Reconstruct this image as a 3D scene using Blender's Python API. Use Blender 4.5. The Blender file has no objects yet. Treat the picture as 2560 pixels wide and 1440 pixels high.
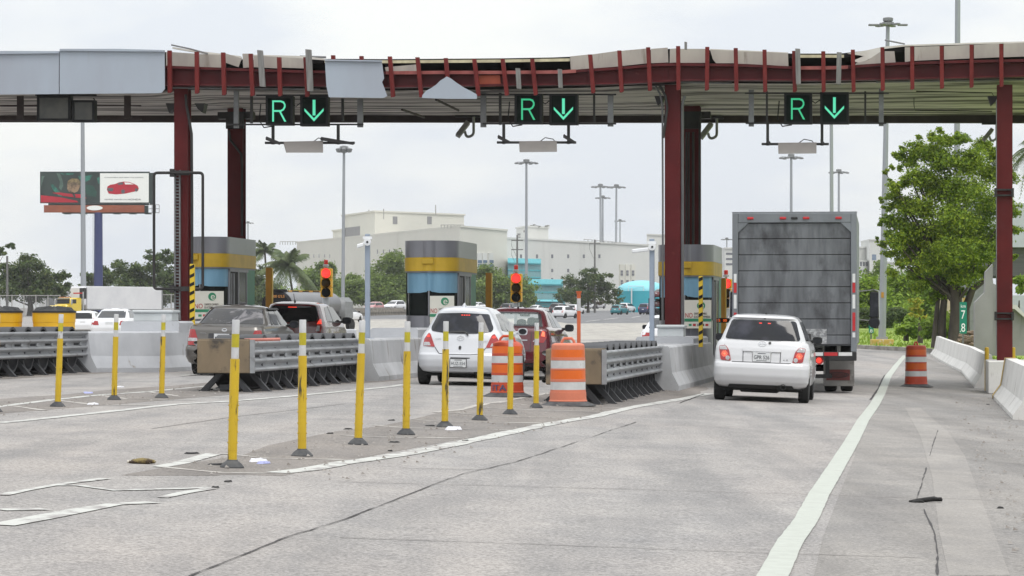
import bpy, math, random
import numpy as np
from mathutils import Vector, Matrix
from mathutils.geometry import delaunay_2d_cdt

# ------------------------------------------------------------------ camera, sky, sun, exposure
SC = bpy.context.scene
COL = SC.collection
CAMH = 1.25            # eye height above the road crown
F = 8000.0             # focal length in photo pixels (2560 wide)
HY = 805.0             # horizon row in the photo
TH = math.atan(1020.0 / 8000.0)      # the lanes run this far to the right of the view axis
CS, SN = math.cos(TH), math.sin(TH)
cam_d = bpy.data.cameras.new("camera")
cam_d.sensor_width = 36.0
cam_d.lens = F / 2560.0 * 36.0
cam_d.shift_y = (HY - 720.0) / 2560.0
cam_d.clip_start = 0.5
cam_d.clip_end = 9000.0
cam = bpy.data.objects.new("camera", cam_d)
cam.location = (0, 0, CAMH)
cam.rotation_euler = (math.radians(90), 0, 0)
COL.objects.link(cam)
SC.camera = cam

SUN_EL, SUN_AZ = math.radians(62), math.radians(150)     # azimuth clockwise from +Y: high, behind and right
world = bpy.data.worlds.new("World")
SC.world = world
world.use_nodes = True
def build_world():
    nt = world.node_tree
    nt.nodes.clear()
    N = nt.nodes.new; L = nt.links.new
    out = N('ShaderNodeOutputWorld')
    bg_sky = N('ShaderNodeBackground'); bg_cl = N('ShaderNodeBackground'); mix = N('ShaderNodeMixShader')
    sky = N('ShaderNodeTexSky'); sky.sky_type = 'NISHITA'; sky.sun_disc = False
    sky.sun_elevation = SUN_EL; sky.sun_rotation = SUN_AZ
    sky.air_density = 1.5; sky.dust_density = 4.0
    bg_sky.inputs[1].default_value = 0.10
    L(sky.outputs[0], bg_sky.inputs[0])
    tc = N('ShaderNodeTexCoord'); sep = N('ShaderNodeSeparateXYZ'); L(tc.outputs['Generated'], sep.inputs[0])
    # overcast sky: about three times brighter overhead than at the horizon
    mr = N('ShaderNodeMapRange'); mr.inputs[1].default_value = 0.0; mr.inputs[2].default_value = 1.0
    mr.inputs[3].default_value = 0.95; mr.inputs[4].default_value = 1.8
    L(sep.outputs[2], mr.inputs[0]); L(mr.outputs[0], bg_cl.inputs[1])
    mp = N('ShaderNodeMapping'); mp.inputs['Scale'].default_value = (6, 6, 18); L(tc.outputs['Generated'], mp.inputs[0])
    nz = N('ShaderNodeTexNoise'); nz.inputs['Scale'].default_value = 1.3; nz.inputs['Detail'].default_value = 6
    nz.inputs['Roughness'].default_value = 0.5
    L(mp.outputs[0], nz.inputs[0])
    rp = N('ShaderNodeValToRGB')
    rp.color_ramp.elements[0].position = 0.40; rp.color_ramp.elements[0].color = (0.875, 0.925, 0.995, 1)
    rp.color_ramp.elements[1].position = 0.57; rp.color_ramp.elements[1].color = (1.06, 1.08, 1.065, 1)
    L(nz.outputs[0], rp.inputs[0]); L(rp.outputs[0], bg_cl.inputs[0])
    mix.inputs[0].default_value = 0.90
    L(bg_sky.outputs[0], mix.inputs[1]); L(bg_cl.outputs[0], mix.inputs[2])
    L(mix.outputs[0], out.inputs[0])
build_world()

sun_d = bpy.data.lights.new("sun", 'SUN')
sun_d.energy = 1.5
sun_d.angle = math.radians(24)
sun_d.color = (1.0, 0.96, 0.90)
sun = bpy.data.objects.new("sun", sun_d)
_d = Vector((math.sin(SUN_AZ) * math.cos(SUN_EL), math.cos(SUN_AZ) * math.cos(SUN_EL), math.sin(SUN_EL)))
sun.rotation_euler = _d.to_track_quat('Z', 'Y').to_euler()
COL.objects.link(sun)

SC.view_settings.view_transform = 'Standard'
SC.view_settings.look = 'None'
SC.view_settings.exposure = 0.0
SC.view_settings.gamma = 1.0
SC.render.engine = 'CYCLES'
SC.cycles.max_bounces = 6
SC.cycles.transparent_max_bounces = 6
SC.cycles.use_denoising = True

# ------------------------------------------------------------------ where things stand
def smooth(a, b, t):
    t = min(1.0, max(0.0, (t - a) / (b - a)))
    return t * t * (3 - 2 * t)
def ground(x, y):
    """Height of the road surface: a crowned toll apron, then a long gentle rise."""
    v = x * CS - y * SN
    vv = max(-40.0, min(3.0, v))
    cross = -0.02 * (vv + 6.5) if vv < -6.5 else -0.04 * (vv + 6.5)
    cross *= 1.0 - smooth(95, 190, y)
    if y < 90: l = 0.0
    elif y < 190: l = 0.0068 * (y - 90) ** 2 / 200.0
    else: l = 0.34 + 0.0068 * (min(y, 900) - 190)
    return cross + l
def gp(px, py):
    """Point of the ground seen at a photo pixel."""
    dx, dz = (px - 1280) / F, (HY - py) / F
    lo, hi = 6.0, 900.0
    y = lo
    while y < hi:
        if CAMH + dz * y <= ground(dx * y, y): break
        y += 0.25 + y * 0.004
    for _ in range(3):
        pass
    a, b = max(lo, y - 4), y
    for _ in range(30):
        m = (a + b) / 2
        if CAMH + dz * m <= ground(dx * m, m): b = m
        else: a = m
    return Vector((dx * b, b, ground(dx * b, b)))
def at(px, py, y):
    return Vector(((px - 1280) / F * y, y, CAMH + (HY - py) / F * y))
def lane(v, u, z=0.0):
    return Vector((v * CS + u * SN, -v * SN + u * CS, z))
def gl(v, u):
    p = lane(v, u); p.z = ground(p.x, p.y); return p
def pv(px, u):
    t = (px - 1280) / F
    Z = u / (t * SN + CS)
    return Z * (t * CS - SN)
def pz(px, py, u):
    t = (px - 1280) / F
    Z = u / (t * SN + CS)
    return CAMH + (HY - py) / F * Z

# ------------------------------------------------------------------ materials
MATS = {}
def mat(name, col, rough=0.6, metal=0.0, var=0.15, scale=4.0, col2=None, ramp=(0.35, 0.65), bump=0.0, bscale=60.0,
        coat=0.0, emit=None, es=0.0, stretch=(1, 1, 1), rot=0.0, detail=5.0, spec=0.5, alpha=1.0, col3=None, scale3=1.0, ramp3=(0.5, 0.62),
        stretch3=(1, 1, 1), trans=0.0, distort=0.0):
    if name in MATS: return MATS[name]
    m = bpy.data.materials.new(name); m.use_nodes = True
    nt = m.node_tree; N = nt.nodes.new; L = nt.links.new
    b = nt.nodes['Principled BSDF']
    b.inputs['Roughness'].default_value = rough
    b.inputs['Metallic'].default_value = metal
    b.inputs['Specular IOR Level'].default_value = spec
    b.inputs['Coat Weight'].default_value = coat
    b.inputs['Coat Roughness'].default_value = 0.04
    b.inputs['Alpha'].default_value = alpha
    c1 = (*col, 1)
    c2 = (*(col2 if col2 else [c * (1 - var) for c in col]), 1)
    tc = N('ShaderNodeTexCoord')
    def noise(sc, st, det=detail):
        mp = N('ShaderNodeMapping'); mp.inputs['Scale'].default_value = st; mp.inputs['Rotation'].default_value = (0, 0, rot)
        oi = N('ShaderNodeObjectInfo'); ad = N('ShaderNodeVectorMath'); ad.operation = 'ADD'; sc_ = N('ShaderNodeMath'); sc_.operation = 'MULTIPLY'; sc_.inputs[1].default_value = 61.0
        L(oi.outputs['Random'], sc_.inputs[0]); L(tc.outputs['Object'], ad.inputs[0]); L(sc_.outputs[0], ad.inputs[1])      # each piece wears differently
        L(ad.outputs[0], mp.inputs[0])
        n = N('ShaderNodeTexNoise'); n.inputs['Scale'].default_value = sc; n.inputs['Detail'].default_value = det
        n.inputs['Roughness'].default_value = 0.6; n.inputs['Distortion'].default_value = distort
        L(mp.outputs[0], n.inputs[0]); return n
    if var > 0 or col2:
        n = noise(scale, stretch)
        r = N('ShaderNodeValToRGB'); r.color_ramp.elements[0].position = ramp[0]; r.color_ramp.elements[1].position = ramp[1]
        r.color_ramp.elements[0].color = c1; r.color_ramp.elements[1].color = c2
        L(n.outputs[0], r.inputs[0])
        src = r.outputs[0]
        if col3:
            n3 = noise(scale3, stretch3)
            r3 = N('ShaderNodeValToRGB'); r3.color_ramp.elements[0].position = ramp3[0]; r3.color_ramp.elements[1].position = ramp3[1]
            r3.color_ramp.elements[0].color = (0, 0, 0, 1); r3.color_ramp.elements[1].color = (1, 1, 1, 1)
            L(n3.outputs[0], r3.inputs[0])
            mx = N('ShaderNodeMix'); mx.data_type = 'RGBA'
            L(r3.outputs[0], mx.inputs[0]); L(src, mx.inputs[6]); mx.inputs[7].default_value = (*col3, 1)
            src = mx.outputs[2]
        L(src, b.inputs['Base Color'])
    else:
        b.inputs['Base Color'].default_value = c1
    if bump:
        nb = noise(bscale, (1, 1, 1), 4.0)
        bp = N('ShaderNodeBump'); bp.inputs['Strength'].default_value = bump; bp.inputs['Distance'].default_value = 0.02
        L(nb.outputs[0], bp.inputs['Height']); L(bp.outputs[0], b.inputs['Normal'])
    if emit:
        b.inputs['Emission Color'].default_value = (*emit, 1); b.inputs['Emission Strength'].default_value = es
    if trans:
        out = nt.nodes['Material Output']
        tr = N('ShaderNodeBsdfTranslucent'); ms = N('ShaderNodeMixShader'); ms.inputs[0].default_value = trans
        if var > 0 or col2: L(src, tr.inputs[0])
        else: tr.inputs[0].default_value = c1
        L(b.outputs[0], ms.inputs[1]); L(tr.outputs[0], ms.inputs[2]); L(ms.outputs[0], out.inputs[0])
    MATS[name] = m
    return m

# ------------------------------------------------------------------ mesh building
_text_cache = {}
def text_geo(s):
    if s in _text_cache: return _text_cache[s]
    cu = bpy.data.curves.new("lettering", 'FONT'); cu.body = s; cu.extrude = 0.5; cu.resolution_u = 3
    ob = bpy.data.objects.new("lettering", cu); COL.objects.link(ob)
    bpy.context.view_layer.update()
    me = bpy.data.meshes.new_from_object(ob.evaluated_get(bpy.context.evaluated_depsgraph_get()))
    vs = [tuple(v.co) for v in me.vertices]; fs = [tuple(p.vertices) for p in me.polygons]
    bpy.data.objects.remove(ob); bpy.data.curves.remove(cu); bpy.data.meshes.remove(me)
    xs = [v[0] for v in vs]; ys = [v[1] for v in vs]
    x0, x1, y0, y1 = min(xs), max(xs), min(ys), max(ys)
    vs = [((x - x0) / (x1 - x0) - 0.5, (y - y0) / (y1 - y0) - 0.5, z) for x, y, z in vs]
    _text_cache[s] = (vs, fs, (x1 - x0) / (y1 - y0))
    return _text_cache[s]

class MB:
    def __init__(self): self.v = []; self.f = []; self.m = []; self.M = Matrix.Identity(4); self.mi = 0
    def add(self, vs, fs):
        n = len(self.v); M = self.M
        self.v += [tuple(M @ Vector(p)) for p in vs]
        self.f += [tuple(i + n for i in f) for f in fs]; self.m += [self.mi] * len(fs)
        return self
    def box(self, x0, x1, y0, y1, z0, z1, c=0.0):
        if x0 > x1: x0, x1 = x1, x0
        if y0 > y1: y0, y1 = y1, y0
        if z0 > z1: z0, z1 = z1, z0
        lo, hi = (x0, y0, z0), (x1, y1, z1)
        c = min(c, (x1 - x0) * .45, (y1 - y0) * .45, (z1 - z0) * .45)
        if c <= 0:
            vs = [(x, y, z) for z in (z0, z1) for y in (y0, y1) for x in (x0, x1)]
            return self.add(vs, [(0, 2, 3, 1), (4, 5, 7, 6), (0, 1, 5, 4), (2, 6, 7, 3), (0, 4, 6, 2), (1, 3, 7, 5)])
        vs = []; ix = {}
        for sx in (0, 1):
            for sy in (0, 1):
                for sz in (0, 1):
                    s = (sx, sy, sz)
                    for a in range(3):
                        p = [0, 0, 0]
                        for b in range(3):
                            e = (hi if s[b] else lo)[b]
                            p[b] = e if b == a else e + (-c if s[b] else c)
                        ix[(s, a)] = len(vs); vs.append(tuple(p))
        fs = []
        cen = Vector(((x0 + x1) / 2, (y0 + y1) / 2, (z0 + z1) / 2))
        def addf(idx):
            P = [Vector(vs[i]) for i in idx]
            n = (P[1] - P[0]).cross(P[2] - P[0]); m = sum(P, Vector()) / len(P) - cen
            fs.append(tuple(idx) if n.dot(m) > 0 else tuple(reversed(idx)))
        for a in range(3):
            b, d = [q for q in range(3) if q != a]
            for s in (0, 1):
                q = []
                for sb, sd in ((0, 0), (1, 0), (1, 1), (0, 1)):
                    t = [0, 0, 0]; t[a] = s; t[b] = sb; t[d] = sd; q.append(ix[(tuple(t), a)])
                addf(q)
        for a in range(3):
            b, d = [q for q in range(3) if q != a]
            for sb in (0, 1):
                for sd in (0, 1):
                    t0 = [0, 0, 0]; t0[b] = sb; t0[d] = sd; t1 = list(t0); t1[a] = 1
                    t0, t1 = tuple(t0), tuple(t1)
                    addf([ix[(t0, b)], ix[(t1, b)], ix[(t1, d)], ix[(t0, d)]])
        for sx in (0, 1):
            for sy in (0, 1):
                for sz in (0, 1):
                    addf([ix[((sx, sy, sz), a)] for a in range(3)])
        return self.add(vs, fs)
    def prism(self, pts, fn, d0, d1):
        """2D outline pts; fn(a, b, d) -> xyz; extruded between depths d0 and d1."""
        n = len(pts)
        vs = [fn(a, b, d0) for a, b in pts] + [fn(a, b, d1) for a, b in pts]
        fs = [tuple(range(n)), tuple(range(2 * n - 1, n - 1, -1))]
        fs += [(i, i + n, (i + 1) % n + n, (i + 1) % n) for i in range(n)]
        return self.add(vs, fs)
    def prism_y(self, pts, y0, y1): return self.prism(pts, lambda a, b, d: (a, d, b), y0, y1)
    def prism_x(self, pts, x0, x1): return self.prism(pts, lambda a, b, d: (d, a, b), x0, x1)
    def prism_z(self, pts, z0, z1): return self.prism(pts, lambda a, b, d: (a, b, d), z1, z0)
    def tube(self, path, r, n=8, cap=True):
        P = [Vector(p) for p in path]
        rs = r if isinstance(r, (list, tuple)) else [r] * len(P)
        rings = []; up = None
        for i, p in enumerate(P):
            t = (P[min(i + 1, len(P) - 1)] - P[max(i - 1, 0)])
            t = t.normalized() if t.length > 1e-9 else Vector((0, 0, 1))
            if up is None:
                up = Vector((0, 0, 1)) if abs(t.z) < 0.9 else Vector((1, 0, 0))
            a = (up - t * up.dot(t)).normalized(); b = t.cross(a); up = a
            rings.append([p + (a * math.cos(2 * math.pi * k / n) + b * math.sin(2 * math.pi * k / n)) * rs[i] for k in range(n)])
        vs = [q for rg in rings for q in rg]; fs = []
        for i in range(len(P) - 1):
            for k in range(n):
                fs.append((i * n + k, i * n + (k + 1) % n, (i + 1) * n + (k + 1) % n, (i + 1) * n + k))
        if cap:
            fs.append(tuple(range(n - 1, -1, -1))); fs.append(tuple((len(P) - 1) * n + k for k in range(n)))
        return self.add(vs, fs)
    def lathe(self, prof, n=20, axis='z', c=(0, 0, 0), cap=True, arc=None):
        """prof: list of (r, h) along the axis."""
        vs = []; fs = []; full = arc is None
        a0, a1 = (0, 2 * math.pi) if full else arc
        m = n if full else n + 1
        for r, h in prof:
            for k in range(m):
                t = a0 + (a1 - a0) * k / n; x, y = r * math.cos(t), r * math.sin(t)
                if axis == 'z': p = (x, y, h)
                elif axis == 'x': p = (h, x, y)
                else: p = (y, h, x)
                vs.append((p[0] + c[0], p[1] + c[1], p[2] + c[2]))
        for i in range(len(prof) - 1):
            for k in range(n):
                fs.append((i * m + k, i * m + (k + 1) % m, (i + 1) * m + (k + 1) % m, (i + 1) * m + k))
        if cap and full:
            fs.append(tuple(range(n - 1, -1, -1))); fs.append(tuple((len(prof) - 1) * n + k for k in range(n)))
        return self.add(vs, fs)
    def grid(self, rows):
        n = len(rows[0]); vs = [p for r in rows for p in r]; fs = []
        for i in range(len(rows) - 1):
            for k in range(n - 1):
                fs.append((i * n + k, i * n + k + 1, (i + 1) * n + k + 1, (i + 1) * n + k))
        return self.add(vs, fs)
    def text(self, s, cx, y, cz, w, h, d=0.006):
        """Lettering facing -y, centred on (cx, cz), w wide and h high."""
        vs, fs, asp = text_geo(s)
        if w is None: w = h * asp
        return self.add([(cx + a * w, y - (q + 0.5) * d, cz + b * h) for a, b, q in vs], fs)
    def build(self, name, mats, parent=None, smooth=None):
        me = bpy.data.meshes.new(name)
        me.from_pydata(self.v, [], self.f)
        if not isinstance(mats, (list, tuple)): mats = [mats]
        for m in mats: me.materials.append(m)
        if len(mats) > 1: me.polygons.foreach_set('material_index', self.m)
        if smooth is not None:
            me.polygons.foreach_set('use_smooth', [True] * len(me.polygons))
            me.set_sharp_from_angle(angle=math.radians(smooth))
        me.update()
        o = bpy.data.objects.new(name, me); COL.objects.link(o)
        if parent is not None: o.parent = parent
        return o

def tag(o, label=None, cat=None, group=None, kind=None):
    if label: o['label'] = label
    if cat: o['category'] = cat
    if group: o['group'] = group
    if kind: o['kind'] = kind
    return o
def thing(name, label, cat, loc=(0, 0, 0), rz=0.0, group=None):
    o = bpy.data.objects.new(name, None); COL.objects.link(o)
    o.empty_display_size = 0.2
    o.location = loc; o.rotation_euler = (0, 0, rz)
    return tag(o, label, cat, group)
def dup(root, loc, rz=None, label=None, group=None):
    """A copy of a thing with copies of its parts and sub-parts (mesh data shared)."""
    r = root.copy(); COL.objects.link(r); r.location = loc
    if rz is not None: r.rotation_euler = (0, 0, rz)
    if label: r['label'] = label
    if group: r['group'] = group
    for ch in KIDS(root):
        c = ch.copy(); COL.objects.link(c); c.parent = r
        for g in KIDS(ch):
            d = g.copy(); COL.objects.link(d); d.parent = c
    return r
def KIDS(o): return [c for c in bpy.data.objects if c.parent == o]

def round_poly(pts, r, n=4):
    out = []; k = len(pts)
    for i in range(k):
        p0, p, p1 = Vector(pts[i - 1]), Vector(pts[i]), Vector(pts[(i + 1) % k])
        a, b = (p0 - p), (p1 - p)
        rr = min(r, a.length * .45, b.length * .45)
        A, B = p + a.normalized() * rr, p + b.normalized() * rr
        for j in range(n + 1):
            t = j / n
            q = A * (1 - t) ** 2 + p * 2 * t * (1 - t) + B * t * t
            out.append((q.x, q.y))
    return out
def inside(p, poly):
    x, y = p; c = False; j = len(poly) - 1
    for i in range(len(poly)):
        xi, yi = poly[i]; xj, yj = poly[j]
        if (yi > y) != (yj > y) and x < (xj - xi) * (y - yi) / (yj - yi) + xi: c = not c
        j = i
    return c
def patch(mb, poly, fn, off=0.004, thick=0.02, step=0.06):
    """A thin shell lying on the surface fn(a, b, offset), with outline poly."""
    pts = []
    n = len(poly)
    for i in range(n):
        a, b = Vector(poly[i]), Vector(poly[(i + 1) % n])
        k = max(1, int((b - a).length / step))
        for j in range(k): pts.append(a.lerp(b, j / k))
    nb = len(pts)
    edges = [(i, (i + 1) % nb) for i in range(nb)]
    xs = [p.x for p in pts]; ys = [p.y for p in pts]
    P2 = [(p.x, p.y) for p in pts]
    x = min(xs) + step
    while x < max(xs):
        y = min(ys) + step
        while y < max(ys):
            if inside((x, y), P2) and min((Vector((x, y)) - p).length for p in pts) > step * .4: pts.append(Vector((x, y)))
            y += step
        x += step
    r = delaunay_2d_cdt(pts, edges, [], 1, 1e-6)
    vs2, fs = r[0], r[2]
    vs = [fn(p.x, p.y, off) for p in vs2]
    idx = {}
    for f in fs:
        for i in range(len(f)):
            e = (f[i], f[(i + 1) % len(f)])
            idx[e] = 1
    border = [e for e in idx if (e[1], e[0]) not in idx]
    n0 = len(vs); low = {}
    fs = [tuple(f) for f in fs]
    for a, b in border:
        for q in (a, b):
            if q not in low:
                low[q] = len(vs); p = vs2[q]; vs.append(fn(p.x, p.y, off - thick))
        fs.append((b, a, low[a], low[b]))
    mb.add(vs, fs)
    return mb
def ribbon(mb, pts, w, dz=0.004, jit=0.0, rnd=None, step=1.5):
    """A strip lying on the ground along world points; w = width or list of widths."""
    P = [Vector(p) for p in pts]; W = w if isinstance(w, (list, tuple)) else [w] * len(P)
    Q = []; R = []
    for i in range(len(P) - 1):
        k = max(1, int((P[i + 1] - P[i]).length / step))
        for j in range(k):
            t = j / k; Q.append(P[i].lerp(P[i + 1], t)); R.append(W[i] + (W[i + 1] - W[i]) * t)
    Q.append(P[-1]); R.append(W[-1])
    rows = []
    for i, q in enumerate(Q):
        d = Q[min(i + 1, len(Q) - 1)] - Q[max(i - 1, 0)]; d.z = 0; d.normalize()
        nn = Vector((d.y, -d.x, 0)); row = []
        for s in (-0.5, 0.0, 0.5):
            j = (rnd.uniform(-jit, jit) if rnd and s else 0)
            p = q + nn * (s * R[i] + j)
            row.append((p.x, p.y, ground(p.x, p.y) + dz))
        rows.append(row)
    mb.grid(rows)
    return mb
# ------------------------------------------------------------------ the setting: terrain, roads, markings
RND = random.Random(11)
def sheet(name, vs_, us_, dz, m):
    mb = MB()
    rows = []
    for u in us_:
        r = []
        for v in vs_:
            p = lane(v, u); r.append((p.x, p.y, ground(p.x, p.y) + dz))
        rows.append(r)
    mb.grid(rows)
    return tag(mb.build(name, m, smooth=40), kind='structure')
VK = list(range(-40, -8, 4)) + [-6.5, -4, -2, 0, 1.5, 3]
M_soil = mat('soil', (0.12, 0.13, 0.06), 0.95, var=0.4, scale=0.3)
sheet('ground', [-4000, -1500, -700, -400, -200, -100, -60] + VK + [8, 20, 50, 120, 300, 800, 2000, 4000],
      [-60, 0, 40, 80] + list(range(90, 200, 6)) + [240, 320, 450, 600, 900, 1600, 3000, 6000], -0.06, M_soil)

def road_mat(name, a, b, c, coarse=0.35):
    """Worn concrete: exposed aggregate, tyre-darkened stripes along the lane and pale scoured patches."""
    m = bpy.data.materials.new(name); m.use_nodes = True
    nt = m.node_tree; N = nt.nodes.new; L = nt.links.new; bs = nt.nodes['Principled BSDF']
    bs.inputs['Roughness'].default_value = 0.85; bs.inputs['Specular IOR Level'].default_value = 0.3
    tc = N('ShaderNodeTexCoord')
    def nz(scale, st, det=5, rough=0.6, dist=0.0):
        mp = N('ShaderNodeMapping'); mp.vector_type = 'POINT'
        mp.inputs['Rotation'].default_value = (0, 0, TH); mp.inputs['Scale'].default_value = st
        L(tc.outputs['Object'], mp.inputs[0])
        n = N('ShaderNodeTexNoise'); n.inputs['Scale'].default_value = scale; n.inputs['Detail'].default_value = det
        n.inputs['Roughness'].default_value = rough; n.inputs['Distortion'].default_value = dist
        L(mp.outputs[0], n.inputs[0]); return n.outputs[0]
    def ramp(src, p0, p1, c0, c1):
        r = N('ShaderNodeValToRGB'); r.color_ramp.elements[0].position = p0; r.color_ramp.elements[1].position = p1
        r.color_ramp.elements[0].color = (*c0, 1); r.color_ramp.elements[1].color = (*c1, 1); L(src, r.inputs[0]); return r.outputs[0]
    def mix(f, x, y, mode='MIX', fac=1.0):
        mx = N('ShaderNodeMix'); mx.data_type = 'RGBA'; mx.blend_type = mode
        if f is not None:
            if fac != 1.0:
                mm = N('ShaderNodeMath'); mm.operation = 'MULTIPLY'; mm.inputs[1].default_value = fac; L(f, mm.inputs[0]); f = mm.outputs[0]
            L(f, mx.inputs[0])
        else: mx.inputs[0].default_value = fac
        L(x, mx.inputs[6]); L(y, mx.inputs[7]); return mx.outputs[2]
    big = ramp(nz(0.22, (1, 0.25, 1), 4, 0.6, 0.6), 0.36, 0.64, a, b)
    streak = nz(1.0, (1.3, 0.045, 1), 4, 0.55)
    sm = ramp(streak, 0.46, 0.70, (0, 0, 0), (1, 1, 1))
    dark = N('ShaderNodeRGB'); dark.outputs[0].default_value = (*c, 1)
    col = mix(sm, big, dark.outputs[0], fac=0.55)
    # tyre paths: every lane is darkest where the wheels run and oil drips
    mp = N('ShaderNodeMapping'); mp.inputs['Rotation'].default_value = (0, 0, TH); L(tc.outputs['Object'], mp.inputs[0])
    sx = N('ShaderNodeSeparateXYZ'); L(mp.outputs[0], sx.inputs[0])
    def mth(op, a, b=0.0):
        q = N('ShaderNodeMath'); q.operation = op; L(a, q.inputs[0]); q.inputs[1].default_value = b; return q.outputs[0]
    d_ = mth('ABSOLUTE', mth('SUBTRACT', mth('PINGPONG', mth('ADD', sx.outputs[0], 2.85), 3.08), 0.72))
    wv = ramp(d_, 0.0, 0.55, (1, 1, 1), (0, 0, 0)); oil = ramp(nz(0.9, (1.5, 0.10, 1), 5, 0.65), 0.38, 0.62, (0, 0, 0), (1, 1, 1))
    ol = N('ShaderNodeMix'); ol.data_type = 'RGBA'; ol.blend_type = 'MULTIPLY'; ol.inputs[0].default_value = 1.0; L(wv, ol.inputs[6]); L(oil, ol.inputs[7])
    col = mix(ol.outputs[2], col, dark.outputs[0], fac=0.6)
    patchy = ramp(nz(1.1, (1, 0.5, 1), 6, 0.7, 0.4), 0.35, 0.68, (0.83, 0.83, 0.84), (1.12, 1.105, 1.085))
    col = mix(None, col, patchy, 'MULTIPLY', 1.0)
    agg = ramp(nz(34, (1, 1, 1), 2, 0.9), 0.36, 0.64, (1 - coarse,) * 3, (1 + coarse * .8,) * 3)
    col = mix(None, col, agg, 'MULTIPLY', 0.8)
    spots = ramp(nz(5.0, (1, 0.6, 1), 4, 0.6), 0.70, 0.76, (0, 0, 0), (1, 1, 1))
    sp = N('ShaderNodeRGB'); sp.outputs[0].default_value = (0.10, 0.09, 0.085, 1)
    col = mix(spots, col, sp.outputs[0], fac=0.45)
    L(col, bs.inputs['Base Color'])
    bp = N('ShaderNodeBump'); bp.inputs['Strength'].default_value = 0.5; bp.inputs['Distance'].default_value = 0.01
    L(nz(30, (1, 1, 1), 3, 0.8), bp.inputs['Height']); L(bp.outputs[0], bs.inputs['Normal'])
    return m
M_road = road_mat('road_concrete', (0.345, 0.318, 0.298), (0.31, 0.30, 0.293), (0.205, 0.20, 0.198), 0.5)
M_gore = road_mat('gore_pavement', (0.25, 0.225, 0.205), (0.205, 0.19, 0.18), (0.14, 0.125, 0.11), 0.4)
M_should = road_mat('shoulder_pavement', (0.29, 0.272, 0.255), (0.25, 0.24, 0.23), (0.17, 0.16, 0.15), 0.4)
M_far = road_mat('highway_asphalt', (0.19, 0.19, 0.195), (0.17, 0.172, 0.18), (0.13, 0.13, 0.135), 0.2)
M_band = road_mat('gutter_concrete', (0.315, 0.297, 0.278), (0.285, 0.27, 0.255), (0.22, 0.205, 0.19), 0.25)
M_farc = road_mat('sunlit_apron_concrete', (0.42, 0.40, 0.36), (0.38, 0.365, 0.335), (0.30, 0.28, 0.26), 0.2)  # lighter than the road colour, standing in for sunshine there
sheet('road', [-260, -150, -90, -60] + VK + [6, 9], list(range(2, 152, 3)) + list(range(152, 920, 16)), 0.0, M_road)

def flat_poly(name, pts, dz, m, step=4.0, kind='structure'):
    """A sheet over the ground with the given outline (world x, y)."""
    mb = MB()
    patch(mb, [(p[0], p[1]) for p in pts], lambda a, b, o: (a, b, ground(a, b) + o), dz, 0.003, step)
    return tag(mb.build(name, m), kind=kind)
def L2(v, u): p = lane(v, u); return (p.x, p.y)
# dirty pavement of the gore between the lanes and by the crash cushions
jag = random.Random(3)
def jl(pts, a=0.12, n=7):
    out = []
    for i in range(len(pts) - 1):
        for j in range(n):
            t = j / n; out.append((pts[i][0] + (pts[i + 1][0] - pts[i][0]) * t + jag.uniform(-a, a), pts[i][1] + (pts[i + 1][1] - pts[i][1]) * t))
    out.append(pts[-1]); return out
g3 = [L2(v, u) for v, u in jl([(-6.4, 25.5), (-5.4, 26.5), (-4.1, 56), (-4.3, 66), (-6.6, 66), (-6.55, 40), (-6.4, 25.5)])][:-1]
flat_poly('gore_pavement', g3, 0.003, M_gore, 3.0)
g2 = [L2(v, u) for v, u in jl([(-12.9, 36), (-11.6, 37), (-10.5, 62), (-10.5, 68), (-13.1, 68), (-13.1, 45), (-12.9, 36)])][:-1]
flat_poly('gore_pavement', g2, 0.003, M_gore, 3.0)
flat_poly('gore_pavement', [L2(-18.4, 40), L2(-16.8, 40), L2(-16.5, 70), L2(-18.6, 70)], 0.004, M_gore, 4.0)
# shoulder on the right, its pale gutter strip
sh = [L2(v, u) for v, u in jl([(-0.55, 9), (-0.75, 40), (-0.7, 80), (0.2, 128), (1.3, 100), (1.75, 66), (1.9, 30), (2.4, 9), (-0.55, 9)], 0.03)][:-1]
flat_poly('shoulder', sh, 0.003, M_should, 4.0)
band = [gp(2372, 1440), gp(2348, 1330), gp(2330, 1190), gp(2300, 1090), gp(2262, 1020), gp(2300, 1020), gp(2370, 1080), gp(2412, 1140), gp(2453, 1250), gp(2525, 1440)]
flat_poly('gutter_strip', band, 0.005, M_band, 2.0)
# apron painted paler for the sun on it, grey highway beyond the booths
apron = [L2(-60, 92), L2(-4, 92)] + [gp(1700, 815), gp(1640, 806), gp(1430, 808), gp(1340, 798), gp(1000, 800), gp(700, 802)]
flat_poly('apron', apron, 0.004, M_farc, 14.0)
hw = [gp(1420, 809), gp(1760, 806), gp(1790, 776), gp(1180, 772), gp(1000, 784), gp(760, 795), gp(760, 799), gp(1000, 797), gp(1340, 796)]
flat_poly('highway', hw, 0.008, M_far, 25.0)

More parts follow.
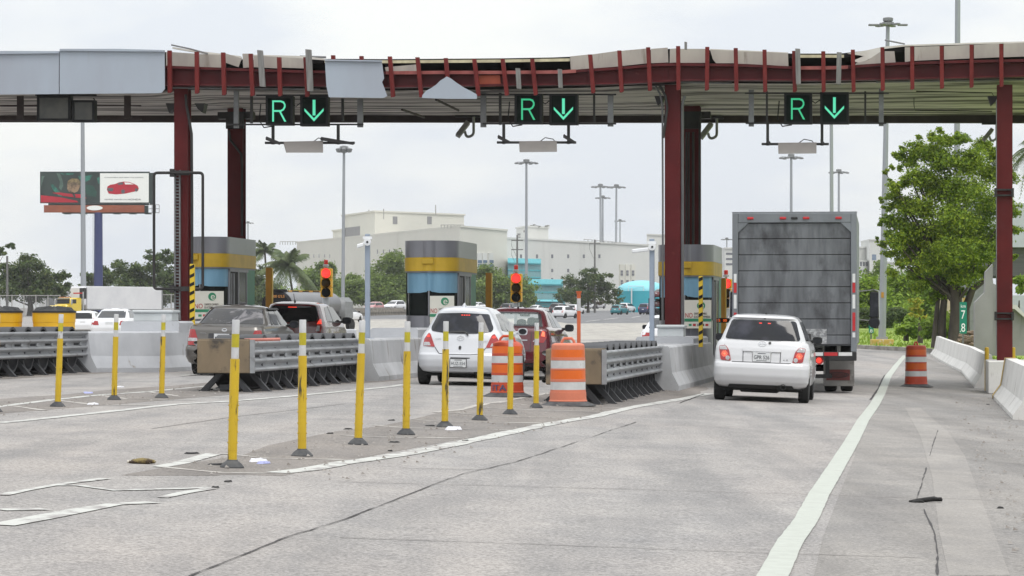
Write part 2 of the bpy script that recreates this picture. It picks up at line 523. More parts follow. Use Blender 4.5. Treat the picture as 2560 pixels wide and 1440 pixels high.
M_white = mat('road_paint_white', (0.50, 0.50, 0.47), 0.75, col2=(0.37, 0.36, 0.34), ramp=(0.45, 0.75), scale=5, stretch=(1, 1, 1), bump=0.2, col3=(0.29, 0.27, 0.26), scale3=5.0, ramp3=(0.52, 0.60))
M_wornw = mat('road_paint_worn', (0.50, 0.48, 0.44), 0.8, col2=(0.30, 0.27, 0.25), ramp=(0.36, 0.62), scale=6, bump=0.2)
M_clean = mat('road_paint_thick', (0.45, 0.47, 0.42), 0.6, col2=(0.40, 0.415, 0.37), scale=8, bump=0.15, col3=(0.36, 0.35, 0.32), scale3=2.2, ramp3=(0.62, 0.72))
def line_px(name, pts, w, m, dz=0.006, jit=0.015, step=1.0):
    mb = MB(); P = [gp(*p) for p in pts]
    ribbon(mb, P, w, dz, jit, RND, step)
    return tag(mb.build(name, m), kind='structure')
line_px('edge_line', [(1860, 1580), (1933, 1440), (1974, 1357), (2014, 1304), (2047, 1238), (2092, 1166), (2130, 1103), (2158, 1051), (2186, 1013), (2202, 985), (2212, 961), (2221, 940), (2240, 915), (2255, 897), (2263, 889)],
        0.18, M_clean, 0.008, 0.003, 0.25)
mbm = MB()
def gore_line(pts, w, jit=0.02):
    ribbon(mbm, [gp(*p) for p in pts], w, 0.006, jit, RND, 0.5)
for pts, w in [
    ([(689, 1183), (773, 1175), (860, 1158), (1018, 1135), (1186, 1101), (1354, 1064), (1488, 1041), (1589, 1017), (1710, 997), (1775, 984)], 0.20),
    ([(403, 1168), (447, 1158), (537, 1135)], 0.15),
    ([(0, 1314), (101, 1296), (202, 1277), (286, 1262), (386, 1257)], 0.16),
    ([(527, 1220), (420, 1224), (286, 1227), (202, 1215), (134, 1214)], 0.13),
    ([(527, 1222), (403, 1245)], 0.10), ([(0, 1239), (128, 1215), (188, 1207), (259, 1197)], 0.10), ([(0, 1276), (111, 1274)], 0.14),
    ([(0, 1058), (215, 1036), (430, 1012), (571, 1004), (739, 990), (960, 969), (1012, 962)], 0.17),
    ([(-40, 1024), (0, 1017), (134, 1000), (249, 988), (370, 980), (528, 965)], 0.13)]:
    gore_line(pts, w)
tag(mbm.build('gore_border_lines', M_white), kind='structure')
mbm = MB()
for pts in [[(403, 1168), (551, 1183), (689, 1185)], [(537, 1135), (571, 1136), (672, 1147), (860, 1150)], [(850, 1089), (951, 1094), (1152, 1096)],
            [(929, 1064), (1025, 1071), (1287, 1076)], [(1028, 1049), (1119, 1056), (1354, 1058)], [(1119, 1032), (1270, 1043), (1438, 1045)],
            [(1203, 1020), (1320, 1025), (1505, 1030)], [(1243, 1007), (1354, 1017), (1562, 1020)],
            [(1085, 1032), (1152, 1025), (1219, 1009), (1253, 1005), (1374, 983)], [(30, 1015), (110, 1027)],
            [(134, 1000), (235, 1013), (400, 1014)], [(249, 989), (320, 998), (490, 1001)], [(370, 980), (450, 992), (570, 993)]]:
    gore_line(pts, 0.11, 0.03)
tag(mbm.build('gore_chevron_lines', M_wornw), kind='structure')
mbm = MB()
for pts, w in [([(450, 941), (530, 936)], .12), ([(870, 800), (1010, 795)], .2), ([(870, 829), (1010, 826)], .15),
               ([(1465, 804), (1500, 800)], .3), ([(1510, 799), (1545, 795)], .3), ([(1440, 789), (1490, 788)], .4), ([(1410, 797), (1450, 793)], .35), ([(1580, 794), (1600, 791)], .35), ([(1540, 786), (1565, 785)], .4)]:
    ribbon(mbm, [gp(*p) for p in pts], w, 0.022)
tag(mbm.build('lane_dashes', M_white), kind='structure')

M_crack = mat('crack', (0.055, 0.05, 0.05), 0.95, var=0.3)
M_joint = mat('slab_joint', (0.15, 0.135, 0.125), 0.95, col2=(0.27, 0.25, 0.24), ramp=(0.4, 0.6), scale=1.5)
mbm = MB()
def wob(pts, a=1.0):
    out = []
    for i in range(len(pts) - 1):
        n = 6
        for j in range(n):
            t = j / n; out.append((pts[i][0] + (pts[i + 1][0] - pts[i][0]) * t, pts[i][1] + (pts[i + 1][1] - pts[i][1]) * t + RND.uniform(-a, a)))
    out.append(pts[-1]); return out
for pts, w in [([(460, 1448), (600, 1392), (700, 1350), (850, 1303), (960, 1262), (1085, 1212), (1160, 1186), (1290, 1156)], .013), ([(1290, 1156), (1420, 1113), (1590, 1056)], .010)]:
    ribbon(mbm, [gp(*p) for p in wob(pts)], w, 0.0065, 0.006, RND, 0.3)
for pts, w in [([(2310, 1275), (2335, 1330), (2345, 1390), (2343, 1440)], .012), ([(2292, 1248), (2303, 1215), (2316, 1170)], .008), ([(2325, 1140), (2333, 1110), (2345, 1076)], .008),
               ([(2176, 1000), (2196, 972), (2205, 950), (2212, 938)], .035), ([(1700, 1008), (1760, 985)], .03)]:
    ribbon(mbm, [gp(*p) for p in wob(pts, .6)], w, 0.0065, 0.006, RND, 0.3)
tag(mbm.build('road_cracks', M_crack), kind='structure')
mbm = MB()
for pts in [[(850, 1345), (1300, 1360), (1700, 1375), (1950, 1385), (2300, 1396)], [(850, 1205), (1500, 1222), (1870, 1232), (2480, 1252)], 
            [(380, 1072), (560, 1046), (860, 1010)], [(1010, 1172), (1300, 1176)], [(1500, 1068), (1650, 1075)], [(2180, 1050), (2330, 1052)], [(2400, 1100), (2560, 1115)], [(2420, 1150), (2560, 1163)]]:
    ribbon(mbm, [gp(*p) for p in wob(pts, .5)], 0.022, 0.006, 0.004, RND, 0.5)
tag(mbm.build('slab_joints', M_joint), kind='structure')

# grass verge on the right and its kerb
M_grass = mat('grass', (0.21, 0.32, 0.025), 0.9, col2=(0.15, 0.235, 0.022), scale=0.6, bump=0.8, bscale=6, col3=(0.29, 0.33, 0.06), scale3=1.5, ramp3=(0.5, 0.7))
M_kerb = mat('kerb_concrete', (0.36, 0.34, 0.31), 0.9, col2=(0.20, 0.18, 0.16), scale=2)
kerb = [L2(2.7, 6), L2(2.6, 60), L2(1.95, 90), L2(1.2, 118)] + [tuple(gp(x, y)[:2]) for x, y in [(2330, 882), (2240, 877), (2145, 872), (2000, 863), (1900, 851), (1800, 830), (1780, 806)]]
far = [(150, 560), (260, 560), (260, 5)]
def mound(a, b):
    return 0.14 + 1.0 * smooth(128, 175, b) * smooth(0, 25, a - 0.118 * b)
mb = MB()
patch(mb, kerb + far, lambda a, b, o: (a, b, ground(a, b) + o + mound(a, b)), 0.0, 0.2, 5.0)
tag(mb.build('grass_verge', M_grass, smooth=50), kind='structure')
mb = MB(); rows = []
KP = []
for i in range(len(kerb) - 1):
    a, b = Vector(kerb[i]), Vector(kerb[i + 1]); k = max(1, int((b - a).length / 2))
    KP += [a.lerp(b, j / k) for j in range(k)]
for i, q in enumerate(KP[:-1]):
    d = (KP[i + 1] - q).normalized(); n = Vector((-d.y, d.x))
    r = []
    for off, h in ((0.0, 0.0), (0.02, 0.17), (-0.16, 0.18), (-0.18, 0.0)):
        p = q + n * off; r.append((p.x, p.y, ground(p.x, p.y) + h))
    rows.append(r)
mb.grid(rows); tag(mb.build('kerb', M_kerb), kind='structure')
# blades of grass on the verge (one object)
rng = np.random.default_rng(5)
def blades(name, pts, h, w, m):
    n = len(pts); a = rng.uniform(0, 2 * np.pi, n); hh = h * rng.uniform(.5, 1.3, n); lean = rng.uniform(-.4, .4, (n, 2)) * h
    P = np.array(pts); dx = np.stack([np.cos(a), np.sin(a), np.zeros(n)], 1) * w
    V = np.stack([P - dx, P + dx, P + np.stack([lean[:, 0], lean[:, 1], hh], 1)], 1).reshape(-1, 3)
    me = bpy.data.meshes.new(name); me.from_pydata(V.tolist(), [], np.arange(3 * n).reshape(-1, 3).tolist()); me.materials.append(m)
    o = bpy.data.objects.new(name, me); COL.objects.link(o); return tag(o, kind='stuff')
gpts = []
kx = [(k[0], k[1]) for k in kerb + far]
while len(gpts) < 9000:
    b = rng.uniform(66, 200); a = 0.105 * b + rng.uniform(-5, 22)
    if inside((a, b), kx): gpts.append((a, b, ground(a, b) + mound(a, b)))
blades('grass_blades', gpts, 0.16, 0.05, M_grass)
# ------------------------------------------------------------------ toll plaza
U0 = 71.4
M_red = mat('red_steel', (0.105, 0.011, 0.012), 0.5, col2=(0.082, 0.009, 0.010), scale=1.5, col3=(0.15, 0.035, 0.03), scale3=5, ramp3=(0.66, 0.78), spec=0.2)
M_redbeam = mat('red_beam_paint', (0.098, 0.013, 0.015), 0.5, col2=(0.07, 0.011, 0.013), scale=1.2, stretch=(1, 1, .3), col3=(0.24, 0.09, 0.08), scale3=3, ramp3=(0.68, 0.8), spec=0.2)
M_redsunlit = mat('red_flange_sunlit', (0.34, 0.11, 0.10), 0.5, col2=(0.22, 0.06, 0.055), scale=3, spec=0.2)  # red lightened to show sun on the flange
M_orangered = mat('orange_primer', (0.46, 0.085, 0.035), 0.55, var=0.15, scale=3)
M_rib = mat('rib_red', (0.16, 0.02, 0.018), 0.5, col2=(0.11, 0.014, 0.014), scale=3, col3=(0.4, 0.34, 0.31), scale3=7, ramp3=(0.70, 0.74), spec=0.2)
M_darkbeam = mat('dark_beam', (0.055, 0.042, 0.040), 0.6, var=0.3, spec=0.2)
M_panel = mat('fascia_grey', (0.355, 0.40, 0.465), 0.45, col2=(0.32, 0.345, 0.40), scale=0.9, stretch=(1, 1, .25), col3=(0.31, 0.33, 0.37), scale3=4, ramp3=(0.66, 0.76), stretch3=(1, 1, .12))
M_pale = mat('weathered_board', (0.42, 0.39, 0.345), 0.85, col2=(0.34, 0.31, 0.28), scale=2.5, stretch=(1, 1, .35), col3=(0.25, 0.22, 0.19), scale3=3.0, ramp3=(0.62, 0.7), stretch3=(1, 1, .2))
M_cream = mat('insulation', (0.60, 0.56, 0.38), 0.9, col2=(0.42, 0.38, 0.25), scale=5)
M_void = mat('near_black_deck', (0.018, 0.016, 0.016), 0.95, var=0.4, spec=0.2)  # near-black colour for the whole roof deck
M_roofmem = mat('roof_membrane', (0.62, 0.60, 0.56), 0.7, col2=(0.5, 0.47, 0.42), scale=2)
M_soffit = mat('soffit_board', (0.62, 0.575, 0.54), 0.85, col2=(0.47, 0.43, 0.40), scale=1.2, stretch=(.25, 1.6, 1), col3=(0.085, 0.072, 0.068), scale3=0.8, ramp3=(0.46, 0.58), stretch3=(.28, 2.2, 1))
M_wood = mat('weathered_wood', (0.23, 0.225, 0.22), 0.9, col2=(0.15, 0.145, 0.14), scale=3, stretch=(6, 6, .6), bump=0.3)
M_blk = mat('black_housing', (0.012, 0.012, 0.013), 0.55, var=0.2, spec=0.2)
M_dkst = mat('dark_steel', (0.045, 0.043, 0.043), 0.55, var=0.3, scale=3, spec=0.2)
M_grst = mat('grey_steel', (0.20, 0.205, 0.21), 0.5, col2=(0.13, 0.13, 0.135), scale=2.5)
M_cond = mat('conduit', (0.13, 0.13, 0.135), 0.5, var=0.3, scale=2)

class LM(MB):
    """Mesh builder that takes lane coordinates (v, u, z) for a thing rooted at lane point (v0, u0, z0)."""
    def __init__(self, v0, u0, z0=0.0):
        super().__init__(); self.M = Matrix.Translation((-v0, -u0, -z0))
    def fpoly(self, pts, u0, u1):
        P = [(pv(x, u0), pz(x, y, u0)) for x, y in pts]
        a = sum(P[i][0] * P[(i + 1) % len(P)][1] - P[(i + 1) % len(P)][0] * P[i][1] for i in range(len(P)))
        if a < 0: P.reverse()
        return self.prism(P, lambda a, b, d: (a, d, b), u0, u1)
    def ptube(self, pts, r, n=8):
        return self.tube([(pv(x, u), u, pz(x, y, u)) for x, y, u in pts], r, n)
    def strip(self, stations, sec):
        """Sweep a closed section along stations; sec(st) -> [(v, u, z)]."""
        rows = [sec(s) for s in stations]; n = len(rows[0])
        vs = [p for r in rows for p in r]; fs = []
        for i in range(len(rows) - 1):
            for k in range(n): fs.append((i * n + k, (i + 1) * n + k, (i + 1) * n + (k + 1) % n, i * n + (k + 1) % n))
        fs.append(tuple(range(n))); fs.append(tuple(range((len(rows)) * n - 1, (len(rows) - 1) * n - 1, -1)))
        return self.add(vs, fs)
def interp(tbl, x):
    if x <= tbl[0][0]: return tbl[0][1:]
    for a, b in zip(tbl, tbl[1:]):
        if x <= b[0]:
            t = (x - a[0]) / (b[0] - a[0]); return tuple(p + (q - p) * t for p, q in zip(a[1:], b[1:]))
    return tbl[-1][1:]

CV, CU = -9.0, U0
can = thing('toll_canopy', 'storm-damaged toll canopy with bare dark red steel beam, ribs and torn grey cladding', 'canopy', lane(CV, CU), -TH)
BEAM = [(-120, 165, 214), (415, 165, 214), (600, 172, 216), (760, 177, 216), (969, 180, 220), (1100, 179, 218), (1250, 179, 215), (1400, 178, 214), (1560, 168, 211), (1640, 160, 207),
        (1700, 159, 203), (1850, 161, 202), (2000, 168, 203), (2100, 167, 202), (2220, 158, 200), (2400, 152, 197), (2560, 149, 193), (2760, 146, 190)]
def xs_(a, b, s): return [a + (b - a) * i / max(1, round((b - a) / s)) for i in range(max(1, round((b - a) / s)) + 1)]
def beam_sec(x):
    t, b = interp(BEAM, x); zt, zb = pz(x, t, 71.6), pz(x, b, 71.6); v = pv(x, 71.6)
    return [(v, u, z) for u, z in [(71.44, zt), (71.78, zt), (71.78, zt - .04), (71.63, zt - .04), (71.63, zb + .04), (71.78, zb + .04), (71.78, zb), (71.44, zb),
                                   (71.44, zb + .04), (71.59, zb + .04), (71.59, zt - .06), (71.44, zt - .06)]]
mb = LM(CV, CU); mb.strip(xs_(-900, 2760, 35), beam_sec); mb.build('front_beam', M_redbeam, can)
mb = LM(CV, CU)
def fl_sec(x):
    t, b = interp(BEAM, x); z = pz(x, t, 71.6); v = pv(x, 71.43)
    return [(v, 71.425, z - .07), (v, 71.435, z - .07), (v, 71.435, z + .006), (v, 71.425, z + .006)]
mb.strip(xs_(965, 1440, 35), fl_sec); mb.strip(xs_(1990, 2120, 35), fl_sec); mb.build('sunlit_flange_edge', M_redsunlit, can)  # paler strip painted along the beam as the sunlit flange top
mb = LM(CV, CU); mb.fpoly([(1193, 189), (1250, 188), (1252, 215), (1196, 217)], 71.55, 71.585); mb.build('primer_patch', M_orangered, can)
# splice plates with bolts
for px in (1662, 2516):
    t, b = interp(BEAM, px); mb = LM(CV, CU); mb.fpoly([(px - 9, t + 5), (px + 9, t + 5), (px + 9, b - 5), (px - 9, b - 5)], 71.56, 71.586)
    for yy in range(5):
        for sx in (-5, 5):
            mb.fpoly([(px + sx - 1.5, t + 9 + yy * 6), (px + sx + 1.5, t + 9 + yy * 6), (px + sx + 1.5, t + 12 + yy * 6), (px + sx - 1.5, t + 12 + yy * 6)], 71.54, 71.56)
    mb.build('splice_plate', M_redbeam, can)
RIBS = [(423, 126, 424, 232), (491, 129, 492, 234), (557, 131, 560, 238), (626, 134, 631, 240), (697, 143, 700, 240), (763, 143, 768, 242), (832, 138, 838, 240), (903, 140, 906, 238), (974, 141, 982, 243), (1043, 143, 1053, 243),
        (1114, 145, 1120, 222), (1185, 147, 1196, 240), (1256, 147, 1267, 239), (1330, 147, 1339, 238), (1475, 136, 1483, 233), (1548, 126, 1554, 231),
        (1620, 118, 1625, 227), (1695, 115, 1696, 225), (1768, 117, 1767, 226), (1839, 120, 1841, 228), (1911, 124, 1913, 230), (1985, 127, 1987, 230), (2058, 128, 2059, 230), (2132, 124, 2134, 230), (2206, 118, 2207, 227),
        (2280, 115, 2281, 224), (2354, 115, 2355, 222), (2429, 111, 2429, 219), (2503, 110, 2504, 217), (2578, 108, 2579, 215)]
for a, b, c, d in RIBS:
    mb = LM(CV, CU); mb.fpoly([(a - 5, b), (a + 5, b), (c + 5, d - 3), (c + 1, d), (c - 5, d)], 71.33, 71.42); mb.build('rib', M_rib, can)
for a, b, c, d, w in [(649, 125, 656, 217, 6.5), (770, 123, 775, 228, 7), (1294, 170, 1297, 222, 5.5), (1399, 172, 1401, 220, 5), (1994, 121, 1996, 211, 6), (2098, 130, 2096, 211, 6), (1714, 104, 1714, 124, 3)]:
    mb = LM(CV, CU); mb.fpoly([(a - w, b), (a + w, b + 1), (c + w, d), (c - w, d - 1)], 71.22, 71.325); mb.build('wood_batten', M_wood, can)
# grey fascia panels that survive
for pts in [[(-900, 139), (-492, 135), (-492, 241), (-900, 245)], [(-490, 135), (-82, 131), (-82, 237), (-490, 241)], [(-80, 131), (147, 129), (147, 235), (-80, 237)], [(149, 125), (300, 124), (411, 127), (412, 222), (404, 232), (390, 233), (149, 235)],
            [(812, 150), (954, 152), (960, 196), (955, 205), (968, 240), (958, 245), (822, 243), (816, 215)],
            [(1055, 245), (1056, 238), (1064, 228), (1078, 220), (1090, 212), (1101, 201), (1110, 196), (1117, 191), (1127, 196), (1140, 206), (1160, 219), (1178, 228), (1192, 236), (1192, 247), (1120, 247)]]:
    mb = LM(CV, CU); mb.fpoly(pts, 71.22, 71.25); mb.build('fascia_panel', M_panel, can)
for q in ([(-80, 127), (147, 127.5), (147, 133), (-80, 136)], [(149, 122), (300, 122), (411, 125), (411, 129), (149, 127)], [(812, 148), (955, 151), (955, 154), (812, 152)]):
    mb = LM(CV, CU); mb.fpoly(q, 71.16, 71.217); mb.build('edge_trim', M_panel, can)

# weathered boards between the ribs, above the beam
for pts in [[(415, 130), (424, 129), (424, 166), (415, 165)], [(430, 130), (488, 134), (488, 168), (430, 165)], [(497, 135), (553, 137), (553, 172), (499, 168)], [(563, 133), (604, 146), (596, 168), (562, 156)], [(606, 134), (626, 134), (626, 168), (608, 170)],
            [(634, 139), (694, 142), (694, 171), (634, 168)], [(704, 143), (760, 146), (761, 171), (704, 169)],
            [(962, 168), (1042, 161), (1044, 181), (966, 186)], [(1425, 141), (1472, 136), (1475, 171), (1427, 175)], [(1480, 136), (1545, 127), (1548, 166), (1482, 171)], [(1552, 127), (1617, 121), (1620, 158), (1554, 165)], [(1627, 122), (1669, 119), (1671, 156), (1628, 158)],
            [(1675, 122), (1692, 121), (1692, 156), (1674, 157)], [(1701, 122), (1764, 122), (1765, 157), (1701, 157)], [(1775, 124), (1835, 127), (1836, 158), (1790, 158), (1782, 148)], [(1845, 128), (1908, 130), (1909, 162), (1844, 159)], [(1916, 130), (1970, 133), (1971, 166), (1917, 162)],
            [(2140, 158), (2170, 150), (2203, 128), (2203, 158), (2138, 162)], [(2212, 128), (2236, 128), (2239, 156), (2212, 158)], [(2262, 118), (2277, 118), (2277, 153), (2262, 155)], [(2286, 117), (2350, 115), (2351, 149), (2286, 152)], [(2360, 115), (2425, 112), (2425, 146), (2360, 149)], [(2435, 112), (2499, 109), (2499, 143), (2435, 146)], [(2509, 109), (2573, 106), (2573, 141), (2509, 143)]]:
    mb = LM(CV, CU); mb.fpoly(pts, 71.80, 71.83); mb.build('cladding_board', M_pale, can)
for pts in [[(432, 117), (480, 125), (600, 140), (604, 150), (560, 142), (470, 128), (430, 121)], [(2118, 134), (2165, 126), (2205, 117), (2262, 112), (2420, 107), (2700, 100), (2700, 104), (2420, 111), (2262, 116), (2212, 122), (2180, 144), (2150, 158), (2132, 152), (2160, 140)],
            [(606, 136), (760, 140), (815, 147), (815, 151), (740, 145), (606, 139)], [(1775, 122), (1970, 131), (1970, 134), (1775, 126)]]:
    mb = LM(CV, CU); mb.fpoly(pts, 71.84, 72.0); mb.build('torn_membrane', M_roofmem, can)
for q, r in [([(428, 112, 71.7), (475, 122, 71.7), (520, 134, 71.7)], .018), ([(2212, 100, 71.9), (2262, 110, 71.9)], .018), ([(750, 141, 71.9), (815, 143, 71.9)], .025), ([(420, 219, 71.7), (800, 223, 71.7)], .02), ([(1700, 205, 71.7), (1830, 208, 71.7)], .02), ([(2190, 205, 71.7), (2560, 199, 71.7)], .02)]:
    mb = LM(CV, CU); mb.ptube(q, r); mb.build('loose_rail', M_grst, can)
# roof deck, soffit and back beam
ROOF = [(-160, 130), (400, 128), (560, 148), (700, 150), (820, 147), (970, 148), (1250, 146), (1425, 143), (1560, 128), (1680, 122), (1800, 126), (1980, 134), (2120, 134), (2205, 120), (2300, 114), (2760, 102)]
SOF = [(-160, 236), (400, 234), (440, 222), (700, 226), (960, 230), (1250, 227), (1500, 222), (1640, 215), (1740, 211), (2000, 213), (2250, 207), (2500, 201), (2760, 199)]
BSOF = [(-160, 291), (400, 291), (1250, 290), (2000, 290), (2760, 288)]
def roof_sec(x):
    (t,) = interp(ROOF, x); z = pz(x, t, 71.9); v = pv(x, 71.9)
    return [(v, 71.88, z), (v, 81.6, 7.25), (v, 81.6, 7.0), (v, 71.88, z - .10)]
mb = LM(CV, CU); mb.strip(xs_(-900, 2760, 60), roof_sec); mb.build('roof_deck', M_void, can)
def cream_sec(x):
    (t,) = interp(ROOF, x); z = pz(x, t, 71.9); v = pv(x, 71.9)
    return [(v, 71.855, z - .03), (v, 71.878, z - .03), (v, 71.878, z - .095), (v, 71.855, z - .095)]
mb = LM(CV, CU); mb.strip(xs_(812, 1425, 40), cream_sec); mb.strip(xs_(1985, 2110, 40), cream_sec); mb.build('insulation_edge', M_cream, can)
def sof_sec(x):
    (a,) = interp(SOF, x); (b,) = interp(BSOF, x); v = pv(x, 71.9)
    zf = pz(x, a, 71.95); zb = pz(x, b, 80.9)
    return [(v, 71.95, zf), (v, 71.95, zf + .03), (v, 80.9, zb + .03), (v, 80.9, zb)]
mb = LM(CV, CU); mb.strip(xs_(-900, 2760, 60), sof_sec); mb.build('soffit', M_soffit, can)
def bb_sec(x):
    v = pv(x, 71.9); t = pz(x, 284, 81); b = pz(x, 307.5, 81)
    return [(v, 80.85, t), (v, 80.85, b), (v, 81.15, b), (v, 81.15, t)]
mb = LM(CV, CU); mb.strip(xs_(-900, 2760, 200), bb_sec); mb.build('back_beam', M_darkbeam, can)
# hangers under the soffit and a few boards coming loose
for q in [[(x - 8, y0), (x + 8, y0), (x + 8, y1), (x - 8, y1)] for x, y0, y1 in [(50, 238, 300), (318, 236, 296)]] + [[(-60, 262), (92, 262), (92, 266), (-60, 266)], [(236, 262), (352, 262), (352, 265), (236, 265)], [(-60, 298), (92, 298), (92, 301), (-60, 301)], [(236, 297), (352, 297), (352, 300), (236, 300)]]:
    mb = LM(CV, CU); mb.fpoly(q, 72.6, 72.66); mb.build('soffit_hanger', M_darkbeam, can)
for q in [[(1090, 249, 74), (1146, 276, 76)], [(1005, 274, 75.5), (1060, 293, 78)]]:
    mb = LM(CV, CU); mb.ptube(q, .03); mb.build('soffit_hanger', M_darkbeam, can)
mb = LM(CV, CU); mb.ptube([(2285, 245, 74), (2285, 262, 75), (2287, 276, 76), (2480, 278, 76)], .012); mb.ptube([(2290, 228, 73), (2480, 232, 73), (2484, 240, 73.4)], .012); mb.build('soffit_cable', M_blk, can)
# columns (H sections), front and back rows
def hcol(v, u, z0, z1, w, d, m):
    mb = LM(CV, CU); t = .03
    mb.box(v - w / 2, v + w / 2, u, u + t, z0, z1); mb.box(v - w / 2, v + w / 2, u + d - t, u + d, z0, z1); mb.box(v - .012, v + .012, u + t, u + d - t, z0, z1)
    mb.box(v - w / 2 - .08, v + w / 2 + .08, u - .08, u + d + .08, z0 - .03, z0)
    return mb.build('column', m, can)
FC = [(452.5, .325), (1681, .345), (2512, .34)]
for px, w in FC:
    v = pv(px, 71.85); p = gl(v, 71.9); hcol(v, 71.85, p.z + .1, pz(px, 212, 71.9), w, .34, M_red)
for px, w in [(588, .39), (1729, .41)]:
    v = pv(px, 77.8); p = gl(v, 77.8); hcol(v, 77.8, p.z + .1, 6.55, w, .36, M_red)
    mb = LM(CV, CU); zc = pz(px, 322, 77.8); mb.box(v - w / 2 - .03, v + w / 2 + .03, 77.74, 77.795, zc, zc + .42); mb.box(v - w / 2 - .25, v - w / 2 - .03, 77.8, 78.1, zc + .25, zc + .42); mb.box(v + w / 2 + .03, v + w / 2 + .25, 77.8, 78.1, zc + .25, zc + .42); mb.build('column_collar', M_dkst, can)
# conduits on the columns
def cond(pts, r, m=M_cond):
    mb = LM(CV, CU); mb.ptube(pts, r); return mb.build('conduit', m, can, smooth=40)
cond([(464, 236, 71.75), (466, 262, 71.75), (473, 300, 71.75), (479, 335, 71.75), (480, 500, 71.75), (480, 800, 71.75)], .032, M_dkst)
cond([(572, 326, 77.7), (576, 350, 77.7), (590, 368, 77.7), (603, 385, 77.7), (605, 420, 77.7), (605, 590, 77.7)], .03, M_dkst)
cond([(1638, 214, 71.8), (1650, 235, 71.8), (1656, 262, 71.8), (1657, 500, 71.8), (1657, 812, 71.8)], .022)
cond([(1648, 212, 71.7), (1664, 240, 71.7), (1668, 270, 71.7), (1663, 310, 71.7), (1658, 345, 71.7)], .03, M_dkst)
cond([(1712, 240, 71.9), (1706, 262, 71.9), (1706, 500, 71.9), (1706, 812, 71.9)], .035)
for px, r, y0 in [(1716, .022, 330), (1722, .022, 330), (1733, .03, 330), (1749, .025, 290)]: cond([(px, y0, 77.6), (px, 615, 77.6)], r, M_dkst)
cond([(2491, 250, 71.75), (2491, 890, 71.75)], .010, M_grst)
for y in (480, 789):
    mb = LM(CV, CU)
    for dy in (-8, 6): mb.fpoly([(2487, y + dy), (2534, y + dy), (2534, y + dy + 4), (2487, y + dy + 4)], 71.78, 71.845)
    mb.fpoly([(2486, y - 10), (2492, y - 10), (2492, y + 12), (2486, y + 12)], 71.7, 71.84); mb.fpoly([(2529, y - 10), (2535, y - 10), (2535, y + 12), (2529, y + 12)], 71.7, 71.84); mb.build('pipe_clamp', M_dkst, can)
mb = LM(CV, CU)
for px in (437, 449): mb.fpoly([(px - 1.5, 425), (px + 1.5, 425), (px + 1.5, 800), (px - 1.5, 800)], 71.74, 71.82)
for k in range(46): mb.fpoly([(438, 428 + k * 8), (448, 428 + k * 8), (448, 431 + k * 8), (438, 431 + k * 8)], 71.76, 71.80)
mb.build('cable_tray', M_grst, can)
for px, s in ((428, -1), (500, 1), (1650, -1), (2483, -1)):
    mb = LM(CV, CU); y = 258 if px < 600 else 240
    mb.fpoly([(px - 14, y), (px + 12, y), (px + 6, y + 24 if s > 0 else y + 14), (px - 6, y + 14 if s > 0 else y + 24)], 72.1, 72.45); mb.build('floodlight', M_dkst, can)

# steel pipe loop fixed round the left column
t = thing('pipe_loop', 'tall dark pipe loop clamped round the left red column above the toll island', 'pipe frame', lane(pv(446, 71.6), 71.6, 2.0), -TH)
mb = LM(pv(446, 71.6), 71.6, 2.0)
def rc(pts, r=7):
    out = []
    for i, p in enumerate(pts):
        if i in (0, len(pts) - 1): out.append(p); continue
        a, b = Vector(pts[i - 1][:2]), Vector(pts[i + 1][:2]); q = Vector(p[:2])
        A, B = q + (a - q).normalized() * r, q + (b - q).normalized() * r
        for k in range(5):
            s = k / 4; w = A * (1 - s) ** 2 + q * 2 * s * (1 - s) + B * s * s; out.append((w.x, w.y, p[2]))
    return out
mb.ptube(rc([(445, 722, 71.6), (385, 722, 71.6), (385, 432, 71.6), (507, 432, 71.6), (507, 722, 71.6), (478, 722, 71.6)], 9), .033); mb.build('pipe', M_dkst, t, smooth=50)
for y in (432, 722):
    mb = LM(pv(446, 71.6), 71.6, 2.0); mb.fpoly([(427, y - 6), (472, y - 6), (472, y + 6), (427, y + 6)], 71.66, 71.72); mb.fpoly([(424, y - 10), (434, y - 10), (434, y + 10), (424, y + 10)], 71.58, 71.66); mb.build('clamp', M_dkst, t)

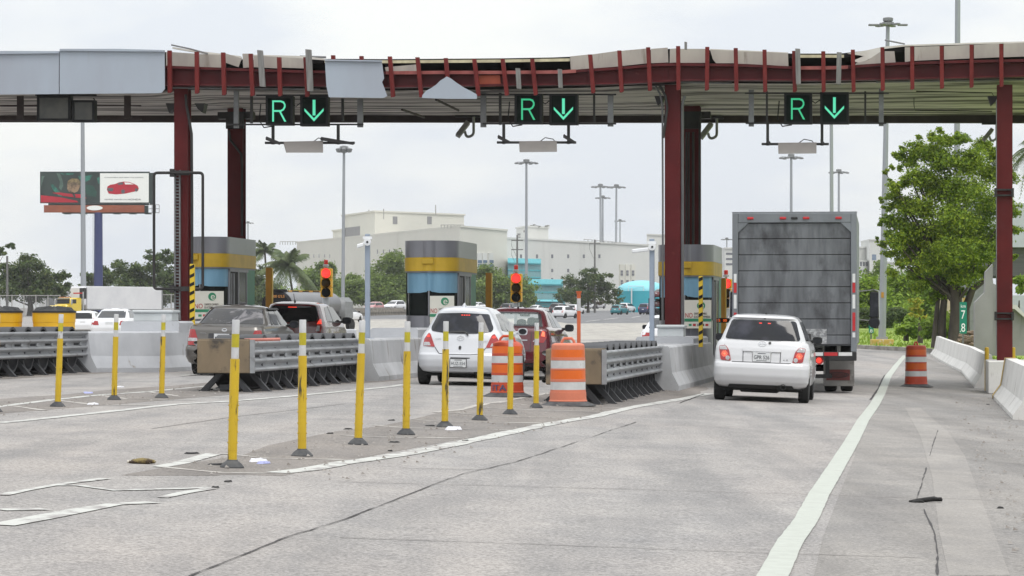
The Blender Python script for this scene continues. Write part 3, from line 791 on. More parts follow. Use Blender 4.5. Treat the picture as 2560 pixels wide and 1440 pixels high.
# ---- lane signals
M_led = mat('green_led', (0.02, 0.2, 0.1), 0.5, var=0, emit=(0.045, 0.72, 0.33), es=0.55)
M_led2 = mat('pale_green_led', (0.05, 0.3, 0.2), 0.5, var=0, emit=(0.12, 0.85, 0.50), es=0.65)
M_scr = mat('dark_screen', (0.006, 0.010, 0.008), 0.8, var=0.2, spec=0.08)
M_dim = mat('unlit_screen', (0.075, 0.072, 0.062), 0.5, col2=(0.05, 0.05, 0.047), scale=4)
UL = 71.72
def led_box(t, root, x0, y0, x1, y1, kind, m):
    mb = LM(*root); mb.fpoly([(x0, y0), (x1, y0), (x1, y1), (x0, y1)], UL + .03, UL + .28)
    for a, b, c, d in ((x0, y0, x1, y0 + 5), (x0, y1 - 5, x1, y1), (x0, y0 + 5, x0 + 5, y1 - 5), (x1 - 5, y0 + 5, x1, y1 - 5)): mb.fpoly([(a, b), (c, b), (c, d), (a, d)], UL, UL + .029)
    h = mb.build('signal_box', M_blk, t)
    mb = LM(*root); mb.fpoly([(x0 + 6, y0 + 6), (x1 - 6, y0 + 6), (x1 - 6, y1 - 6), (x0 + 6, y1 - 6)], UL + .022, UL + .0295); mb.build('screen', M_dim if kind == 'off' else M_scr, h)
    mb = LM(*root); cx, cy = (x0 + x1) / 2, (y0 + y1) / 2
    if kind == 'R':
        s = [[(-1, -1), (-.76, -1), (-.76, 1), (-1, 1)], [(-.76, -.08), (.25, -.08), (.2, .09), (-.76, .09)], [(.0, -.08), (.72, -1), (1, -1), (.25, -.08)],
             [(.25, -.08), (.66, .08), (.90, .36), (.68, .42), (.5, .2), (.2, .09)], [(.90, .36), (.90, .62), (.68, .9), (.53, .74), (.68, .6), (.68, .42)], [(.68, .9), (.25, 1), (-.76, 1), (-.76, .84), (.2, .84), (.53, .74)]]
        for q in s: mb.fpoly([(cx + a * 17.5, cy + 1 - b * 26.5) for a, b in q], UL + .012, UL + .0215)
        mb.build('lit_letter', m, h)
    elif kind == 'A':
        mb.fpoly([(cx - 3.5, cy - 27), (cx + 3.5, cy - 27), (cx + 3.5, cy + 12), (cx - 3.5, cy + 12)], UL + .012, UL + .0215)
        mb.fpoly([(cx - 24, cy + 1), (cx - 24, cy - 6), (cx - 0, cy + 19), (cx + 24, cy - 6), (cx + 24, cy + 1), (cx, cy + 27)], UL + .010, UL + .0118)
        mb.build('lit_arrow', M_led2, h)
SIG = [('leftmost', (664, 240, 732, 313), (750, 238, 820, 315), 'beside the left red column', M_led2, [(238, 640, 862), (311, 566, 908)], [(590, 226, 320, 6), (628, 236, 308, 3), (856, 246, 302, 3), (900, 246, 318, 7)]),
       ('middle', (1286, 234, 1355, 310), (1373, 234, 1444, 312), 'over the middle toll lane', M_led, [(236, 1196, 1540), (309, 1206, 1540)], [(1208, 230, 318, 7), (1250, 232, 312, 3), (1485, 232, 306, 2.5), (1526, 234, 316, 7)]),
       ('rightmost', (1960, 232, 2030, 310), (2050, 230, 2122, 310), 'above the box truck', M_led, [(233, 1862, 2222), (308, 1864, 2216)], [(1878, 224, 316, 6.5), (1917, 228, 310, 2.5), (2163, 228, 306, 2.5), (2203, 222, 315, 6)])]
for k, (nm, R, A, txt, m, bars, vert) in enumerate(SIG):
    root = (pv((R[0] + A[2]) / 2, UL), UL, 5.5)
    t = thing('lane_signal', f'{nm} green R and down arrow signals {txt}', 'lane signal', lane(*root), -TH, 'lit lane signals under the canopy')
    led_box(t, root, *R, 'R', m); led_box(t, root, *A, 'A', M_led2)
    mb = LM(*root)
    for y, x0, x1 in bars: mb.fpoly([(x0, y - 2), (x1, y - 2), (x1, y + 2), (x0, y + 2)], UL + .29, UL + .34)
    mb.build('frame_rail', M_dkst, t)
    for x, y0, y1, w in vert:
        mb = LM(*root); mb.fpoly([(x - w, y0), (x + w, y0), (x + w, y1), (x - w, y1)], UL + .345, UL + .42); mb.build('hanger', M_grst if w > 5 else M_dkst, t)
    mb = LM(*root); mb.ptube([(R[2], R[1] + 20, UL + .2), (R[2] + 8, R[1] + 26, UL + .2), (A[0], R[1] + 18, UL + .2)], .012); mb.ptube([(R[0] - 12, R[1] + 20, UL + .3), (R[0] - 16, R[3] - 12, UL + .3), (R[0] - 4, R[3] + 6, UL + .3), (R[0] + 20, R[3] + 2, UL + .3)], .014); mb.build('cable', M_blk, t)
root = (pv(165, UL), UL, 5.6)
t = thing('lane_signal', 'unlit dark pair of lane signal boxes under the grey fascia on the left', 'lane signal', lane(*root), -TH)
led_box(t, root, 92, 238, 176, 302, 'off', None); led_box(t, root, 180, 250, 236, 305, 'off', None)
mb = LM(*root); mb.fpoly([(88, 236), (240, 236), (240, 240), (88, 240)], UL + .29, UL + .36); mb.ptube([(234, 245, UL + .1), (238, 255, UL + .1), (234, 263, UL + .1)], .015); mb.build('frame_rail', M_dkst, t)

# ---- toll tag readers hanging under the signals
M_ant = mat('antenna_panel', (0.21, 0.195, 0.185), 0.6, var=0.1)
for nm, bar, pan, hang, arms in [('leftmost', (662, 357, 886, 357), [(708, 359), (806, 357), (812, 383), (720, 383)], (682, 845), [(664, 344, 700, 358), (801, 345, 884, 358)]),
                                 ('middle', (1242, 356, 1440, 356), [(1297, 358), (1391, 357), (1395, 381), (1302, 382)], (1259, 1421), [(1244, 340, 1273, 355), (1408, 338, 1437, 356)]),
                                 ('rightmost', (1904, 360, 2072, 360), [(1945, 362), (2041, 361), (2042, 385), (1947, 386)], (1919, 2055), [(1916, 348, 1926, 360), (2051, 348, 2060, 360)])]:
    cx = (bar[0] + bar[2]) / 2; root = (pv(cx, UL), UL, 4.9)
    t = thing('tag_reader', f'{nm} flat grey toll antenna panel hung on a dark bar below its lane signal', 'antenna', lane(*root), -TH, 'toll tag antennas under the canopy')
    mb = LM(*root); P = [(pv(x, UL), pz(x, y, UL)) for x, y in pan]
    q = [(P[0][0], UL + .05, P[0][1]), (P[1][0], UL + .05, P[1][1]), (P[2][0], UL - .22, P[2][1]), (P[3][0], UL - .22, P[3][1])]
    mb.add(q + [(a, b + .02, c + .05) for a, b, c in q], [(0, 3, 2, 1), (4, 5, 6, 7), (0, 1, 5, 4), (1, 2, 6, 5), (2, 3, 7, 6), (3, 0, 4, 7)]); mb.build('panel', M_ant, t)
    mb = LM(*root); mb.fpoly([(bar[0], bar[1] - 3), (bar[2], bar[3] - 3), (bar[2], bar[3] + 3), (bar[0], bar[1] + 3)], UL + .1, UL + .16)
    for a, b, c, d in arms: mb.fpoly([(a, b), (a + 2, b - 3), (c + 2, d - 2), (c - 2, d + 4), (a, b + 6)], UL + .02, UL + .09)
    mb.build('support_bar', M_dkst, t)
    for x in hang:
        mb = LM(*root); mb.fpoly([(x - 3.5, 310), (x + 3.5, 310), (x + 3.5, bar[1] + 4), (x - 3.5, bar[1] + 4)], UL + .165, UL + .22); mb.build('hanger', M_dkst, t)
    mb = LM(*root); mb.ptube([(cx + 10, bar[1] - 3, UL + .1), (cx + 22, bar[1] - 12, UL + .1), (cx + 42, bar[1] - 8, UL + .1), (cx + 48, bar[1], UL + .1)], .010); mb.build('cable', M_blk, t)

# ---- surveillance cameras on the back beam
M_camw = mat('camera_housing', (0.28, 0.28, 0.275), 0.5, var=0.15)
for px, y, s, txt in [(1160, 300, 1, 'beige surveillance camera with hooked conduit under the canopy between left and middle signals'), (1768, 304, 1, 'surveillance camera with hooked conduit beside the middle red column'), (2472, 318, .8, 'surveillance camera tucked under the canopy beside the right red column')]:
    u = 80.6; root = (pv(px, u), u, 6.0)
    t = thing('surveillance_camera', txt, 'camera', lane(*root), -TH)
    mb = LM(*root); a = (px + 10 * s, y + 6); b = (px - 16 * s, y + 40 * s)
    mb.ptube([(a[0], a[1], u), (b[0], b[1], u - .25)], .085 * s, 4); mb.build('housing', M_camw, t)
    mb = LM(*root); mb.ptube(rc([(px + 24 * s, y - 8, u), (px + 24 * s, y + 38 * s, u), (px + 6 * s, y + 44 * s, u), (px + 2 * s, y + 28 * s, u)], 9 * s), .035 * s); mb.build('conduit', M_camw, t, smooth=50)
    mb = LM(*root); mb.fpoly([(px - 22 * s, y - 12), (px + 40 * s, y - 12), (px + 40 * s, y - 7), (px - 22 * s, y - 7)], u, u + .15); mb.build('mounting_plate', M_dkst, t)

# ------------------------------------------------------------------ toll booths
M_bgrey = mat('booth_grey', (0.24, 0.24, 0.265), 0.3, metal=0.4, var=0.1, scale=1.5)
M_byel = mat('booth_yellow', (0.62, 0.40, 0.025), 0.5, col2=(0.50, 0.32, 0.02), scale=2)
M_blue = mat('booth_blue', (0.21, 0.40, 0.54), 0.45, col2=(0.17, 0.34, 0.48), scale=2, stretch=(3, 3, .5))
M_green = mat('booth_green', (0.014, 0.20, 0.10), 0.5, var=0.2)
M_alu = mat('aluminium', (0.26, 0.26, 0.28), 0.5, metal=0.2, var=0.15)
M_bglass = mat('booth_glass', (0.014, 0.017, 0.016), 0.12, var=0.3, scale=2, spec=0.08)
M_bdoor = mat('door_dark', (0.022, 0.02, 0.02), 0.6, var=0.3, spec=0.1)
M_poster = mat('poster_board', (0.72, 0.70, 0.62), 0.5, var=0.06)
M_pred = mat('poster_red', (0.42, 0.03, 0.03), 0.5, var=0)
M_pgreen = mat('poster_green', (0.03, 0.24, 0.12), 0.5, var=0.1)
M_pdark = mat('poster_dark', (0.07, 0.05, 0.045), 0.5, var=0)
M_screen = mat('paper_white', (0.75, 0.76, 0.78), 0.5, var=0.05)
def booth(px0, px1, zoff, label, blind_drop, poster, yellow_box):
    u = 73.6; v0, v1 = pv(px0, u), pv(px1, u); v = (v0 + v1) / 2; W = v1 - v0; D = 3.35
    root = gl(v, u); t = thing('toll_booth', label, 'toll booth', (root.x, root.y, root.z + zoff), -TH, 'toll booths under the canopy')
    def outline(o, y1=D, back=True):
        pts = []; r = .50; hw = W / 2 + o
        for k in range(7):
            a = math.pi + (math.pi / 2) * k / 6; pts.append((-hw + r + r * math.cos(a), r - o + r * math.sin(a)))
        for k in range(1, 6): pts.append((-hw + r + (2 * hw - 2 * r) * k / 6, -o - .07 * math.sin(math.pi * k / 6)))
        for k in range(7):
            a = 1.5 * math.pi + (math.pi / 2) * k / 6; pts.append((hw - r + r * math.cos(a), r - o + r * math.sin(a)))
        return pts + [(hw, y1 + o), (-hw, y1 + o)]
    def band(name, z0, z1, o, m, par=t, y1=D):
        b = MB(); b.prism_z(outline(o, y1), z0, z1); return b.build(name, m, par, smooth=25)
    band('base_panel', 0, 1.30, 0, M_bgrey); band('roof_band', 2.66, 3.05, .03, M_bgrey); yb = band('yellow_band', 2.34, 2.657, .035, M_byel)
    band('trim', 2.305, 2.337, .02, M_alu)
    band('front_window', 1.303, 2.302, -.03, M_bglass, t, 0.54)
    b = MB(); b.box(-W / 2 + .02, W / 2 - .05, .58, D, 1.303, 2.302); b.build('cabin', M_bdoor, t)
    # blue blind inside the curved front: two halves hanging to slightly different heights
    hw = W / 2 - .02
    for s in (-1, 1):
        b = MB(); o = outline(-.018)[:19]; half = [p for p in o if p[0] * s >= -.001]
        if not any(abs(p[0]) < .002 for p in half): half.append((0, -.03))
        half.sort(key=lambda p: (p[0] * s, p[1]))
        rows = []
        for p in half:
            zb = 2.302 - blind_drop + (.05 if abs(p[0]) < .06 else .02 if abs(p[0]) < .18 else 0)
            rows.append([(p[0], p[1], zb), (p[0], p[1], 2.30)])
        b.grid(rows); b.build('blue_blind', M_blue, t, smooth=40)
    # right side: corner post, sliding door, glass and green panel
    xr = W / 2
    b = MB(); b.box(xr - .03, xr + .015, .47, .56, 1.303, 2.302); b.box(xr - .03, xr + .015, .47, 2.6, 2.24, 2.302); b.box(xr - .03, xr + .015, 1.42, 1.56, .02, 2.238); b.box(xr - .03, xr + .015, 2.38, 2.46, .02, 2.238); b.build('door_frame', M_alu, t)
    b = MB(); b.box(xr - .04, xr + .006, .562, 1.418, 0.02, 2.238); d = b.build('door', M_bdoor, t)
    b = MB(); b.box(xr + .007, xr + .02, .66, .74, .05, 2.2); b.box(xr + .007, xr + .02, .9, 1.0, .05, 2.2); b.build('door_stile', M_alu, d)
    b = MB(); b.box(xr - .04, xr + .004, 1.562, 2.378, .9, 2.238); b.build('side_window', M_bglass, t)
    b = MB(); b.box(xr - .04, xr + .012, 2.462, D - .01, .02, 2.302); b.build('green_panel', M_green, t)
    b = MB(); b.box(-W / 2 - .012, -W / 2 + .03, .52, D - .01, 1.303, 2.302); b.build('left_panel', M_bglass, t)
    if yellow_box is not None:
        b = MB(); b.box(yellow_box - .14, yellow_box + .14, -.14, -.05, 2.50, 2.64, .015); b.build('light_box', M_byel, yb)
    b = MB(); b.box(-.015, .015, -.088, -.068, 1.303, 2.302 - blind_drop + .05); b.build('window_mullion', M_alu, t)
    # poster taped to the window
    x0, x1, z0, z1 = poster
    b = MB(); b.box(x0, x1, -.125, -.105, z0, z1); ps = b.build('poster', M_poster, t)
    w, h = x1 - x0, z1 - z0
    b = MB(); b.text('NO', x0 + w * .17, -.126, z0 + h * .46, w * .27, h * .17); b.build('lettering', M_pred, ps)
    b = MB(); b.text('DAMOS CAMBIO', x0 + w * .60, -.126, z0 + h * .52, w * .46, h * .075); b.build('lettering', M_pdark, ps); b = MB(); b.text('SE ACEPTAN MONEDAS', x0 + w * .66, -.126, z0 + h * .41, w * .60, h * .075); b.build('lettering', M_pdark, ps)
    b = MB(); b.box(x0 + .003, x1 - .003, -.131, -.1255, z0 + h * .24, z0 + h * .345); b.build('stripe', M_pgreen, ps)
    b = MB(); b.lathe([(h * .145, -.131), (h * .145, -.1255)], 20, 'y', (x0 + w * .62, 0, z0 + h * .80)); b.build('logo_disc', M_pgreen, ps)
    b = MB(); b.text('e', x0 + w * .645, -.132, z0 + h * .775, h * .15, h * .17); b.build('lettering', M_poster, ps)
    b = MB()
    for k, m_ in enumerate((M_pgreen, M_pred, M_alu, M_pdark, M_pred)):
        b = MB(); b.box(x0 + w * (.16 + k * .155), x0 + w * (.27 + k * .155), -.129, -.1255, z0 + h * .08, z0 + h * .16); b.build('card_logo', m_, ps)
    return t
booth(441, 562, 0.0, 'toll booth with yellow and grey bands behind the left red column', .42, (-.14, .58, 1.12, 1.77), -.18)
booth(1008, 1139, 0.0, 'middle toll booth with blue blind, above the white wall left of the hatchback', .47, (.03, .60, 1.12, 1.76), -.02)
booth(1645, 1779, 0.03, 'toll booth half hidden behind the middle red column, left of the truck', .47, (-.0, .62, 1.12, 1.77), .02)

# ------------------------------------------------------------------ concrete walls of the toll islands
M_conc = mat('painted_concrete', (0.50, 0.51, 0.535), 0.75, col2=(0.40, 0.41, 0.435), scale=0.8, bump=0.2, bscale=20, col3=(0.27, 0.25, 0.23), scale3=3.5, ramp3=(0.64, 0.70), stretch3=(1, 1, .5))
M_concd = mat('dirty_concrete', (0.47, 0.475, 0.49), 0.8, col2=(0.36, 0.365, 0.375), scale=1.0, bump=0.2, bscale=20, col3=(0.22, 0.20, 0.18), scale3=2.5, ramp3=(0.58, 0.68), stretch3=(1, 1, .35))
M_ylstripe = mat('worn_yellow', (0.50, 0.33, 0.08), 0.7, col2=(0.62, 0.60, 0.55), scale=5, ramp=(.55, .7))
def jersey(name, label, v0, v1, u0, u1, h, m, foot=.18, group=None, taper=0.0):
    root = gl((v0 + v1) / 2, u0); r = ((v0 + v1) / 2, u0, root.z)
    t = thing(name, label, 'concrete wall', root, -TH, group)
    mb = LM(*r)
    v1_ = v1
    def sec(u):
        v1 = v1_ - taper * (1 - smooth(u0, u0 + 2.2, u))
        zl, zr = gl(v0, u).z, gl(v1, u).z
        hh = max(zl, zr) + h
        return [(v0 - foot, u, zl - .02), (v0 - foot, u, zl + .09), (v0 - foot * .3, u, zl + .34), (v0, u, hh - .03), (v0 + .03, u, hh), (v1 - .03, u, hh), (v1, u, hh - .03), (v1 + foot * .3, u, zr + .34), (v1 + foot, u, zr + .09), (v1 + foot, u, zr - .02)]
    mb.strip(([u0 + .28 * i for i in range(9)] + [u0 + 3 + (u1 - u0 - 3) * i / 8 for i in range(9)])[::-1], sec)
    mb.build('wall', m, t)
    return t, r
def tier(label, v0, v1, u0, u1, z0, z1, slant=.12):
    root = lane((v0 + v1) / 2, u0, z0); r = ((v0 + v1) / 2, u0, z0)
    t = thing('concrete_plinth', label, 'concrete wall', root, -TH)
    mb = LM(*r); mb.prism([(v0 - slant, z0), (v1 + slant, z0), (v1, z1 - .04), (v1 - .04, z1), (v0 + .04, z1), (v0, z1 - .04)], lambda a, b, d: (a, d, b), u0, u1); mb.build('block', M_conc, t)
    return t
jersey('concrete_barrier', 'long white barrier wall behind the grey sedan, left toll island', -17.9, -15.95, 64.3, 90, .82, M_conc, taper=1.05)
jersey('concrete_barrier', 'white barrier wall behind the middle crash cushion, left of the white hatchback', -11.95, -10.75, 62.2, 90, .80, M_concd)
jersey('concrete_barrier', 'white barrier wall behind the right crash cushion, left of the rearmost white hatchback', -6.1, -4.78, 61.4, 90, .80, M_concd)
tier('raised white plinth on the left toll island below the grey cabinet', -17.25, -15.95, 68.0, 88, .5, 1.27, .0)
tier('raised white plinth below the middle toll booth', -11.85, -10.8, 68.6, 88, .4, 1.12, .0)
tier('raised white plinth under the cabinet beside the middle red column', -6.1, -4.85, 69.0, 88, .3, .93, .0)
M_cab = mat('cabinet_grey', (0.55, 0.58, 0.59), 0.5, var=0.08)
for px0, px1, y0, y1, u, zb, txt in [(330, 432, 775, 800, 70.6, 1.27, 'pale grey cabinet with overhanging lid on the left toll island wall'), (1640, 1712, 812, 838, 70.4, .93, 'pale grey cabinet with overhanging lid at the foot of the middle red column')]:
    root = (pv((px0 + px1) / 2, u), u, zb); t = thing('utility_cabinet', txt, 'cabinet', lane(*root), -TH)
    zt = pz(px0, y0, u); w = (pv(px1, u) - pv(px0, u)) / 2
    mb = MB(); mb.box(-w + .03, w - .03, .02, .7, 0, zt - zb - .07, .01); mb.build('cabinet_body', M_cab, t)
    mb = MB(); mb.box(-w, w, -.02, .75, zt - zb - .067, zt - zb, .02); mb.build('lid', M_cab, t)

# ------------------------------------------------------------------ crash cushions
M_galv = mat('galvanised', (0.36, 0.37, 0.385), 0.45, metal=0.35, col2=(0.26, 0.268, 0.28), scale=1.2, stretch=(1, .3, 3), col3=(0.13, 0.125, 0.12), scale3=3, ramp3=(0.6, 0.75))
M_hdpe = mat('black_plastic', (0.036, 0.037, 0.041), 0.6, col2=(0.055, 0.055, 0.06), scale=2)
M_ply = mat('stained_plywood', (0.225, 0.17, 0.11), 0.85, col2=(0.155, 0.12, 0.08), scale=2.0, stretch=(1, 1, .5), col3=(0.07, 0.06, 0.05), scale3=2.6, ramp3=(0.53, 0.64), bump=0.2)
M_leg = mat('leg_steel', (0.065, 0.066, 0.072), 0.6, metal=0.2, var=0.4, scale=4)
def cushion(label, v0, v1, u0, u1, n, nose=True):
    root = gl((v0 + v1) / 2, u0); t = thing('crash_cushion', label, 'crash cushion', root, -TH, 'crash cushions in front of the toll islands')
    W = (v1 - v0) / 2; Ln = u1 - u0; zb, zt = .33, .84
    b = MB(); b.box(-W, W, -.04, .0, zb - .02, zt + .02, .01); b.box(-W + .02, W - .02, 0, .78, zt + .01, zt + .035); b.box(-W + .01, W - .12, .0, .7, zb, zt); b.build('nose_board', M_ply, t)
    gz = lambda v, u: gl(v, u).z - root.z
    bay = Ln / n
    for s in (-1, 1):
        for k in range(n):
            y0, y1 = k * bay - .02, (k + 1) * bay + .14
            b = MB(); rows = []
            prof = []
            for i in range(41):
                q = i / 40
                x = 0.040 * math.cos(2 * math.pi * (q * 3.45 - .22)) * (1 if abs(q - .5) > .09 else .45)
                prof.append((x, zb + (zt - zb) * q))
            for j in range(2):
                y = (y0, y1)[j]; off = .006 if j == 0 else .0
                rows.append([(s * (W + .02 + x + off), y, z + gz((v0 + v1) / 2, u0 + y)) for x, z in prof])
            b.grid(rows if s < 0 else [r[::-1] for r in rows])
            p = b.build('fender_panel', M_galv, t, smooth=50)
            zm = (zb + zt) / 2 + gz((v0 + v1) / 2, u0 + y0)
            b = MB(); b.box(s * (W + .02), s * (W + .028), y0 + .22, y0 + .55, zm - .016, zm + .016); b.build('slot', M_blk, p)
            b = MB(); b.box(s * (W + .015), s * (W + .045), y0 + .60, y0 + .72, zm - .035, zm + .035, .01); b.build('slot_washer', M_galv, p)
        if s > 0: b = MB(); b.box(W, W + .075, -.05, .0, zb - .02, zt + .02); b.build('nose_angle', M_galv, t)
    for k in range(1, n):
        y = k * bay + .30; c = gz((v0 + v1) / 2, u0 + y)
        b = MB(); R = .44
        b.lathe([(R, -W + .05), (R, W - .05)], 22, 'x', (0, y, .50 + c), cap=False); b.lathe([(R - .05, -W + .05), (R - .05, W - .05)], 22, 'x', (0, y, .50 + c), cap=False)
        for e in (-W + .05, W - .05): b.lathe([(R - .05, e), (R, e)], 22, 'x', (0, y, .50 + c), cap=False)
        b.build('cylinder', M_hdpe, t, smooth=40)
    for k in range(0, n + 1):
        y = max(.12, k * bay - .12)
        b = MB(); c = gz((v0 + v1) / 2, u0 + y); W = (v1 - v0) / 2; b.box(-W, W, y, y + .04, .30 + c, .72 + c)
        b.build('diaphragm', M_leg, t)
        for s in (-1, 1):
            W = (v1 - v0) / 2 - (.14 if k == 0 else 0)
            z0 = gz((v0 + v1) / 2 + s * (W + .2), u0 + y)
            b = MB(); b.prism([(s * (W - .27), .32 + c), (s * (W - .17), .32 + c), (s * (W + .12), z0 + .02), (s * (W + .12), z0), (s * (W + .02), z0)], lambda a, q, d: (a, d, q), y + .0, y + .03)
            b.box(s * (W - .02), s * (W + .14), y - .03, y + .13, z0, z0 + .02); b.prism([(s * (W - .20), .32 + c), (s * (W - .16), .32 + c), (s * (W + .12), z0 + .02), (s * (W + .09), z0 + .02)], lambda a, q, d: (a, d, q), y + .03, y + .11)
            b.build('leg', M_leg, t)
    b = MB(); b.box(-.12, .12, .2, Ln, .02, .12, .01); b.build('anchor_rail', M_leg, t)
    return t
cushion('long grey crash cushion at the far left beside the yellow barrels', -17.95, -17.06, 53.5, 64.2, 10)
cushion('grey crash cushion with tan plywood nose left of the white hatchback', -11.82, -10.93, 51.7, 62.4, 10)
cushion('grey crash cushion whose nose is hidden behind the faded orange drum', -5.86, -4.97, 50.2, 62.0, 11)
# a broken pole lying on the middle cushion
p = at(660, 855, 52.6)
t = thing('broken_pole', 'broken red and white pole stub lying on the plywood-nosed crash cushion', 'pole stub', p, -TH)
M_pinkish = mat('faded_red', (0.55, 0.20, 0.16), 0.6, var=0.3)
mb = MB(); mb.tube([(-.35, .1, .03), (.25, .1, .045)], .026, 10); mb.build('shaft', M_pinkish, t); mb = MB(); mb.tube([(-.43, .1, .03), (-.352, .1, .03)], .036, 10); mb.build('end_cap', M_blk, t)

# sand barrels
M_barrel = mat('barrel_yellow', (0.72, 0.40, 0.012), 0.45, var=0.12, scale=1.5)
M_lid = mat('barrel_lid', (0.015, 0.015, 0.016), 0.5, var=0.3)
def barrel(px, label):
    y = 67.0; p = at(px, 805, y); p.z = ground(p.x, p.y)
    t = thing('sand_barrel', label, 'crash barrel', p, 0, 'yellow sand barrels beside the left crash cushion')
    zt = CAMH + (805 - 782) / F * y - p.z; R = 54 / F * y
    mb = MB(); mb.lathe([(R * .93, 0), (R * .95, zt - .48), (R * .97, zt - .20), (R * .985, zt - .195), (R, zt)], 40); mb.build('drum', M_barrel, t, smooth=30)
    mb = MB(); mb.lathe([(R * 1.0, zt + .001), (R * 1.03, zt), (R * 1.03, zt + .035), (R * .9, zt + .06), (R * .45, zt + .115), (R * .1, zt + .12)], 40)
    for k in range(8):
        a = k * math.pi / 4 + .2; c, s = math.cos(a), math.sin(a)
        mb.add([(c * R * .15 - s * .05, s * R * .15 + c * .05, zt + .10), (c * R * .15 + s * .05, s * R * .15 - c * .05, zt + .10), (c * R * .95 + s * .09, s * R * .95 - c * .09, zt + .035), (c * R * .95 - s * .09, s * R * .95 + c * .09, zt + .035),
                (c * R * .2, s * R * .2, zt + .145), (c * R * .8, s * R * .8, zt + .115)], [(0, 4, 5, 3), (4, 1, 2, 5), (0, 1, 4), (3, 5, 2)])
    mb.build('lid', M_lid, t, smooth=20)
barrel(135, 'yellow sand barrel with black lid, fully in view behind the left crash cushion')
barrel(2, 'yellow sand barrel with black lid cut off by the left edge of the picture')

# ------------------------------------------------------------------ delineator posts
M_dely = mat('post_yellow', (0.56, 0.375, 0.012), 0.45, col2=(0.50, 0.33, 0.012), scale=4, col3=(0.06, 0.045, 0.02), scale3=5, ramp3=(0.585, 0.64), stretch3=(3, 3, .45))
M_delw = mat('post_white', (0.54, 0.54, 0.55), 0.45, col2=(0.45, 0.45, 0.46), scale=6, col3=(0.12, 0.11, 0.10), scale3=6, ramp3=(0.64, 0.69), stretch3=(3, 3, .5))
M_delb = mat('post_band', (0.50, 0.42, 0.02), 0.35, var=0.2, scale=6)
M_rub = mat('rubber_base', (0.032, 0.034, 0.040), 0.75, col2=(0.085, 0.085, 0.085), scale=6)
dproto = None
def delineator(px, py, H, tilt, label, grp):
    global dproto
    p = gp(px, py)
    if dproto is None:
        t = thing('delineator_post', label, 'delineator', p, 0, grp)
        mb = MB(); mb.lathe([(.105, 0), (.105, .012), (.08, .04), (.05, .062), (.047, .07)], 24); mb.build('base', M_rub, t, smooth=30)
        mb = MB(); mb.lathe([(.041, .06), (.041, .905)], 18); mb.lathe([(.043, .15), (.043, .153)], 18)
        for z in (.21, .30, .40, .52):
            for s in (-1, 1): mb.lathe([(.006, s * .041), (.006, s * .047)], 6, 'x', (0, -.01, z))
        mb.build('lower_tube', M_dely, t, smooth=40)
        mb = MB(); mb.lathe([(.033, .906), (.033, 1.0)], 18, cap=False); mb.lathe([(.033, 1.112), (.033, 1.222), (.030, 1.23)], 18); mb.lathe([(.032, 1.0), (.032, 1.112)], 18, cap=False); u = mb.build('upper_tube', M_delw, t, smooth=40)
        mb = MB(); mb.lathe([(.0336, 1.0), (.0336, 1.112)], 18, cap=False); mb.build('band', M_delb, u, smooth=40)
        dproto = t; o = t
    else:
        o = dup(dproto, p, 0, label, grp)
    o.rotation_euler = (0, math.radians(tilt), (px * 37 % 360) * 0.0)
    s = H / 1.23; o.scale = (1, 1, s)
    return o
FR = 'yellow delineator posts in the front gore'
NM = ['nearest and tallest looking yellow delineator post, standing by the paper scraps', 'second yellow delineator post from the near end of the front row', 'third yellow delineator post from the near end, leaning right', 'fourth yellow delineator post from the near end, left of the white hatchback',
      'fifth front-row delineator post, in front of the white hatchback licence plate', 'sixth front-row delineator post, in front of the white hatchback right side', 'delineator post standing in front of the graffiti-marked drum', 'last front-row delineator post, just left of the faded orange drum']
for (px, py, tp, tx), nm in zip([(580, 1170, 799, 590), (755, 1141, 799, 757), (895, 1112, 801, 906), (1015, 1087, 803, 1019), (1112, 1068, 803, 1115), (1199, 1051, 806, 1203), (1275, 1036, 806, 1278), (1340, 1020, 807, 1342)], NM):
    k = F / gp(px, py).y; delineator(px, py, (py - tp) / k, math.degrees(math.atan((tx - px) / (py - tp))), nm, FR)
BR = 'yellow delineator posts in the left gore'
for (px, py, tp, tx), nm in zip([(144, 1017, 785, 153), (285, 1000, 785, 291), (404, 995, 786, 409), (-14, 1030, 785, -6)], ['delineator post in front of the left crash cushion', 'delineator post right of the left crash cushion, before the white wall', 'delineator post just left of the grey sedan', 'delineator post cut off by the left edge of the picture']):
    k = F / gp(px, py).y; delineator(px, py, (py - tp) / k, math.degrees(math.atan((tx - px) / (py - tp))), nm, BR)

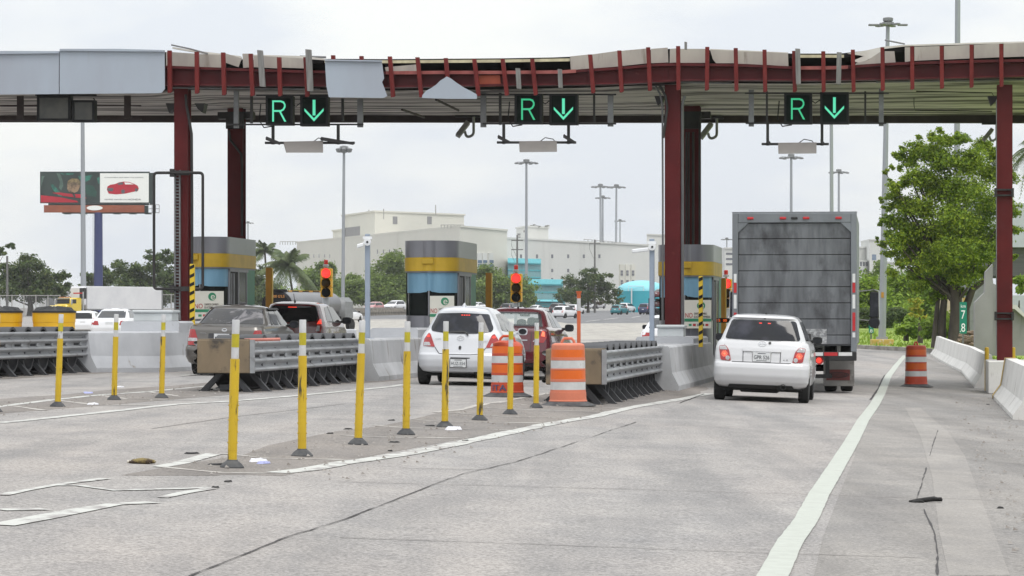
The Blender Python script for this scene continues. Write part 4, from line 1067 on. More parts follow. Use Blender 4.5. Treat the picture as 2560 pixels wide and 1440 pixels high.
# ------------------------------------------------------------------ traffic drums
M_wrefl = mat('drum_white', (0.56, 0.56, 0.56), 0.4, col2=(0.46, 0.46, 0.46), scale=5, col3=(0.18, 0.17, 0.16), scale3=7, ramp3=(0.66, 0.72))
def drum(px, py, H, R, label, body, refl, handle, crush=False, rot=0.0):
    p = gp(px, py); t = thing('traffic_drum', label, 'traffic drum', p, rot)
    mb = MB(); mb.lathe([(R * 1.5, 0.0), (R * 1.52, .012), (R * 1.12, .06), (R * 1.02, .075)], 36); mb.build('rubber_base', M_rub, t, smooth=30)
    S = [(.065, 1.0, .075, 1.04), (.075, 1.04, .09, 1.04), (.10, 1.0, .225, .985), (.228, .965, .26, .962), (.26, .95, .385, .945), (.39, .962, .425, .957), (.43, .945, .57, .935), (.575, .95, .595, .948), (.60, .93, .725, .92), (.73, .935, .77, .93), (.775, .91, .905, .90), (.91, .90, .965, .89), (.985, .84, 1.0, .70)]
    prof = []
    for z0, r0, z1, r1 in S: prof += [(R * r0, H * z0), (R * r1, H * z1)]
    mb = MB(); mb.lathe(prof, 40); o = mb.build('drum_shell', body, t, smooth=28)
    if crush:
        for v in o.data.vertices:
            k = max(0, (v.co.z / H - .72) / .28); d = k * (.5 + .5 * math.sin(math.atan2(v.co.y, v.co.x) * 2 + 2.2))
            v.co.z -= .07 * H * d * (1 if v.co.x < .05 else .4); v.co.x += .03 * k * math.sin(v.co.z * 40); v.co.y += .09 * d * k
    for z0, z1, r, m in [(.26, .385, .95, M_wrefl), (.60, .725, .93, M_wrefl), (.43, .57, .944, refl), (.775, .895, .911, refl)]:
        mb = MB(); mb.lathe([(R * (r + .006), H * z0), (R * (r - .002), H * z1)], 40, cap=False); mb.build('band', m, t, smooth=40)
    mb = MB(); w = handle * R
    mb.tube([(-w, 0, H * .97), (-w * .9, 0, H * 1.03), (-w * .55, 0, H * 1.075), (w * .55, 0, H * 1.075), (w * .9, 0, H * 1.03), (w, 0, H * .97)], .022, 8); mb.build('handle', body, t, smooth=50)
    return t
M_o1 = mat('drum_red_orange', (0.50, 0.065, 0.018), 0.5, col2=(0.42, 0.05, 0.016), scale=3)
M_o2 = mat('drum_faded_orange', (0.60, 0.185, 0.105), 0.55, col2=(0.52, 0.15, 0.085), scale=3, col3=(0.25, 0.08, 0.05), scale3=5, ramp3=(0.68, 0.74))
M_o3 = mat('drum_deep_red', (0.43, 0.05, 0.018), 0.5, col2=(0.33, 0.04, 0.018), scale=3)
M_or = mat('drum_reflective_orange', (0.70, 0.125, 0.006), 0.35, var=0.12, scale=3)
M_or3 = mat('drum_reflective_dark', (0.55, 0.095, 0.008), 0.35, var=0.15, scale=3)
d1 = drum(1268, 992, .94, .275, 'red-orange drum with crushed top and blue graffiti beside the white hatchback', M_o1, M_or, .45, True)
M_graf = mat('graffiti_blue', (0.06, 0.13, 0.38), 0.6, col2=(0.03, 0.22, 0.30), scale=9)
mb = MB(); vs, fs, _ = text_geo('ITA')
mb.add([(.2855 * math.sin(-.52 + a * .95), -.2855 * math.cos(-.52 + a * .95), .155 + b * .10) for a, b, q in vs], fs); mb.build('graffiti', M_graf, d1)
drum(1420, 1015, .97, .285, 'faded pinkish orange drum standing in front of the right crash cushion', M_o2, M_or, .36)
drum(2290, 968, .97, .26, 'dark red drum alone on the right shoulder, right of the truck', M_o3, M_or3, .14)

# tall orange marker post behind the faded drum
p = gp(1447, 985); t = thing('marker_post', 'tall orange marker post with white collar behind the faded drum', 'marker post', p, 0)
k = F / p.y; hh = (985 - 728) / k; M_omark = mat('marker_orange', (0.62, 0.13, 0.045), 0.5, var=0.15)
mb = MB(); mb.lathe([(.035, 0), (.033, hh - 49 / k)], 14); mb.lathe([(.034, hh - 18 / k), (.033, hh - 8 / k), (.048, hh - 3 / k), (.05, hh)], 14); mb.build('shaft', M_omark, t, smooth=40)
mb = MB(); mb.lathe([(.035, hh - 49 / k + .001), (.034, hh - 18 / k - .001)], 14); mb.build('collar', M_delw, t, smooth=40)

# ------------------------------------------------------------------ traffic lights, gate posts, camera poles, hazard posts
M_tly = mat('signal_yellow', (0.66, 0.36, 0.015), 0.45, var=0.12, scale=4)
M_redl = mat('signal_red_lit', (0.5, 0.02, 0.02), 0.3, var=0, emit=(1.0, 0.05, 0.04), es=1.25)
M_lamp_off = mat('signal_lens_off', (0.006, 0.010, 0.014), 0.25, var=0.3, spec=0.2)
M_lamp_off2 = mat('signal_lens_amber_off', (0.05, 0.032, 0.010), 0.3, var=0.4, scale=20, spec=0.2)
M_beac = mat('beacon_red', (0.50, 0.015, 0.015), 0.2, var=0.1, coat=0.5)
M_lgrey = mat('light_grey_metal', (0.42, 0.44, 0.46), 0.45, metal=0.3, var=0.12)
def tlight(px, ytop, ybot, label, ybase=800):
    u = 86.0; v = pv(px, u); zt, zb = pz(px, ytop, u), pz(px, ybot, u); g = gl(v, u).z + .2
    t = thing('traffic_light', label, 'traffic light', lane(v, u, g), -TH, 'three-lamp signals past the toll booths')
    H = zt - zb; w = .135 * H / .72 * 1.05; zt -= g; zb -= g
    mb = MB(); s = H / 3
    for k in range(3): mb.box(-w, w, 0, .22, zb + k * s + .004, zb + (k + 1) * s - .004, .012)
    h = mb.build('housing', M_tly, t)
    for k, m in enumerate([M_lamp_off, M_lamp_off2, M_redl]):
        zc = zb + (k + .5) * s
        mb = MB(); mb.lathe([(w * .86, -.02), (w * .80, -.055), (w * .5, -.075), (w * .1, -.08)], 24, 'y', (0, .03, zc)); mb.build('lens', m, h, smooth=40)
        mb = MB(); mb.lathe([(w * .92, 0.01), (w * .98, -.13)], 24, 'y', (0, .0, zc), cap=False, arc=(-.5, math.pi + .5)); mb.build('visor', M_tly, h, smooth=40)
    mb = MB(); mb.lathe([(.05, -.2), (.05, zb)], 12); mb.lathe([(.10, zb - .02), (.09, zb - .22)], 12); mb.build('pole', M_lgrey, t, smooth=40)
    mb = MB(); mb.lathe([(.035, zt), (.035, zt + .05), (.08, zt + .055), (.085, zt + .1), (.05, zt + .11)], 16); mb.build('beacon_base', M_lgrey, t, smooth=30)
    mb = MB(); mb.lathe([(.055, zt + .111), (.058, zt + .22), (.04, zt + .235)], 16); mb.build('beacon', M_beac, t, smooth=30)
tlight(815, 671, 743, 'traffic light showing red, between left booth and grey camera pole')
tlight(1290, 684, 755, 'traffic light showing red, right of the middle toll booth')
tlight(1815, 697, 770, 'traffic light showing red, half hidden by the left edge of the truck')
M_ochre = mat('gate_post_ochre', (0.48, 0.24, 0.02), 0.5, col2=(0.40, 0.19, 0.02), scale=2)
for x0, x1, y0, txt in [(664, 678, 669, 'ochre gate housing post right of the left booth'), (1214, 1227, 682, 'ochre gate housing post right of the middle booth'), (1799, 1813, 695, 'ochre gate housing post between right booth and truck')]:
    u = 80.5; v = pv((x0 + x1) / 2, u); g = gl(v, u).z + .2; w = (pv(x1, u) - pv(x0, u)) / 2; z = pz(x0, y0, u) - g
    t = thing('gate_post', txt, 'gate post', lane(v, u, g), -TH, 'ochre gate posts behind the booths')
    mb = MB(); mb.box(-w, w, 0, .18, 0, z, .008); mb.build('post', M_ochre, t)
    mb = MB(); mb.box(w + .001, w + .02, .02, .16, .2, z - .01); mb.build('edge_strip', M_byel, t)
M_campole = mat('pole_blue_grey', (0.30, 0.35, 0.43), 0.45, metal=0.2, var=0.1)
for px, yt, u, zb, dirn, txt in [(919, 585, 65.5, .9, -.35, 'slim blue-grey camera pole on the wall of the middle toll island'), (1630, 597, 66.0, .72, -1.0, 'slim blue-grey camera pole left of the middle red column')]:
    v = pv(px, u); t = thing('camera_pole', txt, 'camera pole', lane(v, u, zb), -TH); z = pz(px, yt, u) - zb
    mb = MB(); mb.box(-.05, .05, -.05, .05, 0, z, .01); mb.box(-.12, .12, -.12, .12, -.01, .02); mb.build('pole', M_campole, t)
    c = z - .17
    mb = MB(); mb.lathe([(.075, -.12), (.075, -.052)], 20, 'y', (.01, 0, c)); mb.box(-.09, .09, -.06, .06, c + .06, c + .12); mb.build('bracket', M_screen, t)
    mb = MB(); mb.lathe([(.022, -.135), (.022, -.121)], 12, 'y', (.015, 0, c)); mb.build('pivot', M_blk, t)
    mb = MB(); mb.box(.0, .34, -.04, .04, c - .09, c - .01, .015)
    for i, q in enumerate(mb.v):
        x = -q[0] * abs(dirn); y = q[1] - .13 - q[0] * .3 * (1 if dirn > -.6 else .3); mb.v[i] = (x - .06, y, q[2] - q[0] * .12)
    mb.f = [f[::-1] for f in mb.f]
    mb.build('camera', M_screen, t)
M_hazy = mat('hazard_yellow', (0.66, 0.45, 0.02), 0.5, var=0.1)
for px, y0, y1, u, zb, w, txt in [(481, 660, 855, 69.4, 1.0, .055, 'black and yellow striped post beside the left red column'), (1752, 690, 866, 67.5, .72, .045, 'black and yellow striped post right of the middle red column')]:
    v = pv(px, u); t = thing('hazard_post', txt, 'striped post', lane(v, u, zb), -TH); z = pz(px, y0, u) - zb
    mb = MB(); mb.box(-w, w, -.03, .03, 0, z, .006); p = mb.build('post', M_hazy, t)
    mb = MB(); n = 8
    for k in range(n):
        a = z * (k + .35) / n; mb.prism([(-w + .004, a), (w - .004, a + w * .9), (w - .004, a + w * .9 + z / n * .38), (-w + .004, a + z / n * .38)], lambda x, q, d: (x, d, q), -.034, -.0302)
    mb.build('stripe', M_blk, p)
# small lane display beside the right booth
u = 76; v = pv(1805, u); t = thing('lane_display', 'small black display with orange lettering between right booth and white hatchback', 'display', lane(v, u, pz(1805, 801, u)), -TH)
M_orled = mat('orange_led', (0.3, 0.06, 0.01), 0.5, var=0, emit=(1.0, 0.16, 0.02), es=1.0)
mb = MB(); mb.box(-.14, .2, 0, .12, -.055, .055, .008); mb.box(-.16, -.13, .02, .1, -.4, .1); b_ = mb.build('display_box', M_blk, t); mb = MB(); mb.text('5', -.06, -.002, 0, .035, .06); mb.text('00', .07, -.002, 0, .09, .06); mb.build('lettering', M_orled, b_)

# ------------------------------------------------------------------ barrier walls on the right shoulder
M_conr = mat('whitewashed_concrete', (0.66, 0.645, 0.62), 0.8, col2=(0.56, 0.545, 0.52), scale=1.0, bump=0.25, bscale=18, col3=(0.24, 0.21, 0.18), scale3=2.2, ramp3=(0.62, 0.72), stretch3=(1.5, 1, .35))
def jers_path(label, pts, h, top=.15, yellow=False):
    P = [gl(v, u) for v, u in pts]; root = P[0].copy()
    t = thing('concrete_barrier', label, 'concrete barrier', root, 0)
    mb = MB(); rows = []
    for i, (v, u) in enumerate(pts):
        p = P[i]; z = p.z
        sec = []
        for o, hh in ((-.28, 0), (-.28, .08), (-.12, .30), (-.03, h), (-.03 + top, h), (.10 + top, .30), (.26 + top, .08), (.26 + top, 0)):
            q = lane(v + o, u); sec.append((q.x - root.x, q.y - root.y, z + hh - root.z))
        rows.append(sec)
    mb.grid(rows); n = len(rows[0]); mb.add(rows[0], [tuple(range(n))]); mb.add(rows[-1], [tuple(range(n - 1, -1, -1))])
    mb.build('wall', M_conr, t, smooth=25)
    return t, root
jers_path('long white barrier running away along the right shoulder behind the dark red drum', [(1.55 - .9 * max(0, (u - 100) / 35), u) for u in range(76, 136, 3)], .80)
vB = pv(2480, 67.0) + .28
tb, rb = jers_path('near white barrier with ochre end stripe at the right edge', [(vB, u) for u in (66.8, 63, 58, 52)][::1], .84, .22)
b = MB(); z0 = gl(vB, 66.8).z
for k in range(1):
    rows = []
    for u in (66.6, 65.7):
        z = gl(vB, u).z; r = []
        for o, hh in ((-.286, 0.02), (-.286, .08), (-.126, .30), (-.036, .845), (.19, .846)):
            q = lane(vB + o, u); r.append((q.x - rb.x, q.y - rb.y, z + hh - rb.z))
        rows.append(r)
    b.grid(rows)
b.build('ochre_stripe', M_ylstripe, tb)
p = gl(pv(2476, 70.5), 70.5); t = thing('concrete_plinth', 'low white concrete footing round the right red column', 'concrete footing', p, -TH)
mb = MB(); mb.box(-.05, 1.15, 0, 3, 0, .72, .02); mb.build('block', M_conr, t)
for px in (2467, 2533):
    u = 73.8; v = pv(px, u); z = gl(v, u).z; t = thing('bollard', 'short ochre bollard ' + ('left' if px < 2500 else 'right') + ' of the right red column foot', 'bollard', lane(v, u, z), -TH, 'ochre bollards at the right column')
    zt = pz(px, 868, u) - z; mb = MB(); mb.lathe([(.05, 0), (.05, zt - .02), (.03, zt)], 14); mb.build('post', M_byel, t, smooth=40)
# ------------------------------------------------------------------ vehicles
def paint(name, col, rough=0.28, coat=0.7, metal=0.0, var=0.05): return mat(name, col, rough, metal=metal, var=var, scale=1.2, coat=coat)
M_glass = mat('car_glass', (0.008, 0.009, 0.011), 0.05, var=0.0, spec=0.5)
M_tint = mat('tinted_glass', (0.012, 0.013, 0.017), 0.06, col2=(0.045, 0.046, 0.062), scale=2.2, ramp=(.48, .68), spec=0.35)
M_frit = mat('window_black', (0.008, 0.008, 0.009), 0.3, var=0)
M_tyre = mat('tyre', (0.016, 0.016, 0.016), 0.85, var=0.3, scale=8)
M_rim = mat('alloy_rim', (0.42, 0.42, 0.43), 0.35, metal=0.7, var=0.1)
M_under = mat('underbody', (0.008, 0.008, 0.008), 0.9, var=0.2)
M_trim = mat('black_trim', (0.014, 0.014, 0.015), 0.5, var=0.1)
M_tail = mat('tail_light', (0.36, 0.012, 0.014), 0.15, var=0.2, scale=12, coat=0.7)
M_taillit = mat('brake_light_lit', (0.5, 0.02, 0.015), 0.2, var=0, emit=(1.0, 0.06, 0.03), es=0.9)
M_sunlit = mat('lamp_ring_lit', (0.8, 0.2, 0.1), 0.2, var=0, emit=(1.0, 0.13, 0.06), es=0.9)
M_clear = mat('clear_lens', (0.50, 0.49, 0.50), 0.15, var=0.35, scale=18, coat=0.7)
M_chrome = mat('chrome', (0.55, 0.55, 0.56), 0.18, metal=0.9, var=0.1)
M_plate = mat('plate_white', (0.66, 0.67, 0.68), 0.5, var=0.05)
M_ink = mat('plate_ink', (0.03, 0.035, 0.05), 0.5, var=0)
M_seam = mat('panel_gap', (0.045, 0.045, 0.05), 0.7, var=0)
M_seat = mat('seat_fabric', (0.02, 0.02, 0.02), 0.9, var=0.2)
M_clearglass = mat('see_through_glass', (0.55, 0.65, 0.62), 0.03, var=0, alpha=0.22, coat=0.4)

class Car:
    """Body lofted from plan outlines stacked by height. tbl rows: (z, half width, rear y, front y)."""
    def __init__(s, tbl, L, rc=.16, bow=.05, rcf=.25, bowf=.10, bulge=.035, arch=None, wr=.30, dz=.03, ns=64):
        s.tbl, s.L, s.rc, s.bow, s.rcf, s.bowf, s.bulge = tbl, L, rc, bow, rcf, bowf, bulge
        s.arch, s.wr, s.dz, s.ns = arch or [], wr, dz, ns
    def row(s, z): return interp(s.tbl, z)
    def yr(s, x, z):
        w, r, f = s.row(z); q = abs(x) / w; y = r + s.bow * q * q; e = abs(x) - (w - s.rc)
        if e > 0: e = min(e, s.rc); y += s.rc - math.sqrt(max(0, s.rc ** 2 - e ** 2))
        return y
    def yf(s, x, z):
        w, r, f = s.row(z); q = abs(x) / w; y = f - s.bowf * q * q; e = abs(x) - (w - s.rcf)
        if e > 0: e = min(e, s.rcf); y -= s.rcf - math.sqrt(max(0, s.rcf ** 2 - e ** 2))
        return y
    def xs(s, y, z):
        w, r, f = s.row(z); q = (y - s.L / 2) / (s.L / 2)
        return w * (1 + s.bulge * max(0, 1 - q * q))
    def ring(s, z):
        w, r, f = s.row(z); pts = []
        fr = [0, .25, .5, .7] + [1 - s.rc / w * k for k in (1, .8, .6, .42, .26, .13, .04, 0)]
        fr = sorted(set(max(0, min(1, q)) for q in fr))
        while len(fr) < 12: fr.insert(1, fr[1] * .5)
        half = [(q * w, s.yr(q * w, z)) for q in fr]
        y0 = half[-1][1]; y1 = s.yf(w, z)
        if y1 < y0 + .02: y1 = y0 + .02
        for k in range(1, s.ns):
            y = y0 + (y1 - y0) * k / s.ns; x = s.xs(y, z)
            for ya in s.arch:
                d = math.hypot(y - ya, z - s.wr)
                if d < s.wr + .07 and w > .5: x -= .10
            half.append((x, y))
        ff = [1, .97, .90, .80, .68] + [.45, .2, 0]
        half += [(q * w, s.yf(q * w, z)) for q in ff]
        return half
    def body(s, m, holes=()):
        zs = sorted(set([r[0] for r in s.tbl] + [s.tbl[0][0] + k * s.dz for k in range(int((s.tbl[-1][0] - s.tbl[0][0]) / s.dz) + 1)]))
        zs = [z for i, z in enumerate(zs) if i == 0 or z - zs[i - 1] > .004]
        b = MB(); rows = []
        for z in zs:
            h = s.ring(z); full = [(x, y, z) for x, y in h] + [(-x, y, z) for x, y in h[-2:0:-1]]
            rows.append(full)
        n = len(rows[0]); vs = [p for r in rows for p in r]; fs = []
        for i in range(len(rows) - 1):
            for k in range(n):
                f = (i * n + k, i * n + (k + 1) % n, (i + 1) * n + (k + 1) % n, (i + 1) * n + k)
                if holes:
                    c = [sum(vs[q][a] for q in f) / 4 for a in range(3)]; skip = False
                    for kind, poly in holes:
                        if kind == 'rear' and c[1] < s.L * .5 and abs(c[1] - s.yr(c[0], c[2])) < .06 and inside((c[0], c[2]), poly): skip = True
                        if kind == 'front' and c[1] > s.L * .4 and abs(c[1] - s.yf(c[0], c[2])) < .08 and inside((c[0], c[2]), poly): skip = True
                        if kind == 'side' and abs(abs(c[0]) - s.xs(c[1], c[2])) < .05 and inside((c[1], c[2]), poly): skip = True
                    if skip: continue
                fs.append(f)
        fs.append(tuple(range(n - 1, -1, -1))); fs.append(tuple((len(rows) - 1) * n + k for k in range(n)))
        b.add(vs, fs)
        return b
    def rear(s, b, poly, off=.004, thick=.03, step=.04): return patch(b, poly, lambda x, z, o: (x, s.yr(x, z) - o, z), off, thick, step)
    def front(s, b, poly, off=.004, thick=.03, step=.06): return patch(b, poly, lambda x, z, o: (x, s.yf(x, z) + o, z), off, thick, step)
    def side(s, b, poly, sd, off=.004, thick=.03, step=.07): return patch(b, poly, lambda y, z, o: (sd * (s.xs(y, z) + o), y, z), off, thick, step)
def mir(poly): return [(-x, z) for x, z in poly][::-1]
def wheels(t, ys, r, tw, xo, rim=True, detail=True):
    for y in ys:
        for sd in (-1, 1):
            b = MB(); b.lathe([(r * .62, -tw * .5), (r * .88, -tw * .5), (r * .97, -tw * .44), (r, -tw * .3), (r, tw * .3), (r * .97, tw * .44), (r * .88, tw * .5), (r * .62, tw * .5)], 28, 'x', (0, 0, 0))
            w = b.build('wheel', M_tyre, t, smooth=35); w.location = (sd * (xo - tw / 2), y, r)
            if rim:
                b = MB(); b.lathe([(.02, sd * tw * .36), (r * .2, sd * tw * .40), (r * .60, sd * tw * .42), (r * .615, sd * tw * .48)], 24, 'x', cap=False)
                if detail:
                    for k in range(7):
                        a = k * 2 * math.pi / 7; c, sn = math.cos(a), math.sin(a); q = sd * tw * .46
                        b.add([(q, c * r * .1 - sn * .02, sn * r * .1 + c * .02), (q, c * r * .1 + sn * .02, sn * r * .1 - c * .02), (q, c * r * .6 + sn * .035, sn * r * .6 - c * .035), (q, c * r * .6 - sn * .035, sn * r * .6 + c * .035)], [(0, 1, 2, 3)])
                b.build('rim', M_rim, w)
def mirror(t, x, y, z, sd, m, sx=.105, sz=.075):
    b = MB(); rows = []
    for k in range(7):
        a = k / 6; yy = a * .16; sc = math.sqrt(max(.05, 1 - (a * .98) ** 2)); ring = []
        for q in range(16):
            g = 2 * math.pi * q / 16; ex = abs(math.cos(g)) ** .6 * (1 if math.cos(g) > 0 else -1); ez = abs(math.sin(g)) ** .6 * (1 if math.sin(g) > 0 else -1)
            ring.append((x + sx * ex * sc, y + yy, z + sz * ez * sc))
        rows.append(ring)
    n = 16; b.add([p for r in rows for p in r], [(i * n + k, i * n + (k + 1) % n, (i + 1) * n + (k + 1) % n, (i + 1) * n + k) for i in range(6) for k in range(n)] + [tuple(range(n - 1, -1, -1)), tuple(6 * n + k for k in range(n))])
    b.tube([(x - sd * .2, y + .08, z - .03), (x - sd * .05, y + .06, z - .02)], .03, 8)
    o = b.build('wing_mirror', m, t, smooth=50)
    b = MB(); b.lathe([(1, -.006), (1, -.001)], 16, 'y'); b.v = [(x + p[0] * sx * .82, y + p[1], z + p[2] * sz * .8) for p in b.v]; b.build('mirror_glass', M_tint, o)
def plate(t, x, z, y, txt, frame, w=.305, h=.155):
    b = MB(); b.box(x - w / 2 - .012, x + w / 2 + .012, y + .0, y + .02, z - h / 2 - .012, z + h / 2 + .012, .004); p = b.build('licence_plate', frame, t)
    b = MB(); b.box(x - w / 2, x + w / 2, y - .004, y - .0005, z - h / 2, z + h / 2); b.build('plate_face', M_plate, p)
    if txt:
        b = MB(); b.text(txt, x, y - .0045, z - .005, w * .88, h * .42, .003); b.box(x - .07, x + .07, y - .006, y - .0045, z + h * .36, z + h * .43); b.box(x - .09, x + .09, y - .006, y - .0045, z - h * .43, z - h * .38); b.build('plate_number', M_ink, p)
def strip(c, b, pts, w=.012, off=.004, fn='rear', sd=1):
    for (a0, b0), (a1, b1) in zip(pts, pts[1:]):
        d = Vector((a1 - a0, b1 - b0)); n = Vector((-d.y, d.x)).normalized() * w / 2
        q = [(a0 + n.x, b0 + n.y), (a0 - n.x, b0 - n.y), (a1 - n.x, b1 - n.y), (a1 + n.x, b1 + n.y)][::1]
        if fn == 'rear': c.rear(b, q, off, .01, .08)
        else: c.side(b, q, sd, off, .01, .1)
def base_parts(t, c, m, holes=()):
    b = c.body(m, holes); o = b.build('body', m, t, smooth=38)
    z0 = c.tbl[0][0]; w = c.tbl[0][1]
    b = MB(); b.box(-w + .02, w - .02, .25, c.L - .3, z0 - .06, z0 + .12, .02); b.tube([(w * .45, .1, z0 + .02), (w * .45, 1.2, z0 + .02)], .05, 8); b.box(-w * .5, w * .4, .35, 1.1, z0 - .09, z0 + .02, .02); b.build('underbody', M_under, t)
    return o
def put(name, label, px, py, dy=0.0, group=None, rz=-TH):
    p = gp(px, py); p = p + Vector((SN, CS, 0)) * dy; p.z = ground(p.x, p.y) - .004
    t = thing(name, label, 'car', p, rz, group)
    e = .8; sl = (ground(p.x + CS * e, p.y - SN * e) - ground(p.x - CS * e, p.y + SN * e)) / (2 * e)
    t.rotation_euler = (0, -math.atan(sl), rz)
    return t

# --- white hatchback nearest the camera (plate GPR 526)
M_wpaint = paint('white_paint', (0.60, 0.60, 0.615)); M_wpaint2 = paint('white_paint_pearl', (0.60, 0.61, 0.64))
t = put('parked_car', 'white hatchback with plate GPR 526 waiting behind the box truck', 1903, 1003, -.55)
t.name = 'white_hatchback'
c = Car([(.25, .74, .16, 3.72), (.29, .79, .10, 3.80), (.36, .825, .04, 3.85), (.46, .835, .0, 3.88), (.60, .835, .0, 3.90), (.665, .83, .02, 3.88), (.70, .828, .055, 3.80), (.80, .825, .07, 3.60), (.93, .815, .105, 3.15), (1.03, .785, .15, 2.95), (1.08, .735, .18, 2.85),
         (1.20, .69, .235, 2.62), (1.36, .625, .315, 2.30), (1.44, .59, .36, 2.12), (1.475, .565, .33, 2.05), (1.505, .53, .37, 1.95), (1.525, .47, .48, 1.85), (1.538, .36, .62, 1.7), (1.545, .18, .85, 1.5)], 3.90, rc=.15, bow=.07, arch=[.62, 2.99], wr=.295)
base_parts(t, c, M_wpaint)
b = MB(); c.rear(b, round_poly([(-.665, 1.095), (-.2, 1.085), (.2, 1.085), (.665, 1.095), (.565, 1.435), (-.565, 1.435)], .05), .013, .04, .03); g = b.build('rear_window', M_tint, t, smooth=40)
b = MB(); c.rear(b, [(-.08, 1.375), (-.03, 1.375), (-.03, 1.39), (-.08, 1.39)], .017, .005); c.rear(b, [(.075, 1.375), (.125, 1.375), (.125, 1.39), (.075, 1.39)], .017, .005); b.build('high_brake_light', M_taillit, g)
for sd in (1, -1):
    P = round_poly([(.535, .705), (.72, .715), (.765, .965), (.64, .975), (.575, .89)], .03); P = P if sd > 0 else mir(P)
    b = MB(); c.rear(b, P, .012, .04); l = b.build('tail_light', M_tail, t, smooth=40)
    P = round_poly([(.60, .90), (.745, .895), (.757, .958), (.645, .967)], .015); P = P if sd > 0 else mir(P)
    b = MB(); c.rear(b, P, .016, .006); b.build('clear_lens', M_clear, l)
    b = MB(); cx, cz = sd * .655, .825
    for k in range(14):
        a = 2 * math.pi * k / 14; ca, sa = math.cos(a), math.sin(a); P = [(cx + ca * .032 - sa * .006, cz + sa * .028 + ca * .004), (cx + ca * .028 + sa * .004, cz + sa * .028 - ca * .004), (cx + ca * .06 + sa * .003, cz + sa * .06 - ca * .003), (cx + ca * .06 - sa * .003, cz + sa * .06 + ca * .003)]
        c.rear(b, P, .016, .004)
    ring = [(cx + .022 * math.cos(a), cz + .022 * math.sin(a)) for a in [2 * math.pi * k / 16 for k in range(16)]]; c.rear(b, ring, .016, .004); b.build('lit_lamp', M_sunlit, l)
    b = MB(); q = [(sd * .595 + .038 * math.cos(a), .755 + .038 * math.sin(a)) for a in [2 * math.pi * k / 18 for k in range(18)]]; c.rear(b, q, .018, .006); b.build('reverse_lamp', M_clear, l)
b = MB(); c.rear(b, round_poly([(-.335, .885), (.335, .885), (.335, .95), (-.335, .95)], .02), .025, .03); b.build('hatch_handle', M_wpaint, t, smooth=40)
plate(t, 0, .79, c.yr(0, .79) - .012, 'GPR 526', M_chrome)
b = MB(); strip(c, b, [(-.33, .88), (-.325, .70)]); strip(c, b, [(.33, .88), (.325, .70)]); strip(c, b, [(-.52, .695), (.52, .695)], .012); strip(c, b, [(.68, 1.08), (.66, .98)], .008); strip(c, b, [(-.68, 1.08), (-.66, .98)], .008); b.build('hatch_seam', M_seam, t)
b = MB(); ring = [(.07 * math.cos(a), 1.025 + .045 * math.sin(a)) for a in [2 * math.pi * k / 24 for k in range(24)]]
for i in range(24): strip(c, b, [ring[i], ring[(i + 1) % 24]], .012, .008)
strip(c, b, [(-.055, 1.025), (-.015, 1.025)], .022, .008); strip(c, b, [(.015, 1.025), (.055, 1.025)], .022, .008); strip(c, b, [(0, 1.0), (0, 1.05)], .014, .008); b.build('badge', M_chrome, t)
b = MB(); b.text('x A', .42, c.yr(.42, .755) - .004, .755, .09, .03, .004); b.build('model_lettering', M_chrome, t)
b = MB(); c.rear(b, [(.13 + .025 * math.cos(a), 1.04 + .025 * math.sin(a)) for a in [2 * math.pi * k / 10 for k in range(10)]], .01, .01); c.rear(b, [(.0, 1.455), (.035, 1.455), (.035, 1.468), (.0, 1.468)], .008, .008, .02); b.build('washer_plug', M_trim, t)
b = MB(); b.lathe([(.052, -.02), (.058, .25)], 18, 'y', (.39, .10, .275), cap=False); b.lathe([(.04, -.02), (.04, .25)], 18, 'y', (.39, .10, .275), cap=False); b.lathe([(.04, -.02), (.052, -.02)], 18, 'y', (.39, .10, .275), cap=False); b.lathe([(.039, .05), (.001, .06)], 18, 'y', (.39, .10, .275), cap=False); b.build('exhaust', M_trim, t, smooth=40)
b = MB(); b.tube([(.02, .75, 1.53), (.02, .70, 1.57)], [.03, .012], 8); b.build('antenna_stub', M_trim, t)
b = MB(); c.rear(b, [(-.59, .235), (.59, .235), (.55, .30), (-.55, .30)], .012, .05); b.build('bumper_lower_trim', M_trim, t)
for sd in (1, -1):
    b = MB(); c.side(b, round_poly([(.55, 1.10), (1.35, 1.09), (1.35, 1.43), (.75, 1.42)], .04), sd); c.side(b, round_poly([(1.42, 1.09), (2.55, 1.09), (2.05, 1.43), (1.42, 1.43)], .05), sd); b.build('side_window', M_glass, t, smooth=40)
    mirror(t, sd * .885, 2.45, 1.10, sd, M_trim, .09, .065)
b = MB(); c.front(b, [(-.62, 1.1), (.62, 1.1), (.52, 1.42), (-.52, 1.42)]); b.build('windscreen', M_glass, t, smooth=40)
wheels(t, [.62, 2.99], .295, .185, .835)

# --- white hatchback in the middle lane (plate HUZ-554)
t = put('white_hatchback', 'white hatchback with plate HUZ-554 and black wiper in the middle lane', 1156, 963, -.5)
c = Car([(.24, .70, .18, 3.60), (.27, .77, .08, 3.68), (.36, .82, .02, 3.74), (.48, .835, .0, 3.78), (.58, .835, .01, 3.80), (.625, .83, .045, 3.78), (.75, .815, .085, 3.62), (.90, .785, .125, 3.35), (.99, .745, .16, 3.15), (1.06, .69, .20, 2.98),
         (1.20, .625, .265, 2.70), (1.36, .535, .345, 2.32), (1.42, .49, .35, 2.15), (1.455, .45, .37, 2.05), (1.485, .39, .46, 1.95), (1.51, .28, .65, 1.8), (1.525, .13, .95, 1.6)], 3.80, rc=.22, bow=.11, arch=[.58, 3.04], wr=.30, bulge=.04)
base_parts(t, c, M_wpaint2)
b = MB(); c.rear(b, round_poly([(-.575, 1.035), (-.3, 1.0), (0, .99), (.3, 1.0), (.575, 1.035), (.60, 1.10), (.485, 1.37), (.0, 1.385), (-.485, 1.37), (-.60, 1.10)], .03), .013, .04, .03); g = b.build('rear_window', M_tint, t, smooth=40)
b = MB()
